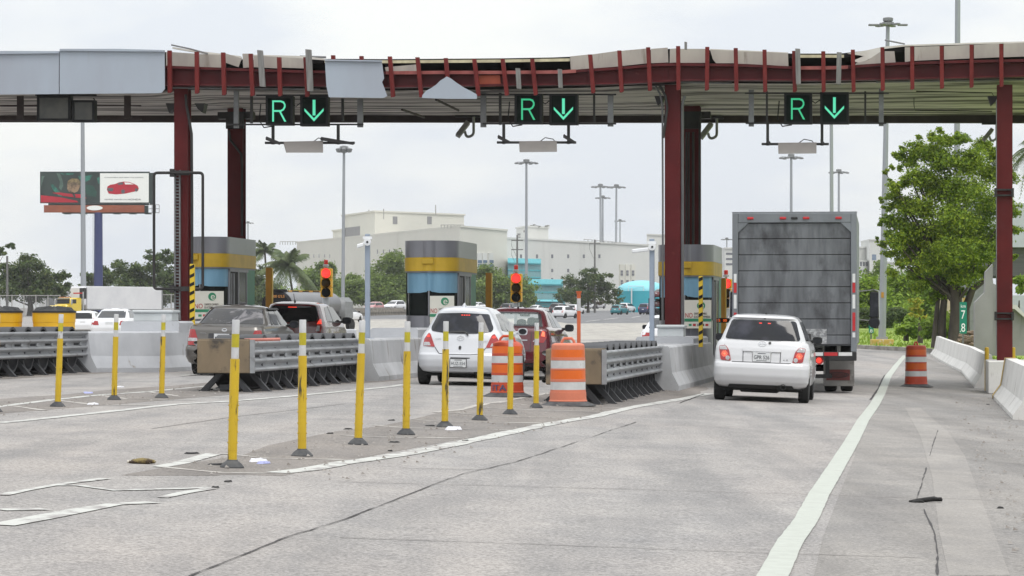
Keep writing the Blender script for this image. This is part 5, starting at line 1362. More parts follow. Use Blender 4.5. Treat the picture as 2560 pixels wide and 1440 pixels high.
for k in range(4): c.rear(b, [(-.02 + k * .045, 1.335), (.01 + k * .045, 1.335), (.01 + k * .045, 1.352), (-.02 + k * .045, 1.352)], .017, .005)
b.build('high_brake_light', M_taillit, g)
b = MB(); strip(c, b, [(-.22, 1.015), (.06, 1.03), (.09, 1.02), (.145, .955)], .028, .03); b.build('rear_wiper', M_trim, t)
for sd in (1, -1):
    P = round_poly([(.485, .73), (.735, .745), (.715, .88), (.63, 1.0), (.585, .97), (.545, .87)], .02); P = P if sd > 0 else mir(P)
    b = MB(); c.rear(b, P, .012, .04); l = b.build('tail_light', M_tail, t, smooth=40)
    P = round_poly([(.57, .755), (.725, .75), (.712, .82), (.60, .82)], .01); P = P if sd > 0 else mir(P)
    b = MB(); c.rear(b, P, .016, .006); b.build('clear_lens', M_clear, l)
    q = [(sd * .63 + .03 * math.cos(a), .935 + .022 * math.sin(a)) for a in [2 * math.pi * k / 14 for k in range(14)]]; b = MB(); c.rear(b, q, .016, .004); b.build('lit_lamp', M_taillit, l)
plate(t, -.02, .43, c.yr(0, .43) - .014, 'HUZ-554', M_trim, .30, .15)
b = MB(); strip(c, b, [(-.49, .73), (-.40, .61), (-.2, .595), (.2, .595), (.40, .61), (.49, .73)], .012); strip(c, b, [(-.17, .53), (.2, .53)], .02); b.build('hatch_seam', M_seam, t)
b = MB(); c.rear(b, [(0 + .027 * math.cos(a), .725 + .036 * math.sin(a)) for a in [2 * math.pi * k / 14 for k in range(14)]], .012, .01); b.build('latch', M_trim, t)
b = MB()
for rx, rz, oz in ((.066, .045, 0), (.028, .043, 0), (.045, .02, .022)):
    ring = [(rx * math.cos(a), .905 + oz + rz * math.sin(a)) for a in [2 * math.pi * k / 20 for k in range(20)]]
    for i in range(20): strip(c, b, [ring[i], ring[(i + 1) % 20]], .009, .008)
b.build('badge', M_chrome, t)
b = MB(); b.text('TOYOTA', -.43, c.yr(-.43, .88) - .012, .885, .115, .02, .004); b.text('YARIS', .47, c.yr(.47, .85) - .015, .855, .10, .022, .004); b.build('model_lettering', M_chrome, t)
b = MB(); b.prism_x([(.5, 1.49), (.78, 1.51), (.62, 1.575), (.56, 1.575)], -.012, .012); b.prism([(-.06, 1.49), (.06, 1.49), (.01, 1.57), (-.01, 1.57)], lambda x, z, d: (x, d, z), .55, .56); b.build('antenna_fin', M_wpaint2, t)
for sd in (1, -1):
    b = MB(); c.side(b, round_poly([(.75, 1.06), (1.35, 1.03), (1.35, 1.38), (1.0, 1.37)], .05), sd); c.side(b, round_poly([(1.42, 1.03), (2.75, 1.03), (2.15, 1.38), (1.42, 1.39)], .05), sd); b.build('side_window', M_glass, t, smooth=40)
    mirror(t, sd * .885, 2.55, 1.04, sd, M_wpaint2, .095, .07)
b = MB(); c.front(b, [(-.58, 1.06), (.58, 1.06), (.44, 1.38), (-.44, 1.38)]); b.build('windscreen', M_glass, t, smooth=40)
wheels(t, [.58, 3.04], .30, .195, .845)

# --- dark red sedan ahead of it, with see-through windows
M_dkred = paint('dark_red_paint', (0.10, 0.008, 0.016), .25, .9)
t = put('red_sedan', 'dark red sedan with headrests visible through its back window, ahead of the middle white hatchback', 1283, 948, -.65)
c = Car([(.26, .72, .18, 4.20), (.30, .78, .08, 4.30), (.42, .825, .01, 4.40), (.60, .84, .0, 4.45), (.80, .835, .03, 4.35), (.95, .815, .05, 3.7), (1.04, .785, .06, 3.3), (1.085, .755, .10, 3.2), (1.10, .735, .32, 3.15), (1.12, .72, .44, 3.08),
         (1.25, .655, .66, 2.75), (1.40, .575, .93, 2.35), (1.44, .545, 1.0, 2.2), (1.475, .50, 1.1, 2.1), (1.50, .42, 1.2, 1.95), (1.52, .28, 1.35, 1.8), (1.53, .12, 1.5, 1.7)], 4.45, rc=.15, bow=.06, arch=[.85, 3.45], wr=.30)
RW = [(-.62, 1.125), (.62, 1.125), (.515, 1.43), (-.515, 1.43)]; RH = [(-.555, 1.155), (.555, 1.155), (.47, 1.405), (-.47, 1.405)]
FW = [(-.63, 1.12), (.63, 1.12), (.51, 1.44), (-.51, 1.44)]; FH = [(-.57, 1.15), (.57, 1.15), (.46, 1.42), (-.46, 1.42)]
base_parts(t, c, M_dkred, [('rear', RH), ('front', FH)])
b = MB()
def ring_patch(fn, outer, inner):
    n = len(outer)
    for i in range(n): fn(b, [outer[i], outer[(i + 1) % n], inner[(i + 1) % n], inner[i]], .005, .012, .05)
inn = [(-.545, 1.165), (.545, 1.165), (.46, 1.395), (-.46, 1.395)]
ring_patch(c.rear, RW, inn); b.build('window_surround', M_frit, t)
b = MB(); ring_patch(c.front, FW, [(-.56, 1.16), (.56, 1.16), (.45, 1.41), (-.45, 1.41)]); b.build('windscreen_surround', M_frit, t)
b = MB(); c.rear(b, inn, .002, .003); b.build('rear_window', M_clearglass, t, smooth=40)
b = MB(); b.lathe([(.02, 0), (.10, .02), (.115, .1), (.09, .17), (.02, .19)], 14, 'z', (.28, 1.45, 1.13)); b.lathe([(.02, 0), (.10, .02), (.11, .1), (.09, .16), (.02, .18)], 14, 'z', (.05, 1.5, 1.10)); b.lathe([(.02, 0), (.12, .02), (.13, .1), (.1, .19), (.02, .21)], 14, 'z', (.36, 2.3, 1.11)); b.build('headrest', M_seat, t, smooth=50)
b = MB(); b.box(-.13, .10, 2.55, 2.6, 1.335, 1.385, .02); b.box(-.02, -.0, 2.56, 2.6, 1.38, 1.45); b.build('interior_mirror', M_seat, t)
b = MB(); b.box(-.7, .7, .6, 1.2, 1.0, 1.10); b.build('parcel_shelf', M_seat, t)
for sd in (1, -1):
    P = round_poly([(.46, .80), (.70, .79), (.76, .90), (.735, 1.03), (.66, 1.06), (.62, .95)], .02); P = P if sd > 0 else mir(P)
    b = MB(); c.rear(b, P, .012, .04); l = b.build('tail_light', M_tail, t, smooth=40)
    P = [(.645, .93), (.72, .92), (.71, 1.02), (.665, 1.03)]; P = P if sd > 0 else mir(P)
    b = MB(); c.rear(b, P, .017, .006); b.build('lit_lamp', M_sunlit, l)
    P = round_poly([(.47, .81), (.61, .81), (.60, .935), (.57, .93)], .015); P = P if sd > 0 else mir(P)
    b = MB(); c.rear(b, P, .017, .006); b.build('clear_lens', M_clear, l)
    b = MB(); c.side(b, round_poly([(1.25, 1.11), (1.95, 1.10), (1.95, 1.42), (1.55, 1.41)], .04), sd); c.side(b, round_poly([(2.0, 1.10), (2.95, 1.10), (2.35, 1.42), (2.0, 1.43)], .05), sd); b.build('side_window', M_glass, t, smooth=40)
    mirror(t, sd * .93, 2.85, 1.10, sd, M_trim, .10, .08)
b = MB(); c.rear(b, [(.23, .83), (.36, .83), (.36, .85), (.23, .85)], .01, .01); b.build('boot_badge', M_chrome, t)
b = MB(); c.rear(b, [(-.6, .255), (.6, .255), (.62, .36), (-.62, .36)], .006, .05); b.build('bumper_lower_trim', M_trim, t)
b = MB(); b.tube([(.0, 1.25, 1.50), (.0, 1.12, 1.75)], .006, 6); b.tube([(.0, 1.25, 1.50), (.0, 1.23, 1.54)], [.025, .018], 8); b.build('antenna', M_trim, t)
b = MB(); strip(c, b, [(-.45, 1.05), (-.42, .62), (.42, .62), (.45, 1.05)], .012); b.build('boot_seam', M_seam, t)
wheels(t, [.85, 3.45], .30, .185, .85)

# --- grey-brown sedan in the left lane
M_taupe = paint('taupe_paint', (0.125, 0.115, 0.105), .3, .7, .3)
pG = at(556, 938, 65.0); pG.z = ground(pG.x, pG.y)
t = put('taupe_sedan', 'grey-brown sedan in the left lane behind the plywood-nosed crash cushion', 566, 934, 0); t.location = (pG.x, pG.y, pG.z)
c = Car([(.22, .70, .18, 4.2), (.27, .77, .07, 4.3), (.38, .815, .01, 4.36), (.52, .825, .0, 4.40), (.585, .82, .015, 4.38), (.61, .815, .06, 4.35), (.78, .80, .09, 4.2), (.93, .775, .105, 3.6), (1.0, .75, .14, 3.2), (1.025, .735, .25, 3.15), (1.045, .725, .55, 3.08),
         (1.06, .715, .68, 3.04), (1.18, .655, .85, 2.8), (1.33, .585, 1.08, 2.45), (1.38, .555, 1.17, 2.3), (1.415, .51, 1.28, 2.2), (1.44, .42, 1.42, 2.05), (1.46, .25, 1.6, 1.9)], 4.40, rc=.16, bow=.06, arch=[.9, 3.5], wr=.295)
base_parts(t, c, M_taupe)
M_refl = mat('painted_reflection_glass', (0.015, 0.014, 0.016), 0.06, col2=(0.15, 0.14, 0.145), scale=2.2, ramp=(.5, .62), spec=0.5, distort=1.2)  # pale patches in the glass colour stand in for reflections
b = MB(); c.rear(b, round_poly([(-.66, 1.065), (.66, 1.065), (.555, 1.375), (-.555, 1.375)], .03), .013, .04, .03); b.build('rear_window', M_refl, t, smooth=40)
for sd in (1, -1):
    P = round_poly([(.515, .62), (.765, .62), (.775, .78), (.74, .945), (.62, .94), (.57, .80)], .02); P = P if sd > 0 else mir(P)
    b = MB(); c.rear(b, P, .012, .04); l = b.build('tail_light', M_tail, t, smooth=40)
    P = [(.555, .70), (.768, .70), (.773, .765), (.565, .765)]; P = P if sd > 0 else mir(P)
    b = MB(); c.rear(b, P, .016, .006); b.build('clear_lens', M_clear, l)
    b = MB(); c.side(b, round_poly([(1.2, 1.05), (1.45, 1.05), (1.45, 1.30)], .02), sd); c.side(b, round_poly([(1.5, 1.05), (2.05, 1.05), (2.05, 1.37), (1.5, 1.36)], .04), sd); c.side(b, round_poly([(2.12, 1.05), (2.95, 1.05), (2.5, 1.37), (2.12, 1.38)], .05), sd); b.build('side_window', M_glass, t, smooth=40)
    b = MB(); c.side(b, [(1.5, 1.365), (2.55, 1.375), (2.5, 1.405), (1.5, 1.40)], sd, .05, .05); b.build('rain_visor', M_trim, t)
    mirror(t, sd * .90, 2.85, 1.07, sd, M_trim, .10, .08)
b = MB(); c.rear(b, round_poly([(-.33, .70), (.33, .70), (.33, .865), (-.33, .865)], .02), .003, .003); r_ = b.build('plate_recess', M_seam, t)
plate(t, -.05, .77, c.yr(0, .77) - .016, 'DYI', M_chrome)
b = MB(); ring = [(.0 + .05 * math.cos(a), .935 + .032 * math.sin(a)) for a in [2 * math.pi * k / 20 for k in range(20)]]
for i in range(20): strip(c, b, [ring[i], ring[(i + 1) % 20]], .011, .008)
strip(c, b, [(-.04, .935), (0, .92), (.04, .935)], .014, .008); b.text('mazda', -.44, c.yr(-.44, .87) - .012, .87, .13, .03, .004); b.text('PROTEGE', .44, c.yr(.44, .85) - .012, .85, .15, .02, .004); b.build('badge', M_chrome, t)
b = MB(); c.front(b, [(-.62, 1.06), (.62, 1.06), (.5, 1.36), (-.5, 1.36)]); b.build('windscreen', M_glass, t, smooth=40)
wheels(t, [.9, 3.5], .295, .185, .80)

# --- dark red hatchback ahead of the grey-brown sedan
M_dkred2 = paint('maroon_paint', (0.13, 0.012, 0.014), .25, .9)
pG = at(722, 900, 80.0); pG.z = ground(pG.x, pG.y)
t = put('red_hatchback', 'dark red hatchback ahead of the grey-brown sedan, brake lamp lit', 722, 900); t.location = pG
c = Car([(.26, .72, .16, 3.9), (.32, .80, .05, 4.0), (.48, .835, .0, 4.08), (.66, .84, .02, 4.1), (.74, .835, .06, 3.95), (.95, .82, .10, 3.5), (1.08, .785, .14, 3.2), (1.25, .72, .23, 2.85), (1.42, .65, .33, 2.45), (1.49, .62, .34, 2.25), (1.52, .585, .37, 2.15), (1.55, .52, .46, 2.0), (1.575, .38, .65, 1.85), (1.585, .16, .95, 1.65)], 4.1, rc=.2, bow=.09, arch=[.68, 3.28], wr=.31)
base_parts(t, c, M_dkred2)
b = MB(); c.rear(b, round_poly([(-.62, 1.10), (.0, 1.06), (.62, 1.10), (.665, 1.18), (.60, 1.47), (-.60, 1.47), (-.665, 1.18)], .05), .013, .04, .03); g = b.build('rear_window', M_glass, t, smooth=40)
b = MB(); c.rear(b, [(-.11, 1.43), (.11, 1.43), (.11, 1.452), (-.11, 1.452)], .017, .005); b.build('high_brake_light', M_taillit, g)
b = MB(); c.rear(b, [(-.55, 1.12), (-.2, 1.10), (-.2, 1.18), (-.5, 1.2)], .016, .003); b.build('window_sticker', M_tint, g)
for sd in (1, -1):
    P = round_poly([(.63, .84), (.76, .84), (.785, 1.0), (.74, 1.16), (.70, 1.17), (.655, 1.02)], .02); P = P if sd > 0 else mir(P)
    b = MB(); c.rear(b, P, .014, .04); l = b.build('tail_light', M_tail, t, smooth=40)
    P = [(.655, 1.03), (.765, 1.03), (.735, 1.15), (.705, 1.155)]; P = P if sd > 0 else mir(P)
    b = MB(); c.rear(b, P, .018, .006); b.build('lit_lamp', M_taillit, l)
    P = [(.645, .85), (.73, .85), (.735, .99), (.66, .99)]; P = P if sd > 0 else mir(P)
    b = MB(); c.rear(b, P, .018, .006); b.build('clear_lens', M_clear, l)
    b = MB(); c.side(b, round_poly([(.8, 1.12), (1.55, 1.09), (1.55, 1.47), (1.1, 1.45)], .05), sd); c.side(b, round_poly([(1.62, 1.09), (2.9, 1.09), (2.25, 1.46), (1.62, 1.48)], .05), sd); b.build('side_window', M_glass, t, smooth=40)
    b = MB(); strip(c, b, [(.85, 1.09), (2.95, 1.065)], .02, .006, 'side', sd); strip(c, b, [(1.585, 1.09), (1.585, 1.48)], .04, .007, 'side', sd); b.build('window_trim', M_trim, t)
    mirror(t, sd * .95, 2.75, 1.12, sd, M_trim, .12, .09)
b = MB(); b.tube([(0, .62, 1.57), (0, .45, 1.78)], .007, 6); b.tube([(0, .64, 1.57), (0, .62, 1.63)], [.03, .015], 8); b.build('antenna', M_trim, t)
b = MB(); c.front(b, [(-.62, 1.1), (.62, 1.1), (.54, 1.45), (-.54, 1.45)]); b.build('windscreen', M_glass, t, smooth=40)
wheels(t, [.68, 3.28], .31, .195, .825)

# --- box truck
M_tbox = mat('truck_box_grey', (0.19, 0.205, 0.225), 0.5, col2=(0.14, 0.15, 0.165), scale=1.5, stretch=(1, 1, .35), col3=(0.16, 0.14, 0.13), scale3=4, ramp3=(0.68, 0.76))
M_tdoor = mat('roll_door', (0.15, 0.158, 0.172), 0.5, col2=(0.075, 0.079, 0.087), scale=1.7, stretch=(2.4, 1, .45), ramp=(.38, .62), col3=(0.04, 0.04, 0.045), scale3=1.3, ramp3=(0.50, 0.64), stretch3=(1.2, 1, .8), detail=7)
M_diam = mat('diamond_plate', (0.50, 0.50, 0.51), 0.35, metal=0.8, col2=(0.24, 0.24, 0.25), scale=24, ramp=(.4, .6), bump=0.6, bscale=26)
M_reflr = mat('reflector_red', (0.50, 0.02, 0.025), 0.3, var=0.15, scale=5); M_reflw = mat('reflector_white', (0.68, 0.68, 0.68), 0.3, var=0.15, scale=5)
M_flap = mat('mud_flap', (0.27, 0.26, 0.245), 0.7, col2=(0.20, 0.19, 0.18), scale=2, col3=(0.10, 0.09, 0.08), scale3=3, ramp3=(.6, .72))
M_flapred = mat('flap_plate', (0.15, 0.028, 0.025), 0.5, var=0.3, scale=6)
pT = at(1986, 978, 64.4); pT.z = ground(pT.x, pT.y) - .02
t = thing('box_truck', 'grey box truck with dented roll-up door and one mud flap, at the right toll booth', 'truck', pT, -TH + .011)
w = 1.245; zb, zt = .95, 3.62; DD = 6.6
b = MB(); b.box(-w, w, .10, DD, zb, zt, .03); b.build('cargo_box', M_tbox, t)
b = MB()
b.box(-w - .004, -w + .115, -.0, .099, zb - .12, zt + .005, .01); b.box(w - .115, w + .004, 0, .099, zb - .12, zt + .005, .01); b.box(-w + .116, w - .116, 0, .099, zt - .19, zt + .005, .01); b.box(-w - .01, w + .01, .02, .12, zt + .006, zt + .03)
for s in (-1, 1): b.prism([(s * (w - .116), zt - .19), (s * (w - .32), zt - .19), (s * (w - .116), zt - .38)], lambda x, z, d: (x, d, z), .01, .09)
b.build('rear_frame', M_tbox, t)
b = MB(); n = 7; x0 = w - .116
dz0, dz1 = zb + .02, zt - .192
zz = [dz1 - (dz1 - dz0) * k / 7.6 for k in range(8)] + [dz0]
for a, q in zip(zz, zz[1:]): b.box(-x0, x0, .045, .094, q + .006, a - .006, .010)
d = b.build('roll_door', M_tdoor, t)
b = MB(); b.box(-x0, x0, .08, .0955, dz0, dz1); b.build('door_backing', M_trim, d)
b = MB()
for k in range(50): b.box(-.42 + random.Random(k).uniform(-.004, .004), -.41, .05, .0545, dz0 + .3 + k * .042, dz0 + .31 + k * .042)
b.build('rivets', M_tbox, d)
b = MB(); b.box(-.02, w - .49 - .11, .04, .0545, zb + .04, zb + .34); b.build('step_plate', M_diam, d)
for x, m in [(-w + .36, M_reflr), (-.23, M_reflr), (.0, M_trim), (.235, M_reflr), (w - .36, M_reflr)]:
    b = MB(); b.box(x - .065, x + .065, -.025, .0, zt - .125, zt - .075, .012); b.build('marker_light', m, t)
for s in (-1, 1):
    b = MB(); X = s * (w - .055)
    for z0, z1, mi in ((1.12, 1.22, 1), (1.25, 1.62, 0), (1.70, 1.98, 1), (2.0, 2.22, 0) if False else (2.02, 2.22, 0), (2.225, 2.40, 1)):
        b.mi = mi; b.box(X - .028, X + .028, -.004, -.0005, z0, z1)
    b.build('reflective_tape', [M_reflr, M_reflw], t)
b = MB(); b.box(-w, w, .0, .16, zb - .30, zb - .122, .01); b.build('rear_sill', M_trim, t)
b = MB()
for k in range(8):
    b.mi = k % 2; xa = -w + .1 + k * .29
    b.box(xa, xa + .27, -.004, -.0005, zb - .20, zb - .13)
b.build('sill_tape', [M_reflr, M_reflw], t)
b = MB(); b.box(-.44, -.38, .2, DD + 1.5, .62, .86); b.box(.38, .44, .2, DD + 1.5, .62, .86); b.box(-.6, .75, -.02, .06, .30, .38); b.box(-.6, -.52, -.0, .08, .3, .7); b.box(.62, .70, .0, .08, .38, .75); b.box(-.3, .3, 1.2, 1.8, .45, .7, .05); b.box(-1.0, 1.0, 1.3, 1.45, .42, .56, .03); b.build('chassis', M_under, t)
b = MB(); b.tube([(.28, -.06, .55), (.30, -.06, 1.10)], .03, 8); b.box(.25, .33, -.09, -.03, 1.05, 1.2, .01); b.tube([(-.35, -.06, 1.05), (-.05, -.07, 1.05)], .04, 8); b.tube([(-.06, -.07, 1.05), (.02, -.07, 1.05)], .055, 8); b.build('door_latch', M_dkst, t)
b = MB(); b.box(.56, 1.19, 1.05, 1.07, .12, .80, .01); fl = b.build('mud_flap', M_flap, t)
b = MB(); b.box(.62, 1.10, 1.035, 1.049, .24, .46); pl = b.build('flap_plate', M_flapred, fl)
b = MB(); b.text('FREIGHTLINER', .86, 1.034, .35, .38, .06, .004); b.build('lettering', M_dkst, pl)
b = MB(); ring = [(.86 + .215 * math.cos(a), .35 + .05 * math.sin(a)) for a in [2 * math.pi * k / 24 for k in range(24)]]
for i in range(24):
    a, q = ring[i], ring[(i + 1) % 24]; b.tube([(a[0], 1.033, a[1]), (q[0], 1.033, q[1])], .007, 5)
b.build('oval_frame', M_dkst, pl)
b = MB(); b.lathe([(.085, .0), (.085, .06)], 18, 'y', (.50, -.0, .66)); tl = b.build('tail_light', M_tail, t); b = MB(); b.lathe([(.055, -.006), (.055, -.001)], 16, 'y', (.49, 0, .66)); b.build('lit_lamp', M_taillit, tl)
b = MB(); b.mi = 0; b.box(-.29, -.23, -.01, .01, .55, .75); b.mi = 1; b.box(-.29, -.23, -.01, .01, .76, .90); b.build('post_tape', [M_reflr, M_reflw], t)
for y in (1.6,):
    for x in (.70, 1.03, -.70, -1.03):
        b = MB(); r = .49; tw = .25; b.lathe([(r * .55, -tw * .5), (r * .9, -tw * .5), (r * .98, -tw * .42), (r, -tw * .3), (r, tw * .3), (r * .98, tw * .42), (r * .9, tw * .5), (r * .55, tw * .5)], 30, 'x'); o = b.build('wheel', M_tyre, t, smooth=35); o.location = (x, y, r)
M_cab = paint('cab_white', (0.55, 0.55, 0.56))
b = MB(); b.box(-1.05, 1.05, DD + .15, DD + 1.7, .6, 2.7, .15); b.box(-.85, .85, DD + 1.65, DD + 2.9, .6, 1.7, .2); b.build('cab', M_cab, t)
for x in (-.95, .95):
    b = MB(); b.lathe([(.28, -.13), (.46, -.13), (.49, -.07), (.49, .07), (.46, .13), (.28, .13)], 28, 'x'); o = b.build('wheel', M_tyre, t, smooth=35); o.location = (x, DD + 2.1, .49)
for s in (1, -1):
    b = MB(); X = s * 1.57; Y = DD + 1.3; b.box(X - .10, X + .10, Y, Y + .1, 1.52, 2.12, .03); mm = b.build('wing_mirror', M_trim, t)
    b = MB(); b.tube([(s * 1.0, Y + .2, 2.1), (X, Y + .07, 2.16), (X + s * .1, Y + .07, 2.13), (X + s * .115, Y + .07, 1.5)], .015, 6); b.tube([(s * 1.0, Y + .2, 1.5), (X, Y + .07, 1.46)], .015, 6); b.build('mirror_bracket', M_chrome, mm)
    b = MB(); b.lathe([(.125, -.02), (.13, .03), (.06, .09)], 20, 'y', (X, Y, 1.42)); sp = b.build('spot_mirror', M_trim, mm, smooth=40); b = MB(); b.box(X - .085, X + .085, Y - .005, Y - .001, 1.55, 2.08); b.lathe([(.10, -.028), (.10, -.021)], 18, 'y', (X, Y, 1.42)); b.build('mirror_glass', M_tint, mm)

# --- cars further off: three body kinds, each built once with its parts and copied
def far_car(kind, colname, col):
    if kind == 'sedan': c = Car([(.24, .72, .15, 4.3), (.34, .82, .03, 4.4), (.6, .85, .0, 4.5), (.85, .83, .06, 4.2), (.98, .78, .12, 3.4), (1.02, .74, .55, 3.2), (1.2, .67, .95, 2.8), (1.38, .58, 1.3, 2.35), (1.43, .48, 1.5, 2.2), (1.46, .25, 1.7, 2.0)], 4.5, dz=.08, ns=24, arch=[.9, 3.6], wr=.31); rw = [(-.62, 1.04), (.62, 1.04), (.54, 1.36), (-.54, 1.36)]; sw = [[(1.0, 1.04), (3.0, 1.04), (2.4, 1.36), (1.45, 1.36)]]; ws = [.9, 3.6]; tl = [(.45, .72), (.78, .72), (.76, .92), (.5, .9)]
    elif kind == 'suv': c = Car([(.3, .74, .15, 4.4), (.42, .86, .03, 4.5), (.8, .90, .0, 4.6), (1.05, .88, .05, 4.1), (1.15, .84, .1, 3.5), (1.4, .76, .2, 3.0), (1.62, .68, .3, 2.5), (1.70, .58, .4, 2.3), (1.74, .3, .7, 2.0)], 4.6, dz=.08, ns=24, arch=[.85, 3.65], wr=.36); rw = [(-.68, 1.17), (.68, 1.17), (.6, 1.58), (-.6, 1.58)]; sw = [[(.5, 1.17), (3.3, 1.17), (2.65, 1.6), (.6, 1.6)]]; ws = [.85, 3.65]; tl = [(.62, .85), (.82, .85), (.78, 1.3), (.7, 1.3)]
    else: c = Car([(.26, .72, .15, 3.8), (.36, .82, .03, 3.9), (.62, .845, .0, 4.0), (.85, .83, .07, 3.7), (1.0, .79, .13, 3.2), (1.2, .72, .22, 2.75), (1.42, .62, .34, 2.3), (1.49, .52, .45, 2.1), (1.53, .25, .75, 1.8)], 4.0, dz=.08, ns=24, arch=[.68, 3.2], wr=.31); rw = [(-.62, 1.02), (.62, 1.02), (.55, 1.4), (-.55, 1.4)]; sw = [[(.6, 1.02), (3.0, 1.02), (2.35, 1.4), (.85, 1.4)]]; ws = [.68, 3.2]; tl = [(.55, .72), (.77, .72), (.74, 1.05), (.66, 1.05)]
    t = thing(kind, 'x', 'car', (0, 0, 0), 0)
    c.body(None).build('body', paint(colname, col), t, smooth=40)
    zb = rw[0][1]; zt_ = rw[2][1]
    b = MB(); c.rear(b, rw, .012, .03, .12); b.build('rear_window', M_glass, t, smooth=40); b = MB(); c.front(b, [(-.66, zb + .02), (.66, zb + .02), (.56, zt_), (-.56, zt_)], .006, .03, .12); b.build('windscreen', M_glass, t, smooth=40)
    for sd in (1, -1):
        b = MB()
        for s in sw: c.side(b, s, sd, .006, .03, .15)
        b.build('side_window', M_glass, t, smooth=40)
        P = tl if sd > 0 else mir(tl)
        b = MB(); c.rear(b, P, .01, .04, .1); b.build('tail_light', M_tail, t)
        Q = [(.5, .62), (.8, .64), (.78, .80), (.55, .76)]; Q = Q if sd > 0 else mir(Q)
        b = MB(); c.front(b, Q, .01, .04, .1); b.build('headlight', M_clear, t)
        mirror(t, sd * .92, 2.9 if kind != 'hatchback' else 2.6, zb + .03, sd, M_trim, .09, .07)
    b = MB(); c.front(b, [(-.4, .5), (.4, .5), (.42, .68), (-.42, .68)], .008, .03, .1); b.build('grille', M_trim, t)
    b = MB(); b.box(-.16, .16, c.yr(0, .8) - .015, c.yr(0, .8), .74, .86); b.build('licence_plate', M_plate, t)
    b = MB(); b.box(-.7, .7, .3, c.L - .4, .2, .35); b.build('underbody', M_under, t)
    wheels(t, ws, c.wr, .2, .83, True, False)
    return t
protos = {}
def traffic(kind, colname, col, px, Y, heading, label, group=None, lift=0.0):
    x = (px - 1280) / F * Y; z = ground(x, Y) + lift
    key = (kind, colname)
    if key not in protos: protos[key] = o = far_car(kind, colname, col); o.location = (x, Y, z); o['label'] = label
    else: o = dup(protos[key], (x, Y, z), 0, label)
    o.rotation_euler = (0, 0, -math.radians(heading))
    if group: o['group'] = group
    return o
WH = ('far_white', (0.72, 0.72, 0.74)); G1 = 'cars on the highway beyond the stone wall'; G2 = 'cars driving away on the curving highway'
traffic('suv', *WH, 858, 452, 205, 'white SUV coming towards us behind the stone wall, between traffic light and camera pole', G1, .45)
traffic('hatchback', 'far_pink', (0.45, 0.16, 0.16), 950, 470, 205, 'pinkish red hatchback behind the stone wall, right of the camera pole', G1, .45)
traffic('suv', *WH, 1003, 485, 205, 'white van-like car half hidden by the left edge of the middle booth', G1, .45)
traffic('sedan', *WH, 850, 318, 18, 'white sedan seen from behind in front of the stone wall, beyond the tanker', G2)
traffic('sedan', *WH, 1207, 500, 205, 'pale car behind the stone wall, just right of the middle booth', G1, .45)
traffic('suv', 'far_charcoal', (0.045, 0.045, 0.05), 1262, 505, 28, 'charcoal pickup-like car below the middle traffic light', G2)
traffic('sedan', *WH, 1328, 500, 25, 'white sedan just right of the middle traffic light', G2)
traffic('sedan', 'far_silver', (0.5, 0.5, 0.52), 1322, 560, 25, 'silver sedan mostly hidden behind the white sedan by the middle traffic light', G2)
traffic('suv', 'far_charcoal', (0.045, 0.045, 0.05), 1384, 505, 28, 'dark SUV right of the middle traffic light, behind the rounded white coupe', G2)
traffic('hatchback', *WH, 1393, 388, 30, 'rounded white coupe in front of the dark SUV', G2)
traffic('hatchback', *WH, 1427, 515, 25, 'white hatchback just left of the tall orange marker post', G2)
traffic('sedan', *WH, 1482, 640, 215, 'white car behind the low wall, right of the marker post', G1, .45)
traffic('sedan', 'far_silver', (0.5, 0.5, 0.52), 1508, 660, 215, 'silver car behind the low wall, left of the teal hatchback', G1, .45)
traffic('hatchback', 'far_teal', (0.02, 0.20, 0.23), 1537, 487, 24, 'teal hatchback driving away below the blue dome', G2)
traffic('suv', *WH, 1556, 575, 24, 'white SUV partly hidden behind the teal hatchback', G2)
traffic('suv', 'far_navy', (0.03, 0.04, 0.11), 1607, 490, 24, 'navy SUV left of the right camera pole', G2)
traffic('sedan', *WH, 1668, 97, math.degrees(TH), 'white sedan past the booths, only its rear corner showing')
traffic('sedan', *WH, 272, 140, 3, 'white sedan past the toll island, right of the black-lidded barrel')
traffic('hatchback', *WH, 206, 205, 3, 'white car roof between the black-lidded barrel and the white sedan')
# ------------------------------------------------------------------ beyond the plaza
rng = np.random.default_rng(21)
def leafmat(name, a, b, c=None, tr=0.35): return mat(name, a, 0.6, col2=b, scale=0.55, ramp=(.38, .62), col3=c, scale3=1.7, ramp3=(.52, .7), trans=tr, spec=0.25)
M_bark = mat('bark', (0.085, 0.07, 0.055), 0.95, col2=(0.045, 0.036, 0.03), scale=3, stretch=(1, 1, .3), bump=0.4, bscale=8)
LF_R = [leafmat('leaf_fresh', (0.21, 0.305, 0.024), (0.32, 0.40, 0.035), (0.12, 0.19, 0.018)), leafmat('leaf_deep_green', (0.10, 0.175, 0.018), (0.14, 0.23, 0.022))]  # fresh and deeper green leaves, mixed at random
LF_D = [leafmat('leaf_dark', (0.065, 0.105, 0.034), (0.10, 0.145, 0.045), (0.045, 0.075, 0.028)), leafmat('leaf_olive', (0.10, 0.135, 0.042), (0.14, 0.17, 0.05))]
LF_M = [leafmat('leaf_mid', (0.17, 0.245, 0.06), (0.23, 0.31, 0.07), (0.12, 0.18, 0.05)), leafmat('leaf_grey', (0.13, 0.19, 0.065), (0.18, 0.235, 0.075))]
LF_L = [leafmat('leaf_light', (0.22, 0.34, 0.04), (0.30, 0.41, 0.05), (0.15, 0.26, 0.035)), leafmat('leaf_light_deep', (0.13, 0.22, 0.03), (0.18, 0.27, 0.035))]  # light and deeper green leaves, mixed at random
LF_Y = [leafmat('leaf_yellow', (0.33, 0.31, 0.03), (0.42, 0.38, 0.05)), LF_L[0]]
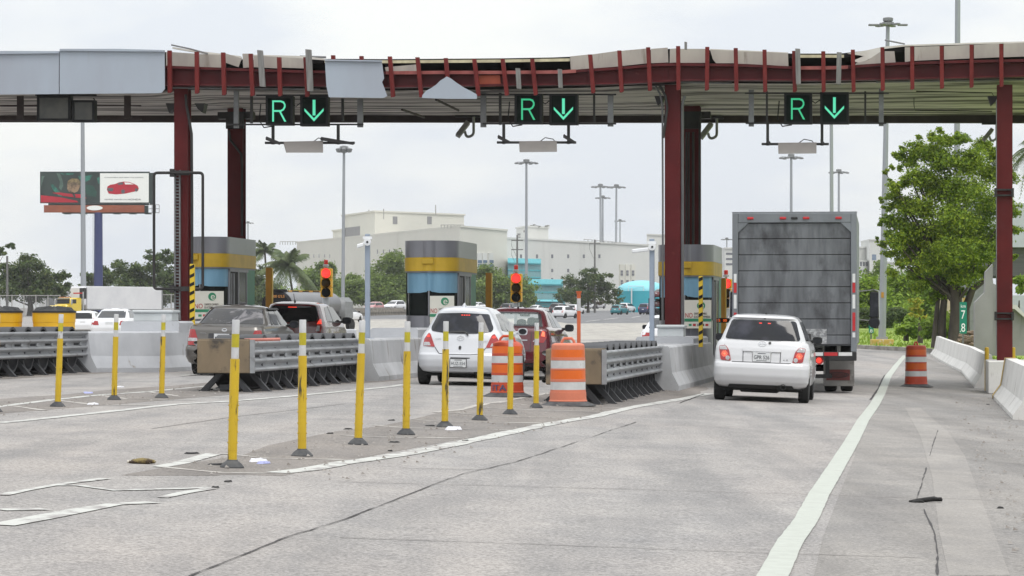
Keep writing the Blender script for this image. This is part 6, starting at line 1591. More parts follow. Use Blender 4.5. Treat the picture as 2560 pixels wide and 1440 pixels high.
def leaf_mesh(name, P, N, size, mats, parent=None, aspect=.5):
    """P: leaf centres, N: preferred normals; one small pointed leaf each."""
    n = len(P); nn = N + rng.normal(0, .75, (n, 3)); nn /= np.linalg.norm(nn, axis=1)[:, None] + 1e-9
    r = rng.normal(0, 1, (n, 3)); a = np.cross(nn, r); a /= np.linalg.norm(a, axis=1)[:, None] + 1e-9; b = np.cross(nn, a)
    s = (size * rng.uniform(.55, 1.35, n))[:, None]
    V = np.stack([P - a * s, P - b * s * aspect + nn * s * .12, P + a * s, P + b * s * aspect + nn * s * .12], 1).reshape(-1, 3)
    me = bpy.data.meshes.new(name); me.vertices.add(4 * n); me.vertices.foreach_set('co', V.ravel())
    me.loops.add(4 * n); me.loops.foreach_set('vertex_index', np.arange(4 * n)); me.polygons.add(n)
    me.polygons.foreach_set('loop_start', np.arange(n) * 4); me.polygons.foreach_set('loop_total', np.full(n, 4))
    for m in mats: me.materials.append(m)
    me.update(calc_edges=True)
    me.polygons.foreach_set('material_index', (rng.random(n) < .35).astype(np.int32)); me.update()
    o = bpy.data.objects.new(name, me); COL.objects.link(o); o.parent = parent
    return o
def tree(name, label, cat, Y, base, clumps, dens, leaf, mats, tr, group=None, depth=1.0, flat=.8, limbs=True, hollow=1.8, seedling=0):
    k = F / Y; B = Vector(base) if len(base) == 3 else at(base[0], base[1], Y)
    t = thing(name, label, cat, B, 0, group); Ps = []; Ns = []
    zt = max(.6, max(at(px, py, Y).z - B.z for px, py, r in clumps))
    b = MB(); R = random.Random(len(clumps) * 7 + int(Y) + seedling)
    for (px, py, r) in clumps:
        c = at(px, py, Y + R.uniform(-1, 1) * depth * r / k * 1.3) - B; rm = r / k
        # each clump is a knot of small sprays so that gaps show between them
        ns = max(3, int(r * r * dens / 55)); d = rng.normal(0, 1, (ns, 3)); d /= np.linalg.norm(d, axis=1)[:, None]
        rad = rng.random(ns) ** (1 / hollow); sc = np.array([1.08, 1.08, flat]) * rm
        S = np.array(c) + d * rad[:, None] * sc
        per = 55; pts = np.repeat(S, per, 0) + rng.normal(0, 1, (ns * per, 3)) * np.array([1, 1, .62]) * min(rm * .26, leaf * 5.5)
        Ps.append(pts); Ns.append(np.repeat(d * .6, per, 0) + np.array([0, 0, .8]))
        if limbs and c.length > .5 and R.random() < .4 and c.z > zt * .42:
            m = c * .5 + Vector((R.uniform(-1, 1) * rm * .3, R.uniform(-1, 1) * rm * .3, c.z * .05 - rm * .1)); f = min(1, .25 + .5 * rm / max(.5, c.length))
            b.tube([Vector((R.uniform(-.2, .2) * tr, 0, c.z * .42)), m + Vector((0, 0, c.z * .12)), c], [tr * .30, tr * .16, tr * .04], 6, False)
    b.tube([(0, 0, -.3), (tr * .2, 0, zt * .15), (-tr * .2, 0, zt * .35), (0, 0, zt * .6)], [tr * 1.2, tr * .9, tr * .65, tr * .25], 10)
    leaf_mesh('crown', np.concatenate(Ps), np.concatenate(Ns), leaf, mats, t)
    b.build('trunk', M_bark, t, smooth=60)
    return t
def ground_at(px, Y, dz=0.0):
    x = (px - 1280) / F * Y; return (x, Y, ground(x, Y) + dz)
# left side
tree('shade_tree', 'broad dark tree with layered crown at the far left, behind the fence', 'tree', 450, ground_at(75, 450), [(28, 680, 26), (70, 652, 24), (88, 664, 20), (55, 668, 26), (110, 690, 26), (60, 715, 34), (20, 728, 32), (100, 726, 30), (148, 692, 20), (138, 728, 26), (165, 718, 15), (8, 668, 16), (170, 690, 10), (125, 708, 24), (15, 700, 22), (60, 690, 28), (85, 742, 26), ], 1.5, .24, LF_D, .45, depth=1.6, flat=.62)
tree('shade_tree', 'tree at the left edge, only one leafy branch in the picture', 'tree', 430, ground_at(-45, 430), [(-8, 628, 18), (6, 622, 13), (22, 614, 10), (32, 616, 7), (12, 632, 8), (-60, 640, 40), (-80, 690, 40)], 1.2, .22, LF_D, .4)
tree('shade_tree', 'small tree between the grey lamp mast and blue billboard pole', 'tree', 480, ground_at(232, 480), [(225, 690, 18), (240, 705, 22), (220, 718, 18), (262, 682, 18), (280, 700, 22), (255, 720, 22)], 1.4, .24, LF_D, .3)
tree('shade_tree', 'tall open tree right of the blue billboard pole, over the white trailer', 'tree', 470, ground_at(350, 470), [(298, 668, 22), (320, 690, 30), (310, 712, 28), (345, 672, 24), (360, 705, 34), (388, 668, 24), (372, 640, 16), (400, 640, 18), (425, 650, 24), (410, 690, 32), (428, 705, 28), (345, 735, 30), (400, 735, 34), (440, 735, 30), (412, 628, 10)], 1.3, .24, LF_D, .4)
# centre hedge of trees
CT = 'trees in front of the cream factory'
for i, (lab, bpx, Y, cl, m) in enumerate([
    ('dark tree behind the left palm trunk, right of the left booth', 655, 520, [(640, 700, 24), (655, 720, 32), (640, 745, 28), (680, 738, 32), (645, 675, 16), (690, 760, 22)], LF_D),
    ('bright shrubby tree below the coconut palm', 735, 500, [(700, 745, 26), (735, 742, 24), (760, 748, 24), (720, 762, 20)], LF_L),
    ('open crowned tree left of the left traffic light', 790, 525, [(770, 690, 24), (800, 672, 20), (785, 712, 28), (812, 695, 26), (765, 730, 24), (800, 740, 28), (828, 720, 26), (835, 668, 12), (840, 742, 22), (815, 660, 14)], LF_M),
    ('rounded tree between left traffic light and grey lamp mast', 865, 520, [(850, 715, 24), (875, 702, 24), (890, 720, 28), (865, 740, 28), (905, 742, 24), (880, 690, 14), (840, 738, 20)], LF_M),
    ('tall green tree just left of the middle booth', 965, 515, [(945, 690, 28), (965, 665, 26), (985, 645, 22), (995, 668, 24), (955, 715, 32), (990, 700, 32), (930, 735, 28), (970, 742, 32), (1000, 735, 28), (975, 640, 12), (1005, 690, 22)], LF_M),
    ('green tree just right of the middle booth', 1215, 520, [(1198, 690, 24), (1215, 678, 20), (1230, 695, 28), (1205, 718, 30), (1245, 712, 28), (1225, 740, 30), (1195, 745, 24), (1258, 700, 18), (1255, 740, 24)], LF_M),
    ('feathery pale tree behind the middle traffic light', 1300, 520, [(1275, 712, 20), (1300, 715, 24), (1320, 728, 22), (1295, 740, 26), (1335, 742, 16), (1265, 742, 20), (1310, 748, 20)], LF_M),
    ('tree of several rounded clumps in front of the blue louvres', 1470, 560, [(1412, 722, 16), (1435, 705, 20), (1430, 735, 22), (1455, 722, 24), (1468, 690, 18), (1478, 676, 12), (1482, 705, 22), (1500, 690, 14), (1525, 688, 9), (1520, 712, 16), (1500, 730, 26), (1540, 735, 14), (1470, 742, 22), (1405, 744, 14), (1535, 750, 16), (1440, 750, 20)], LF_D)]):
    tree('hedge_tree', lab, 'tree', Y, ground_at(bpx, Y), [(x, y, r * 1.2) for x, y, r in cl], 1.1, .25, m, .25, CT, depth=1.0, seedling=i)
tree('brown_bush', 'low reddish brown bush behind the low wall, right of the orange marker post', 'bush', 640, ground_at(1485, 640), [(1470, 756, 9), (1485, 753, 10), (1500, 756, 9), (1580, 757, 8), (1595, 758, 7)], 1.0, .25, [leafmat('leaf_brown', (0.13, 0.085, 0.06), (0.17, 0.12, 0.08)), LF_D[0]], .1)
# right side
pr = at(2388, 858, 136)
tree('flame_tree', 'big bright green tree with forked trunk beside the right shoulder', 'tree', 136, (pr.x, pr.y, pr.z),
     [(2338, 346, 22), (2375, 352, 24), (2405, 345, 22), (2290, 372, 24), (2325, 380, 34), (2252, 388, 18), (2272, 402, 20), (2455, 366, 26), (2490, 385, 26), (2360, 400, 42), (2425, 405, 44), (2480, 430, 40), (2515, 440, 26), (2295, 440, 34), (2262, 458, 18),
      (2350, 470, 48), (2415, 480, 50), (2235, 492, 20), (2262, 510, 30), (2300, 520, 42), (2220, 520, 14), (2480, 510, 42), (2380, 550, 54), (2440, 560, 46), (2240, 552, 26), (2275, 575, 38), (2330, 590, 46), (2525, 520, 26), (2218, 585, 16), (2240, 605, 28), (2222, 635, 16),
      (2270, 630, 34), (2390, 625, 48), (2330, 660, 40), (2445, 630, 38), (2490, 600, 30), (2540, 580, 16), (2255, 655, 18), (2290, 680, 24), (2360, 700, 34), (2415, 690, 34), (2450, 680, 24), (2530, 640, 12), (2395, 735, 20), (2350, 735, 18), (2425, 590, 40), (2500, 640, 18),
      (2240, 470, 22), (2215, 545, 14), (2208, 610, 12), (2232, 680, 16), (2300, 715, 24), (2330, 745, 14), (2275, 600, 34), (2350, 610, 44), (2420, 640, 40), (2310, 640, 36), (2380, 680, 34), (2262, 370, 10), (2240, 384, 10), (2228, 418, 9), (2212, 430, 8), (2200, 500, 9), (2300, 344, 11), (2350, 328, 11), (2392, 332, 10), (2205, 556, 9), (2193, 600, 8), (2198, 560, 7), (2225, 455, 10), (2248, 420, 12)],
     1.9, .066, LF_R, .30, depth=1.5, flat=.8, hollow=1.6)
b = MB(); pb = Vector((0, 0, 0))
b.tube([(-.55, .3, -.3), (-.5, .3, 1.2), (-.3, .2, 3.0), (.3, 0, 5.0)], [.2, .16, .11, .06], 8); b.tube([(.35, .1, -.3), (.42, .1, 1.4), (.75, .1, 2.3), (1.4, .1, 2.8), (1.6, .1, 4.0)], [.22, .18, .15, .11, .06], 8); b.tube([(-.9, .2, -.2), (-.75, .2, 1.4), (-.6, .2, 2.8)], [.12, .10, .06], 6)
t_ = [o for o in bpy.data.objects if o.get('label', '').startswith('big bright green tree')][0]; b.build('trunk', M_bark, t_, smooth=60)
SB = 'shrubs on the bank behind the truck'
for i, (lab, bpx, Y, cl, m, lf) in enumerate([
    ('light green bank tree just right of the truck mirror', 2190, 235, [(2165, 705, 24), (2185, 730, 30), (2160, 760, 30), (2205, 760, 34), (2175, 795, 34), (2215, 800, 30), (2150, 800, 26), (2140, 730, 20)], LF_L, .17),
    ('wispy tall tree behind the bank, below the white tower', 2210, 300, [(2195, 665, 16), (2215, 680, 20), (2240, 690, 22), (2180, 690, 16), (2225, 710, 24)], LF_M, .17),
    ('light green bank shrub right of the grey lamp mast', 2270, 225, [(2245, 735, 30), (2275, 715, 30), (2300, 730, 34), (2260, 770, 36), (2300, 780, 36), (2330, 740, 34), (2340, 775, 30), (2365, 760, 26), (2240, 700, 18), (2310, 690, 24)], LF_L, .17),
    ('dark undergrowth along the foot of the bank', 2190, 215, [(2150, 795, 22), (2180, 800, 18), (2210, 798, 18), (2240, 790, 22), (2160, 780, 22)], LF_D, .17),
    ('leafy shrub right of the grey lamp mast foot', 2265, 152, [(2256, 824, 13), (2275, 808, 18), (2292, 822, 18), (2312, 806, 20), (2325, 825, 14), (2280, 838, 9)], LF_L, .14),
    ('leafy shrub under the big tree, left of the km sign', 2355, 140, [(2330, 815, 24), (2355, 800, 24), (2375, 825, 22), (2345, 835, 22), (2318, 838, 16)], LF_L, .13),
    ('clipped yellowish shrub with knobbly crown before the bank', 2300, 146, [(2288, 758, 13), (2294, 776, 12), (2284, 788, 9), (2306, 792, 9), (2302, 768, 8)], LF_Y, .085),
    ('green shrub seen under the grey building at the right edge', 2548, 170, [(2540, 700, 12), (2556, 705, 14), (2550, 722, 12)], LF_L, .16)]):
    x = (bpx - 1280) / F * Y
    tree('bank_shrub', lab, 'shrub', Y, (x, Y, ground(x, Y) + .6), [(x, y, r * 1.25) for x, y, r in cl], 1.2, lf * .8, m, .12, SB, depth=.8, limbs=lf < .1, seedling=i)

# palms
M_frond = leafmat('palm_leaf', (0.10, 0.14, 0.06), (0.15, 0.18, 0.08), (0.06, 0.085, 0.04), .25)
def palm(label, px, py, Y, R, base_px, n, droop, seed, leafw=.05):
    B = Vector(ground_at(base_px, Y)); t = thing('palm_tree', label, 'palm', B); C = at(px, py, Y) - B; r = random.Random(seed); k = F / Y; R = R / k
    b = MB(); b.tube([(0, 0, -.2), C * .4 + Vector((.15, 0, 0)), C * .8, C], [.2, .15, .13, .12], 8); b.build('trunk', M_bark, t, smooth=60)
    b = MB()
    for i in range(n):
        a = 2 * math.pi * i / n + r.uniform(-.2, .2); el = r.uniform(-.3, 1.25); d = Vector((math.cos(a), math.sin(a), 0)); L = R * r.uniform(.85, 1.12)
        pts = []
        for j in range(9):
            s = j / 8; h = math.cos(el) * s; z = math.sin(el) * s - droop * s * s * (1.1 - .35 * math.sin(el)); pts.append(C + (d * h + Vector((0, 0, z))) * L)
        b.tube(pts, [.03 * (1 - .8 * j / 8) for j in range(9)], 4, False)
        for j in range(1, 26):
            s = j / 26 * 8; i0 = min(7, int(s)); p = pts[i0].lerp(pts[i0 + 1], s - i0); tg = (pts[i0 + 1] - pts[i0]).normalized(); sd = tg.cross(Vector((0, 0, 1))).normalized()
            ll = L * .30 * math.sin(math.pi * (.12 + .86 * j / 26)) * r.uniform(.8, 1.1)
            for q in (-1, 1):
                e = p + (sd * q * .75 + tg * .55 + Vector((0, 0, -.55 - .3 * r.random()))) * ll; w = tg * leafw * L * .35
                b.add([tuple(p - w), tuple(p + w), tuple(e)], [(0, 1, 2)])
    b.build('crown', M_frond, t)
palm('slim palm just right of the left booth', 662, 628, 430, 52, 672, 26, .55, 3, .075)
palm('leaning coconut palm left of the left traffic light', 722, 662, 400, 84, 735, 26, .55, 8, .075)
palm('palm at the right edge with long drooping fronds', 2585, 372, 100, 95, 2600, 18, .95, 12, .04)

# lamp masts and utility poles
M_mast = mat('mast_grey', (0.30, 0.315, 0.34), 0.5, metal=0.3, col2=(0.31, 0.325, 0.35), scale=.6)
M_lum = mat('luminaire', (0.22, 0.225, 0.23), 0.5, metal=0.2, var=0.2)
def mast(label, px, ytop, Y, rb, rt, head, name='lamp_mast', px_top=None, base=None):
    x = (px - 1280) / F * Y; z = ground(x, Y) if base is None else base; H = CAMH + (HY - ytop) / F * Y - z
    t = thing(name, label, 'lamp mast', (x, Y, z), 0, 'tall grey lamp masts'); dx = ((px_top or px) - px) / F * Y
    b = MB(); b.tube([(0, 0, -.2), (dx * .5, 0, H * .5), (dx, 0, H)], [rb, (rb + rt) / 2, rt], 14); b.tube([(0, 0, -.1), (0, 0, .25)], rb * 1.5, 12); b.build('pole', M_mast, t, smooth=60)
    if head == 'crown':
        b = MB(); b.lathe([(rt * 2.2, -.6), (rt * 3.4, -.1), (rt * 3.4, .35), (rt * 1.2, .5)], 16, 'z', (dx, 0, H)); b.build('lamp_ring', M_lum, t)
        for k in range(8):
            a = k * math.pi / 4; b = MB(); b.box(-.28, .28, -.28, .28, -.25, .35, .05); o = b.build('floodlight', M_lum, t); o.location = (dx + math.cos(a) * .95, math.sin(a) * .95, H - .25); o.rotation_euler = (0, .35, a)
    elif head == 'arms':
        b = MB(); b.lathe([(.3, -.2), (.55, 0), (.55, .5), (.2, .6)], 14, 'z', (dx, 0, H)); b.build('lamp_ring', M_lum, t)
        for k in range(6):
            a = k * math.pi / 3 + .1; c, s = math.cos(a), math.sin(a); b = MB(); b.tube([(dx, 0, H), (dx + c * 1.6, s * 1.6, H + .05)], .06, 6); b.lathe([(.1, .05), (.36, -.08), (.36, -.28), (.2, -.32)], 10, 'z', (dx + c * 1.75, s * 1.75, H)); b.build('lamp_arm', M_lum, t)
    elif head == 'twin':
        s_ = Y / 150.0
        b = MB(); b.lathe([(.20 * s_, .0), (.28 * s_, .05 * s_), (.28 * s_, .18 * s_), (.16 * s_, .2 * s_), (.24 * s_, .24 * s_), (.24 * s_, .38 * s_), (.1 * s_, .42 * s_)], 16, 'z', (dx, 0, H - .4 * s_)); b.build('lamp_ring', M_lum, t)
        for k, (a, L) in enumerate([(0, .82), (math.pi, .82), (1.1, .7), (2.2, .7), (4.2, .7), (5.3, .7)]):
            c, s = math.cos(a) * s_, math.sin(a) * s_; b = MB(); b.tube([(dx, 0, H - .35 * s_), (dx + c * L * .6, s * L * .6, H - .32 * s_)], .025 * s_, 6)
            q = MB(); q.box(L * .55, L * 1.12, -.11, .11, -.06, .03, .02); b.add([(dx + x * c - y * s, x * s + y * c, H - .33 * s_ + z * s_) for x, y, z in q.v], q.f); b.build('lamp_arm', M_lum, t)
    return t
mast('thick grey lamp mast crossing the billboard', 209, 190, 392, .36, .20, None, px_top=206)
mast('lamp mast with crown of lamps, right of the left traffic light', 857, 372, 500, .30, .20, 'crown', px_top=860)
mast('lamp mast behind the middle traffic light', 1316, 406, 560, .30, .19, 'arms')
mast('left mast of the close pair, right of centre', 1503, 466, 700, .34, .22, 'arms', px_top=1501)
mast('shorter mast of the close pair, right of centre', 1507, 494, 860, .3, .2, 'arms')
mast('lamp mast right of the close pair', 1539, 467, 700, .30, .2, 'arms', px_top=1541)
mast('small distant lamp mast beside the third mast', 1550, 552, 1150, .28, .2, 'arms')
mast('lamp mast over the left half of the truck roof', 1978, 393, 540, .30, .2, 'arms')
mast('wide lamp mast over the middle of the truck roof, top hidden by the canopy', 2080, 200, 320, .22, .16, None, px_top=2078)
mast('thin lamp mast over the right half of the truck roof', 2097, 430, 640, .28, .2, 'arms')
tm = mast('near grey lamp mast with yellow base, right of the truck', 2205, 44, 148, .18, .085, 'twin', px_top=2220, base=CAMH - 50 / F * 148)
b = MB(); b.box(-.5, .5, -.5, .5, -.25, .12, .03); b.build('base_block', M_ylstripe, tm); b = MB(); b.box(-.06, .06, -.20, -.17, 2.05, 2.3); b.build('number_plate', M_ochre, tm)
mast('grey mast rising out of the picture behind the big tree', 2390, -140, 150, .16, .12, 'twin', px_top=2395)
mast('tiny distant lamp mast right of the rear left column', 620, 557, 1150, .26, .2, 'arms')
mast('tiny distant lamp mast just left of the truck', 1817, 598, 1100, .26, .2, 'arms')
M_pole = mat('utility_pole', (0.17, 0.165, 0.16), 0.9, var=0.25)
for px, yt, Y, arms, txt in [(1293, 588, 540, (601, 624), 'utility pole with two crossarms behind the middle traffic light'), (1487, 599, 560, (609,), 'utility pole with one crossarm in front of the factory, right of centre'), (18, 640, 430, (), 'thin grey pole in front of the far left tree')]:
    x = (px - 1280) / F * Y; z = ground(x, Y); H = CAMH + (HY - yt) / F * Y - z; t = thing('utility_pole', txt, 'utility pole', (x, Y, z)); b = MB(); b.tube([(0, 0, -.2), (0, 0, H)], [.2, .14], 10); b.build('pole', M_pole, t, smooth=60)
    for ya in arms:
        za = CAMH + (HY - ya) / F * Y - z; b = MB(); b.box(-1.0, 1.0, -.08, .08, za - .08, za + .08); b.tube([(-.9, 0, za), (-.95, 0, za - .9), (-.2, 0, za - 2.6)], .03, 5); b.build('crossarm', M_pole, t)

# billboard
Yb = 425.0; kb = F / Yb
pb = Vector(ground_at(245, Yb)); t = thing('billboard', 'roadside billboard on a blue pole: dark child picture left, red car advert right', 'billboard', pb)
bx = lambda px: (px - 245) / kb
bz = lambda py: CAMH + (HY - py) / kb - pb.z
M_bdark = mat('billboard_dark', (0.018, 0.028, 0.026), 0.4, col2=(0.035, 0.05, 0.045), scale=.4)
M_bgreen = mat('billboard_green', (0.03, 0.19, 0.14), 0.4, col2=(0.015, 0.05, 0.04), scale=1.5, ramp=(.42, .62)); M_bgrn2 = mat('billboard_grey_green', (0.10, 0.16, 0.13), 0.4, var=.4, scale=.8)
M_bred = mat('billboard_red', (0.45, 0.012, 0.03), 0.4, var=.2, scale=.5); M_bskin = mat('billboard_tan', (0.30, 0.20, 0.12), 0.4, col2=(0.10, 0.07, 0.045), scale=1.6, ramp=(.42, .6)); M_bhair = mat('billboard_hair', (0.26, 0.19, 0.09), 0.4, col2=(0.09, 0.07, 0.04), scale=2, ramp=(.4, .6))
M_bwhite = mat('billboard_white', (0.80, 0.81, 0.78), 0.4, var=.04); M_btext = mat('billboard_text', (0.10, 0.10, 0.11), 0.4, var=0)
M_bpole = mat('billboard_blue', (0.035, 0.045, 0.14), 0.5, var=.15, scale=.3); M_brust = mat('billboard_rust', (0.29, 0.085, 0.04), 0.6, col2=(0.23, 0.065, 0.035), scale=.5)
b = MB(); b.box(bx(100), bx(374), -.0, .35, bz(508), bz(429)); b.box(bx(374), bx(384), .1, .9, bz(512), bz(432)); fr = b.build('panel_frame', M_bdark, t)
y = -.02
def bp(name, pts, m, d, par):
    b = MB(); P = [(bx(x), bz(yy)) for x, yy in pts]
    a = sum(P[i][0] * P[(i + 1) % len(P)][1] - P[(i + 1) % len(P)][0] * P[i][1] for i in range(len(P)))
    if a < 0: P.reverse()
    b.prism_y(P, d, d + .018); return b.build(name, m, par)
pic = bp('picture', [(102, 432), (249, 432), (249, 506), (102, 506)], M_bdark, -.02, t)
for pts, m, d in [([(124, 458), (134, 462), (148, 478), (155, 491), (146, 489), (133, 475)], M_bgreen, -.04), ([(141, 433), (150, 434), (156, 450), (158, 464), (153, 476), (148, 470), (150, 455), (145, 442)], M_bgrn2, -.04), ([(195, 440), (214, 440), (232, 437), (224, 450), (212, 456), (200, 450)], M_bgreen, -.04),
                  ([(214, 462), (232, 464), (242, 480), (240, 492), (222, 490), (212, 478)], mat('billboard_deep_green', (0.02, 0.075, 0.055), .4, var=.3), -.04), ([(243, 445), (249, 442), (249, 460), (245, 458)], M_bgreen, -.04), ([(150, 433), (186, 433), (182, 437), (160, 438)], M_bgreen, -.04), ([(102, 470), (108, 448), (112, 440), (104, 440)], M_bgrn2, -.04),
                  ([(102, 488), (150, 493), (192, 502), (196, 506), (102, 506)], M_bred, -.04), ([(130, 482), (150, 481), (170, 484), (205, 486), (217, 496), (190, 494), (160, 490)], M_bred, -.06), ([(178, 481), (184, 480), (190, 492), (186, 494)], M_bdark, -.08),
                  ([(168, 462), (172, 454), (184, 450), (196, 454), (200, 466), (195, 478), (183, 484), (173, 480), (168, 472)], M_bskin, -.08), ([(168, 462), (170, 452), (180, 446), (194, 447), (203, 455), (201, 466), (194, 458), (184, 455), (175, 458)], M_bhair, -.10), ([(152, 440), (170, 437), (190, 441), (172, 447), (160, 452)], M_bdark, -.06)]:
    bp('picture_shape', pts, m, d, pic)
ad = bp('advert', [(250, 433), (372, 433), (372, 506), (250, 506)], M_bwhite, -.02, t)
car_ = bp('advert_car', [(267, 474), (269, 466), (276, 462), (288, 460), (297, 456), (309, 454), (323, 455), (334, 459), (344, 464), (347, 471), (345, 477), (331, 480), (313, 484), (290, 486), (272, 484)], M_bred, -.04, ad)
for pts, m in [([(293, 459), (300, 456.5), (308, 456), (308, 461), (296, 462)], M_btext), ([(311, 456), (323, 456.5), (335, 461), (313, 461)], M_bwhite), ([(268, 470), (284, 470), (282, 478), (270, 478)], M_btext), ([(303, 475), (309, 473), (313, 478), (310, 484), (304, 483)], M_btext), ([(337, 472), (342, 470), (345, 474), (342, 479), (338, 478)], M_btext)]:
    b_ = bp('advert_detail', pts, m, -.06, ad)
b = MB(); b.text('CUALQUIERA QUE SEAN TUS SUEÑOS', bx(309.5), -.0205, bz(443.5), bx(358) - bx(261), .16, .02); b.build('lettering', M_btext, ad); b = MB(); b.text('SIEMPRE VAN EN UN', bx(289), -.0205, bz(498.5), bx(317) - bx(262), .17, .02); b.build('lettering', M_btext, ad); b = MB(); b.text('HONDA', bx(336), -.0205, bz(498.5), bx(353) - bx(320), .20, .03); b.build('lettering', M_btext, ad)
b = MB(); b.box(bx(110), bx(361), -.1, .7, bz(531), bz(513)); b.build('apron', M_brust, t)
b = MB(); b.box(bx(361.2), bx(370), -.05, .7, bz(532), bz(514)); b.box(bx(155), bx(372), .1, .6, bz(534), bz(531.2)); 
for x in (168, 208, 292, 332, 370): b.box(bx(x - 8), bx(x + 8), -.3, .9, bz(535.5), bz(533))
b.box(bx(120), bx(372), .2, .5, bz(512.9), bz(508.2)); b.build('walkway', M_bdark, t)
b = MB()
for x in (380, 389, 398): b.tube([(bx(x), 0, bz(532)), (bx(x), 0, bz(512))], .04, 5)
for yy in (512, 522, 532): b.tube([(bx(372), 0, bz(yy)), (bx(398), 0, bz(yy))], .04, 5)
b.build('side_ladder', M_pole, t)
b = MB(); b.lathe([(1, -.16), (1, -.105)], 28, 'y'); b.v = [(bx(237) + q[0] * 20 / kb, q[1], bz(520) + q[2] * 6 / kb) for q in b.v]; b.build('oval_logo', M_bwhite, t)
b = MB(); b.tube([(0, .4, -.3), (0, .4, bz(531))], [.62, .55], 20); b.build('pole', M_bpole, t, smooth=60)
b = MB(); b.box(-.72, -.68, .3, .34, 0, bz(533)); b.build('ladder', M_pole, t)

# fence, warehouse and lorries on the left
M_fence = mat('chain_link', (0.10, 0.10, 0.10), 0.8, var=0, alpha=0.35); M_fpost = mat('fence_post', (0.36, 0.35, 0.33), 0.7, var=.2)
def fence(label, p0, p1, y0, y1, Y, n):
    A, B = Vector(ground_at(p0, Y)), Vector(ground_at(p1, Y)); t = thing('chain_link_fence', label, 'fence', A); H = CAMH + (HY - y0) / F * Y - A.z; d = B - A
    b = MB(); b.add([(0, 0, 0), tuple(d), (d.x, d.y, d.z + H - .1), (0, 0, H - .1)], [(0, 1, 2, 3)]); b.build('mesh', M_fence, t)
    b = MB(); b.tube([(0, -.05, H - .1), (d.x, d.y - .05, d.z + H - .1)], .05, 6); b.build('rail', M_fpost, t)
    for i in range(n + 1):
        q = d * (i / n); b = MB(); b.tube([(q.x, q.y - .06, q.z), (q.x, q.y - .06, q.z + H)], .07, 6); b.build('post', M_fpost, t)
fence('tall chain-link fence in front of the far left tree', -60, 150, 737, 790, 425, 7)
fence('chain-link fence between the white trailer and left red column', 384, 450, 735, 790, 440, 3)
M_shed = mat('shed_white', (0.62, 0.62, 0.62), 0.7, var=.1); A = Vector(ground_at(132, 600)); t = thing('warehouse', 'pale gabled shed glimpsed behind the far left tree', 'building', A)
b = MB(); b.prism_y([(-2.6, 0), (2.6, 0), (2.6, 4.4), (0, 5.6), (-2.6, 4.4)], 0, 12); b.build('wall', M_shed, t); b = MB(); b.box(-1.2, 1.2, -.05, -.0, 0, 3); b.build('door', M_lum, t)
M_ylcab = paint('truck_yellow', (0.66, 0.47, 0.02)); M_trailer = mat('trailer_white', (0.66, 0.66, 0.67), 0.5, col2=(0.58, 0.58, 0.60), scale=.5)
def truck_wheels(t, ys, x, r=.5):
    for yy in ys:
        for s in (-1, 1):
            b = MB(); b.lathe([(r * .5, -.15), (r * .95, -.15), (r, -.08), (r, .08), (r * .95, .15), (r * .5, .15)], 20, 'x'); o = b.build('wheel', M_tyre, t, smooth=40); o.location = (s * x, yy, r)
Yt = 385.0; B = Vector(ground_at(176, Yt)); t = thing('semi_truck', 'yellow lorry with long white box trailer at the left, behind the barrier', 'lorry', B, -math.radians(213))
sc = (CAMH + (HY - 715) / F * Yt - B.z) / 4.0; t.scale = (sc, sc, sc)
b = MB(); b.box(-1.3, 1.3, -16.2, -1.7, 1.15, 4.0, .04); b.build('trailer', M_trailer, t)
b = MB(); b.box(-1.305, 1.305, -16.25, -16.0, 1.1, 4.02); b.box(-1.31, 1.31, -16, -1.7, 1.05, 1.2); b.build('trailer_frame', M_lum, t)
b = MB(); b.box(-1.15, 1.15, -1.69, -1.25, 1.6, 3.9, .12); rf = b.build('reefer_unit', M_trailer, t); b = MB(); b.box(-1.16, -.35, -1.7, -1.24, 2.4, 3.8, .05); b.build('grille', M_trim, rf)
b = MB(); b.box(-.9, .6, -1.25, -1.235, 3.05, 3.2); b.build('red_lettering', M_reflr, rf)
b = MB(); b.box(-1.12, 1.12, -.9, 1.3, .7, 2.55, .15); b.box(-1.05, 1.05, 1.25, 2.0, .6, 1.75, .2); b.box(-.98, .98, 1.9, 3.2, .6, 1.6, .25); cb = b.build('cab', M_ylcab, t, smooth=40)
b = MB(); b.box(-1.0, 1.0, 1.29, 1.335, 1.82, 2.35, .02); b.box(-1.13, -1.115, .2, 1.0, 1.85, 2.35); b.box(1.115, 1.13, .2, 1.0, 1.85, 2.35); b.build('windscreen', M_glass, cb)
b = MB(); b.box(-1.1, 1.1, 1.3, 1.5, 2.38, 2.5, .03); b.build('visor', M_lum, cb); b = MB()
for k in range(7): b.box(-.85 + k * .28 - .07, -.85 + k * .28 + .07, .9, 1.0, 2.55, 2.66, .02)
b.build('roof_light', M_orangered, cb)
for s in (-1, 1):
    b = MB(); b.box(s * 1.35 - .1, s * 1.35 + .1, 1.25, 1.35, 1.7, 2.4, .03); b.build('wing_mirror', M_chrome, cb); b = MB(); b.tube([(s * 1.2, -1.0, .8), (s * 1.2, -1.0, 3.3)], .08, 8); b.build('exhaust_stack', M_chrome, t)
b = MB(); b.box(-.6, .6, 3.2, 3.24, .8, 1.5, .02); b.build('grille', M_chrome, cb)
truck_wheels(t, [2.3, -2.3, -3.6, -14, -15.2], 1.05)
Yk = 224.0; B = Vector(ground_at(690, Yk)); t = thing('tanker_truck', 'tanker lorry with black rear end and silver barrel beyond the left booth', 'lorry', B, -math.radians(27))
sc = (CAMH + (HY - 724) / F * Yk - B.z) / 3.12; t.scale = (sc * 1.0, sc, sc)
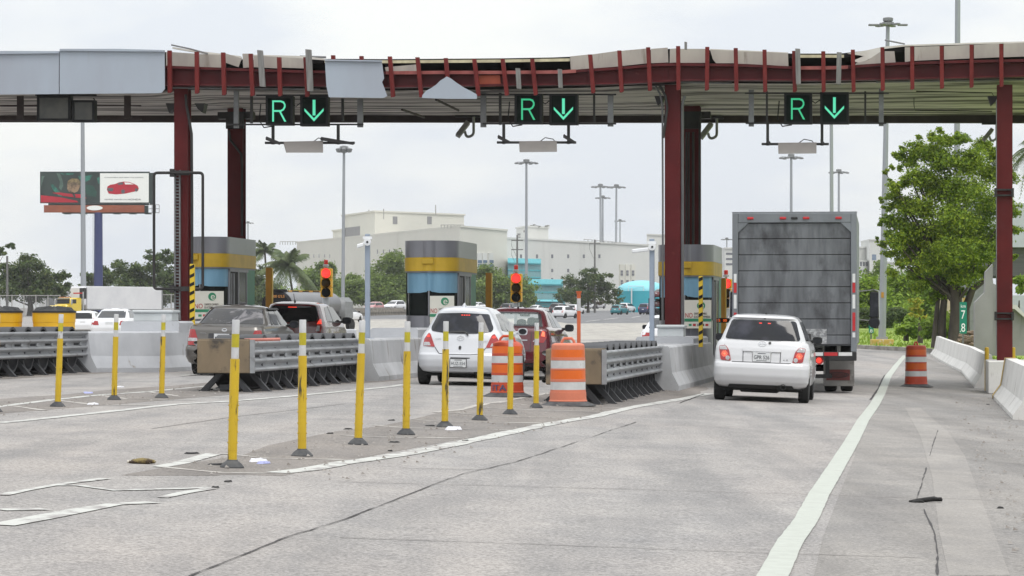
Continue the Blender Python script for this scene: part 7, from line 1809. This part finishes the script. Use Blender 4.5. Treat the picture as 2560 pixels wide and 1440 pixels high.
M_tank = mat('tank_silver', (0.19, 0.19, 0.20), 0.35, metal=.4, var=.15, scale=.8); M_tblk = mat('tank_black', (0.010, 0.009, 0.011), .6, var=.3, spec=.1); M_oran = mat('tank_lettering', (0.55, 0.23, 0.04), .5, var=.1)
def oval(y0, y1, k0=1.0, k1=1.0, n=28):
    R = []
    for yy, kk in ((y0, k0), (y1, k1)): R.append([(1.25 * kk * math.cos(a), yy, 2.05 + .95 * kk * math.sin(a)) for a in [2 * math.pi * i / n for i in range(n)]])
    return R
b = MB(); r0, r1 = oval(.2, 7.5); n = 28; b.add(r0 + r1, [(i, (i + 1) % n, n + (i + 1) % n, n + i) for i in range(n)] + [tuple(range(n, 2 * n))]); b.build('tank', M_tank, t, smooth=50)
b = MB(); r0, r1 = oval(-.12, .195, .93, 1.02); b.add(r0 + r1, [(i, (i + 1) % n, n + (i + 1) % n, n + i) for i in range(n)] + [tuple(range(n - 1, -1, -1))]); b.box(-.55, .55, -.1, .7, 2.95, 3.15, .03); e = b.build('tank_end', M_tblk, t, smooth=40)
b = MB(); b.text("000 G'LS", .25, -.125, 2.62, 1.1, .2, .02); b.build('lettering', M_oran, e); b = MB(); b.text('NO PI. C', -.5, -.125, 1.5, 1.0, .22, .02); b.build('lettering', M_oran, e)
b = MB(); b.box(-.3, .3, .8, 7, 2.97, 3.04); cw = b.build('catwalk', M_tblk, t)
for k in range(4): b = MB(); b.box(-.32, .32, 1.3 + k * 1.5, 1.8 + k * 1.5, 2.96, 3.08); b.build('catwalk_step', M_ochre, cw)
b = MB(); b.box(-1.2, 1.2, -.1, 7.6, .7, 1.15, .03); b.build('chassis', M_tblk, t); b = MB(); b.box(-1.1, 1.1, 8.0, 9.9, .7, 2.6, .35); b.build('cab', M_lum, t, smooth=40); truck_wheels(t, [.9, 2.2, 6.6, 9.2], 1.05)
Yc = 475.0; B = Vector(ground_at(1640, Yc)); t = thing('car_carrier', 'dark car transporter partly hidden behind the right camera pole', 'lorry', B, -math.radians(28))
b = MB(); b.box(-1.2, 1.2, 0, 9, .7, 1.0); b.box(-1.2, 1.2, 0, 9, 2.3, 2.45)
for yy in (0.1, 4.5, 8.9):
    for s in (-1, 1): b.box(s * 1.2 - .06, s * 1.2 + .06, yy - .06, yy + .06, .7, 2.5)
b.tube([(-1.2, 0, .8), (-1.0, -2.2, .15)], .08, 6); b.tube([(1.2, 0, .8), (1.0, -2.2, .15)], .08, 6); b.build('deck', M_tblk, t); truck_wheels(t, [2, 3.2, 7.5], 1.0)
o = traffic('sedan', 'far_maroon', (0.13, 0.015, 0.02), 1640, 475.5, 28, 'maroon car on the top deck of the car transporter', None, 2.46)
o2 = traffic('sedan', 'far_maroon', (0.13, 0.015, 0.02), 1640, 475.8, 28, 'maroon car on the lower deck of the car transporter', None, 1.01)

# low stone wall along the highway
M_stone = mat('stone_wall', (0.30, 0.27, 0.22), 0.9, col2=(0.19, 0.165, 0.14), scale=1.6, stretch=(1.5, 1.5, 1), ramp=(.42, .56), col3=(0.10, 0.09, 0.075), scale3=2.6, ramp3=(.57, .62), stretch3=(2, 2, .7))
SW = [gp(840, 792), gp(866, 791), gp(940, 789), gp(1010, 787), gp(1110, 783), gp(1250, 778), gp(1400, 775.5), gp(1560, 774.5), gp(1700, 774)]
b = MB(); rows = []
for p in [gp(780, 794)] + SW + [gp(1790, 774)]:
    d = Vector((0, 1)); rows.append([(p.x + .2, p.y + .55 + o, ground(p.x, p.y + o) + .45) for o in (0, 8, 22, 45, 80)])
b.grid(rows); tag(b.build('road', M_far), kind='structure')      # the far carriageway lies a little higher, behind its wall
t = thing('stone_wall', 'low tan stone wall along the far highway', 'wall', SW[0]); b = MB(); rows = []
for p in SW:
    q = p - SW[0]; hgt = 1.05 if p.y < 480 else .95
    rows.append([(q.x, q.y, q.z - .3), (q.x, q.y, q.z + hgt), (q.x, q.y + .5, q.z + hgt), (q.x, q.y + .5, q.z - .3)])
b.grid(rows); b.add(rows[0], [(0, 1, 2, 3)]); b.add(rows[-1], [(3, 2, 1, 0)]); b.build('wall', M_stone, t)
b = MB(); rows = [[(x, y - .05 * (1 if i == 0 or i == 3 else -1) * 0 + (-.06 if i < 2 else .06), z) for i, (x, y, z) in enumerate([(r[1][0], r[1][1], r[1][2] + .002), (r[1][0], r[1][1], r[1][2] + .12), (r[2][0], r[2][1], r[2][2] + .12), (r[2][0], r[2][1], r[2][2] + .002)])] for r in rows]; b.grid(rows); b.build('coping', M_kerb, t)

# factory and other buildings
M_cream = mat('factory_cream', (0.61, 0.595, 0.535), 0.8, col2=(0.575, 0.565, 0.51), scale=.06, col3=(0.50, 0.485, 0.43), scale3=.12, ramp3=(.6, .75), stretch3=(1, 1, .2))
M_fgrey = mat('factory_pale', (0.60, 0.60, 0.575), 0.8, col2=(0.555, 0.56, 0.54), scale=.06, col3=(0.51, 0.51, 0.49), scale3=.15, ramp3=(.62, .75), stretch3=(1, 1, .2))
M_fwin = mat('factory_window', (0.15, 0.155, 0.18), 0.2, var=.3, coat=.3); M_vent = mat('factory_louvre', (0.27, 0.265, 0.27), .7, col2=(0.20, 0.195, 0.2), scale=1.5, stretch=(4, 4, .1)); M_fblue = mat('factory_blue_glass', (0.16, 0.22, 0.31), .2, var=.2)
def wp(px, Y): return Vector(((px - 1280) / F * Y, Y, 0))
def wing(t, C, L, R, z1, m, name='wall'):
    z0 = min(ground(C.x, C.y), ground(L.x, L.y)) - 1; D = L + R - C
    b = MB(); b.prism_z([(C.x - t.location.x, C.y - t.location.y), (R.x - t.location.x, R.y - t.location.y), (D.x - t.location.x, D.y - t.location.y), (L.x - t.location.x, L.y - t.location.y)], z0 - t.location.z, z1 - t.location.z)
    o = b.build(name, m, t)
    # parapet coping
    b = MB(); e = .35; P = [C, R, D, L]; cen = sum(P, Vector()) / 4; Q = [(p - cen) * (1 + e / max(5, (p - cen).length)) + cen for p in P]
    b.prism_z([(q.x - t.location.x, q.y - t.location.y) for q in Q], z1 - t.location.z + .002, z1 - t.location.z + .35); b.build('coping', m, o)
    return o
def opening(t, wall, A, B, px0, px1, y0, y1, m, name='window', proud=.06, frame=None):
    """A window on the face A-B, placed where the photo shows it."""
    def hit(px):
        s = (px - 1280) / F; d = B - A; u = (s * A.y - A.x) / (d.x - s * d.y); return A + d * u
    a, c = hit(px0), hit(px1); n = Vector(((c - a).y, -(c - a).x, 0)).normalized()
    if n.y > 0: n = -n
    za, zb = CAMH + (HY - y1) / F * a.y, CAMH + (HY - y0) / F * a.y; O = t.location
    vs = []
    for q in (a, c):
        for off in (proud, -.05):
            for z in (za, zb): p = q + n * off; vs.append((p.x - O.x, p.y - O.y, z - O.z))
    b = MB(); b.add(vs, [(0, 4, 5, 1), (2, 3, 7, 6), (0, 1, 3, 2), (4, 6, 7, 5), (1, 5, 7, 3), (0, 2, 6, 4)]); return b.build(name, m, wall)
C, L, R = wp(1150, 600), wp(742, 722), wp(1268, 626)
t = thing('factory', 'large windowless cream factory with stepped roof behind the middle booth', 'building', (C.x, C.y, ground(C.x, C.y)))
zt = lambda px, py, Y: CAMH + (HY - py) / F * Y
w0 = wing(t, C, L, R, zt(1150, 568, 600), M_cream)
C2, L2_, R2 = wp(937, 690), wp(856, 719), wp(1160, 713); w1 = wing(t, C2, L2_, R2, zt(937, 530, 690), M_cream, 'upper_wall')
C3, L3, R3 = wp(862, 716), wp(832, 728), wp(940, 735); w2 = wing(t, C3, L3, R3, zt(862, 575, 716), M_cream, 'annex_wall')
for x in (982, 1068): opening(t, w1, C2, R2, x, x + 11, 541, 560, M_vent, 'louvre')
opening(t, w1, C2, L2_, 861, 900, 570, 594, M_vent, 'louvre')
for x in (943, 958, 973, 987, 1003): opening(t, w0, C, L, x, x + 1.8, 624, 634, M_fwin)
for x in (770, 784, 797, 811, 824): opening(t, w0, C, L, x, x + 1.4, 636, 644, M_fwin)
for k, x in enumerate((1190, 1203, 1219)):
    opening(t, w0, C, R, x, x + 11, 632, 672, M_fgrey, 'bay', .3); opening(t, w0, C, R, x + 1, x + 10, 650, 657, M_fblue, 'window', .42); opening(t, w0, C, R, x + 1, x + 10, 660, 668, M_fblue, 'window', .42)
b = MB(); O = t.location
for px, y0, y1, Y in [(959, 522, 548, 689), (1089, 512, 537, 700), (922, 524, 530, 700)]:
    p = wp(px, Y); b.tube([(p.x - O.x, p.y - O.y, zt(0, y1, Y) - O.z), (p.x - O.x, p.y - O.y, zt(0, y0, Y) - O.z)], .12, 5)
for px0, px1, y, Y in [(1103, 1160, 562, 604), (700, 745, 604, 722)]:
    for k in range(8):
        p = wp(px0 + (px1 - px0) * k / 7, Y); b.tube([(p.x - O.x, p.y - O.y, zt(0, y + 8, Y) - O.z), (p.x - O.x, p.y - O.y, zt(0, y, Y) - O.z)], .07, 4)
    p, q = wp(px0, Y), wp(px1, Y); b.tube([(p.x - O.x, p.y - O.y, zt(0, y, Y) - O.z), (q.x - O.x, q.y - O.y, zt(0, y, Y) - O.z)], .07, 4)
b.build('roof_rail', M_fpost, t)
A, B = wp(1262, 634), wp(1624, 694)
t = thing('factory', 'long pale grey factory wing with rows of small square windows', 'building', (A.x, A.y, ground(A.x, A.y)))
w0 = wing(t, A, A + Vector((-18, 45, 0)), B, zt(0, 597, 634), M_fgrey)
for x in (1300, 1340, 1378, 1418, 1457, 1496): opening(t, w0, A, B, x, x + 4.5, 636, 645, M_fwin)
for x in (1378, 1418): opening(t, w0, A, B, x, x + 4.5, 672, 680, M_fwin)
opening(t, w0, A, B, 1378, 1382.5, 695, 700, M_fwin)
for x in (1548, 1562, 1576):
    opening(t, w0, A, B, x, x + 10, 661, 716, M_cream, 'bay', .25)
    for yy in (676, 683, 700, 707): opening(t, w0, A, B, x + 1, x + 6, yy, yy + 6, M_fwin, 'window', .36)
D1, D2 = wp(1317, 660), wp(1371, 668); w3 = wing(t, D1, wp(1291, 672), D2, zt(0, 568, 660), M_fgrey, 'rooftop_block')
for x, yy in ((1294, 584), (1294, 592), (1298, 584), (1298, 592), (1309, 576)): opening(t, w3, D1, wp(1291, 672), x, x + 3, yy, yy + 5, M_fwin)
b = MB(); O = t.location
for x, h in ((1325, 7), (1332, 9), (1338, 6), (1345, 5), (1362, 6), (1367, 7)):
    p = wp(x, 664); z = zt(0, 568, 660) - O.z; b.tube([(p.x - O.x, p.y - O.y, z), (p.x - O.x + .3, p.y - O.y, z + h / 12.1)], .12, 5)
    b.lathe([(.1, 0), (.4, .25)], 8, 'z', (p.x - O.x + .3, p.y - O.y, z + h / 12.1 - .3))
for k in range(12):
    p = wp(1460 + k * 10, 655 + k * 3); b.tube([(p.x - O.x, p.y - O.y, zt(0, 602, 655) - O.z), (p.x - O.x, p.y - O.y, zt(0, 598, 655) - O.z)], .06, 4)
p, q = wp(1460, 655), wp(1570, 688); b.tube([(p.x - O.x, p.y - O.y, zt(0, 598, 655) - O.z), (q.x - O.x, q.y - O.y, zt(0, 598, 655) - O.z)], .06, 4); b.build('roof_plant', M_fpost, t)
A, B = wp(1617, 770), wp(1662, 775); t = thing('tower_block', 'pale square tower behind the right camera pole', 'building', (A.x, A.y, ground(A.x, A.y))); w0 = wing(t, A, A + Vector((2, 20, 0)), B, zt(0, 588, 770), M_fgrey)
for yy in (600, 640, 650, 660, 670): opening(t, w0, A, B, 1626, 1633, yy, yy + 6, M_fwin)
A, B = wp(1812, 800), wp(1840, 800); t = thing('tower_block', 'pale narrow block between right booth and truck', 'building', (A.x, A.y, ground(A.x, A.y))); w0 = wing(t, A, A + Vector((0, 20, 0)), B, zt(0, 622, 800), M_fgrey)
for yy in (632, 645, 658): opening(t, w0, A, B, 1815, 1832, yy, yy + 5, M_fwin)
A, B = wp(2130, 800), wp(2262, 830); t = thing('office_block', 'white office block with stepped tower right of the truck', 'building', (A.x, A.y, ground(A.x, A.y))); w0 = wing(t, A, A + Vector((-4, 30, 0)), B, zt(0, 653, 800), M_fgrey)
A2, B2 = wp(2174, 806), wp(2215, 812); w1 = wing(t, A2, A2 + Vector((0, 20, 0)), B2, zt(0, 601, 806), M_fgrey, 'upper_wall'); A3, B3 = wp(2140, 812), wp(2168, 814); w2 = wing(t, A3, A3 + Vector((0, 20, 0)), B3, zt(0, 620, 812), M_fgrey, 'middle_wall')
opening(t, w1, A2, B2, 2180, 2190, 636, 650, M_fblue)
for x in (2142, 2150, 2157, 2164, 2200, 2210): opening(t, w0, A, B, x, x + 4.5, 655, 665, M_fwin)
for x in (2142, 2150, 2157, 2164): opening(t, w0, A, B, x, x + 4.5, 674, 681, M_fwin)
# teal louvre screens on the factory wing
M_teal = mat('louvre_teal', (0.10, 0.40, 0.45), .5, var=.15, scale=1); M_teald = mat('louvre_pale', (0.36, 0.48, 0.49), .6, col2=(0.27, 0.36, 0.37), scale=2.2, stretch=(5, 5, .3))
for x0, x1, y0, y1, Y, txt in [(1270, 1352, 645, 695, 612, 'upper teal louvred screen on the factory wing'), (1318, 1407, 697, 752, 600, 'middle teal louvred screen behind the rounded trees'), (1330, 1412, 749, 768, 592, 'lowest teal louvred screen just above the low wall')]:
    A, B = wp(x0, Y), wp(x1, Y + 8); g = zt(0, y1, Y); t = thing('louvre_screen', txt, 'louvre screen', (A.x, A.y, g), 0, 'teal louvred screens'); d = (B - A); H = (y1 - y0) / F * Y; n = 30
    b = MB(); b.add([(0, 1.0, 0), (d.x, d.y + 1.0, 0), (d.x, d.y + 1.0, H), (0, 1.0, H), (0, 25, 0), (d.x, d.y + 25, 0), (d.x, d.y + 25, H), (0, 25, H)], [(0, 1, 2, 3), (4, 7, 6, 5), (3, 2, 6, 7), (0, 4, 5, 1), (0, 3, 7, 4), (1, 5, 6, 2)]); b.build('louvre_wall', M_teald, t)
    b = MB()
    for zz in (0, H * .35, H * .68): b.tube([(0, .9, zz + .2), (d.x, d.y + .9, zz + .2)], .12, 5)
    for k in range(n + 1):
        q = d * (k / n); b.tube([(q.x, q.y + .85, 0), (q.x, q.y + .85, H * .75)], .035, 4)
    b.build('slats', M_teal, t)
    b = MB(); b.add([(0, 0, H * .78), (d.x, d.y, H * .78), (d.x, d.y + 1, H), (0, 1, H), (0, .1, H * .72), (d.x, d.y + .1, H * .72)], [(0, 1, 2, 3), (4, 5, 1, 0)])
    for k in range(n + 1):
        q = d * (k / n); b.add([(q.x - .05, q.y - .08, H * .77), (q.x + .05, q.y - .08, H * .77), (q.x + .05, q.y + .92, H), (q.x - .05, q.y + .92, H)], [(0, 1, 2, 3)])
    b.build('awning', M_teal, t)
# domed tank
Yd = 585.0; p = Vector(ground_at(1604, Yd)); t = thing('storage_tank', 'turquoise domed storage tank left of the right camera pole', 'tank', p); k = F / Yd
M_tq = mat('tank_turquoise', (0.03, 0.36, 0.44), .5, var=.1, scale=.2); M_tqd = mat('dome_turquoise', (0.22, 0.60, 0.68), .5, var=.1, scale=.3); zb_ = CAMH + (HY - 728) / k - p.z; zt_ = CAMH + (HY - 701) / k - p.z; Rr = 62 / k
b = MB(); b.lathe([(Rr, -1), (Rr, zb_)], 40); b.build('tank_wall', M_tq, t, smooth=40); b = MB(); b.lathe([(Rr * 1.01, zb_ + .01)] + [(Rr * math.cos(a), zb_ + .02 + (zt_ - zb_) * math.sin(a)) for a in [math.pi / 2 * i / 10 for i in range(11)]], 40); b.build('dome', M_tqd, t, smooth=60)
b = MB(); b.tube([(-2.0, -Rr, 0), (-2.0, -Rr, zb_ + .5)], .12, 6); b.tube([(-2.6, -Rr * .95, zb_), (-2.6, -Rr * .95, zb_ + .9), (.2, -Rr * .98, zb_ + .9), (.2, -Rr, zb_)], .06, 5); b.build('ladder', M_shed, t)

# structures at the right edge
M_ovp = mat('parapet_blue_grey', (0.44, 0.46, 0.51), .7, var=.08); M_slat = mat('louvre_dark', (0.10, 0.10, 0.105), .6, col2=(0.06, 0.06, 0.062), scale=2, stretch=(.05, .05, 5))
A, B = wp(2462, 185), wp(2700, 185); t = thing('grey_building', 'blue-grey building with dark shuttered band at the right edge, behind the tree', 'building', (A.x, A.y, ground(A.x, A.y))); z = lambda y, Y=185: CAMH + (HY - y) / F * Y - t.location.z
b = MB(); b.box(0, 6, 0, 10, z(618), z(508)); b.build('parapet', M_ovp, t); b = MB(); b.box(.02, 6, .5, 10, z(690), z(618) - .002); b.build('shutter_band', M_slat, t); b = MB(); b.box(1.6, 6, .6, 10, -.5, z(738)); b.build('lower_wall', M_ovp, t); b = MB(); b.box(-1.0, .6, .8, 10, -.5, z(700)); b.build('side_wall', M_lum, t)
Yw = 112.0; A = at(2437, 870, Yw); t = thing('wing_wall', 'stepped pale concrete wall left of the right red column', 'concrete wall', A); q = lambda pts: [((x - 2437) / F * Yw, (870 - y) / F * Yw) for x, y in pts]
M_cwall = mat('wall_concrete', (0.27, 0.265, 0.26), .85, col2=(0.22, 0.215, 0.21), scale=.7, col3=(0.18, 0.175, 0.17), scale3=2, ramp3=(.6, .7), stretch3=(1.5, 1, .15))
b = MB(); b.prism_y(q([(2437, 890), (2437, 756), (2462, 731), (2464, 680), (2482, 660), (2482, 890)])[::-1], 0, .3); b.build('wall', M_cwall, t)
b = MB(); b.prism_y(q([(2482.1, 890), (2482.1, 700), (2520, 720), (2545, 768), (2554, 766), (2575, 795), (2700, 795), (2700, 890)])[::-1], 1.2, 1.5); b.build('far_wall', M_cwall, t)
b = MB(); b.prism_y(q([(2520, 713), (2545, 762), (2552, 762), (2580, 792), (2580, 800), (2548, 772), (2541, 772), (2520, 732)])[::-1], 1.0, 1.19); b.build('wall_edge', M_conr, t)
b = MB(); b.box(*[(x - 2437) / F * Yw for x in (2549, 2600)], -3, -2.5, (870 - 925) / F * Yw, (870 - 832) / F * Yw, .03); b.build('grey_box', M_lum, t)
A = at(2368, 860, 165); t = thing('kiosk', 'tan kiosk with ochre panels glimpsed behind the big tree trunk', 'kiosk', A); kx = lambda x: (x - 2368) / F * 165
M_tan = mat('kiosk_tan', (0.50, 0.40, 0.31), .8, var=.15); b = MB(); b.box(kx(2368), kx(2422), 0, 3, -.3, (860 - 745) / F * 165); b.build('wall', M_tan, t); b = MB(); b.box(kx(2405), kx(2422), -.05, -.0, (860 - 800) / F * 165, (860 - 778) / F * 165); b.box(kx(2408), kx(2425), -.05, -.002, (860 - 757) / F * 165, (860 - 744) / F * 165); b.build('ochre_panel', M_ylstripe, t); b = MB(); b.box(kx(2424), kx(2437), 0, 3, -.3, (860 - 750) / F * 165); b.build('grey_door', M_lum, t)

# km signs
M_sgn = mat('sign_green', (0.0, 0.19, 0.12), .4, var=.06); M_sw = mat('sign_white', (0.8, 0.8, 0.8), .4, var=0)
def kmsign(label, px, y0, y1, yb, Y, hw, post):
    A = at(px, yb, Y); k = F / Y; t = thing('km_sign', label, 'road sign', A, 0, 'green kilometre signs on the verge'); w = hw / k; z0, z1 = (yb - y1) / k, (yb - y0) / k; H = z1 - z0
    b = MB(); b.prism_y(round_poly([(-w, z0), (w, z0), (w, z1), (-w, z1)], w * .25)[::1], -.01, .01); s = b.build('sign_panel', M_sgn, t)
    for tx, zz, ww, hh in (('km', .87, 1.3, .10), ('7', .60, 1.1, .27), ('8', .19, 1.1, .27)): b = MB(); b.text(tx, 0, -.0105, z0 + H * zz, w * ww, H * hh); b.build('lettering', M_sw, s)
    b = MB(); b.box(-w * .9, -w * .7, -.016, -.0105, z0 + H * .05, z0 + H * .09); b.build('decimal_point', M_sw, s)
    b = MB(); b.box(-.03, .03, .012, .06, -.3, z0 + H * .8); b.build('post', M_pole, t)
kmsign('larger green km 7.8 sign beside the tree trunk', 2408, 755, 834, 858, 122, 9, True)
kmsign('small green km 7.8 sign left of the grey lamp mast', 2178, 802, 833, 857, 150, 6, True)
t = thing('rubble_heap', 'brownish heap of branches and rubble below the larger km sign', 'rubble', at(2425, 866, 124)); b = MB(); R_ = random.Random(4)
for k in range(60):
    x, yy = R_.gauss(0, .3), R_.gauss(0, .3); h = max(.05, .55 - abs(x) * .9) * R_.random(); a = R_.uniform(0, 3.1); L_ = R_.uniform(.1, .35); b.tube([(x - math.cos(a) * L_, yy, h), (x + math.cos(a) * L_, yy + R_.uniform(-.2, .2), h + R_.uniform(-.1, .15))], R_.uniform(.02, .06), 5)
b.build('branches', mat('dry_wood', (0.26, 0.19, 0.13), .9, var=.4, scale=3), t)

# ------------------------------------------------------------------ litter on the road
M_tscrap = mat('tyre_rubber', (0.015, 0.014, 0.014), .8, var=.3); M_paper = mat('paper', (0.72, 0.72, 0.76), .7, var=.1); M_pblue = mat('paper_blue', (0.42, 0.44, 0.72), .7, var=.2); M_brown = mat('peel_brown', (0.20, 0.15, 0.05), .7, col2=(0.05, 0.03, 0.018), scale=14, ramp=(.45, .55), col3=(0.55, 0.52, 0.45), scale3=9, ramp3=(.52, .56))
def blob(b, x, y, lx, ly, h, seed, n=10, yaw=0):
    r = random.Random(seed); c, s = math.cos(yaw), math.sin(yaw); ring = []
    for k in range(n):
        a = 2 * math.pi * k / n; q = r.uniform(.7, 1.1); u, v = lx * q * math.cos(a), ly * q * math.sin(a); ring.append((x + u * c - v * s, y + u * s + v * c))
    vs = [(p[0], p[1], .004) for p in ring] + [(x + (p[0] - x) * .7, y + (p[1] - y) * .7, h * r.uniform(.6, 1.1)) for p in ring] + [(x, y, h * .9)]
    b.add(vs, [(i, (i + 1) % n, n + (i + 1) % n, n + i) for i in range(n)] + [(n + i, n + (i + 1) % n, 2 * n) for i in range(n)])
p = gp(355, 1160); t = thing('squashed_peel', 'brown and white squashed glove-like litter left of the nearest delineator post', 'litter', p); b = MB()
b.tube([(-.13, 0, .02), (-.05, .02, .022), (.05, .0, .025), (.12, -.02, .02)], [.012, .022, .026, .014], 8); b.tube([(-.09, .05, .03), (.0, .04, .034), (.08, .02, .03)], [.012, .02, .012], 8); b.build('peel', M_brown, t, smooth=60)
p = gp(2313, 1257); t = thing('tyre_scrap', 'twisted black strip of tyre rubber on the right shoulder', 'tyre scrap', p); b = MB()
b.tube([(-.14, -.05, .012), (-.06, -.03, .02), (.0, .02, .024), (.08, .05, .03), (.15, .05, .02)], [.012, .018, .02, .022, .012], 6); b.tube([(-.12, -.09, .01), (-.06, -.07, .016), (-.02, -.06, .01)], [.012, .018, .008], 6); b.tube([(.02, .06, .03), (.14, .02, .03)], [.012, .016], 6); b.build('rubber_strip', M_tscrap, t, smooth=60)
for i, (px, py, m, s, txt) in enumerate([(640, 1155, M_paper, 1, 'crumpled white paper right of the nearest delineator post'), (655, 1160, M_pblue, .8, 'crumpled bluish paper right of the nearest delineator post'), (217, 984, M_pblue, .9, 'bluish scrap between the left delineator posts'), (298, 969, M_paper, .8, 'white scrap in the left lane before the white wall'), (1128, 1075, M_paper, 1.3, 'flattened white paper under the fifth delineator post'), (230, 1012, M_paper, .9, 'white scrap right of the left-gore post nearest the crash cushion')]):
    p = gp(px, py); t = thing('crumpled_paper', txt, 'paper', p); b = MB(); blob(b, 0, 0, .075 * s, .11 * s, .035 * s, i, 9); blob(b, .06 * s, .06, .04 * s, .07 * s, .03 * s, i + 20, 8); b.build('sheet', m, t)
for i, (px, py, L_, txt) in enumerate([(480, 1135, .09, 'dark flat scrap left of the second delineator post'), (545, 1163, .12, 'dark twig at the foot of the nearest delineator post'), (570, 1206, .035, 'dark scrap at the tip of the near painted chevron'), (539, 1221, .035, 'small dark stub below the nearest delineator post'), (870, 1074, .06, 'dark strip left of the fourth delineator post'), (980, 1052, .06, 'dark twig left of the fifth delineator post'), (985, 1107, .07, 'dark frayed scrap right of the third delineator post'), (976, 1129, .03, 'black pebble beside the wide white gore line'), (1075, 1066, .08, 'dark scrap between the fourth and fifth delineator posts'), (1164, 1103, .05, 'crushed can on the wide white gore line'), (825, 1085, .05, 'dark scrap right of the second delineator post, near the third'), (2470, 1012, .05, 'dark scrap near the right barrier'), (2500, 1272, .04, 'black scrap by the right edge of the gutter strip')]):
    p = gp(px, py); t = thing('road_scrap', txt, 'scrap', p); b = MB(); blob(b, 0, 0, L_, L_ * .7, .018, i + 50, 8, .4); b.build('scrap', M_tscrap, t)
b = MB(); R_ = random.Random(9)
for k in range(1500):
    if R_.random() < .35: v, u = R_.uniform(-6.4, -4.6), R_.uniform(26, 62)
    elif R_.random() < .4: v, u = R_.uniform(-12.9, -11), R_.uniform(37, 64)
    else: v, u = R_.uniform(.6, 1.9), 16 + 50 * R_.random() ** 1.6
    p = gl(v, u); s = R_.uniform(.006, .022); b.add([(p.x - s, p.y - s, p.z + .012), (p.x + s, p.y - s * .6, p.z + .012), (p.x + s * .7, p.y + s * 1.4, p.z + .012), (p.x - s * .5, p.y + s, p.z + .012 + s)], [(0, 1, 3), (1, 2, 3), (2, 0, 3)])
tag(b.build('gravel', mat('grit', (0.12, 0.10, 0.085), .9, col2=(0.3, 0.28, 0.26), scale=3), None), kind='stuff')
# ------------------------------------------------------------------ air: faint tropical haze over the far half of the view
def build_haze():
    b = MB(); b.box(-1500, 1500, -60, 1600, -4, 60); o = b.build('haze', None); o['kind'] = 'stuff'
    m = bpy.data.materials.new('haze'); m.use_nodes = True; nt = m.node_tree; nt.nodes.clear()
    out = nt.nodes.new('ShaderNodeOutputMaterial'); v = nt.nodes.new('ShaderNodeVolumePrincipled')
    v.inputs['Color'].default_value = (0.97, 0.98, 1.0, 1); v.inputs['Density'].default_value = 0.00013; v.inputs['Anisotropy'].default_value = 0.2
    nt.links.new(v.outputs[0], out.inputs['Volume']); o.data.materials.clear(); o.data.materials.append(m)
build_haze()
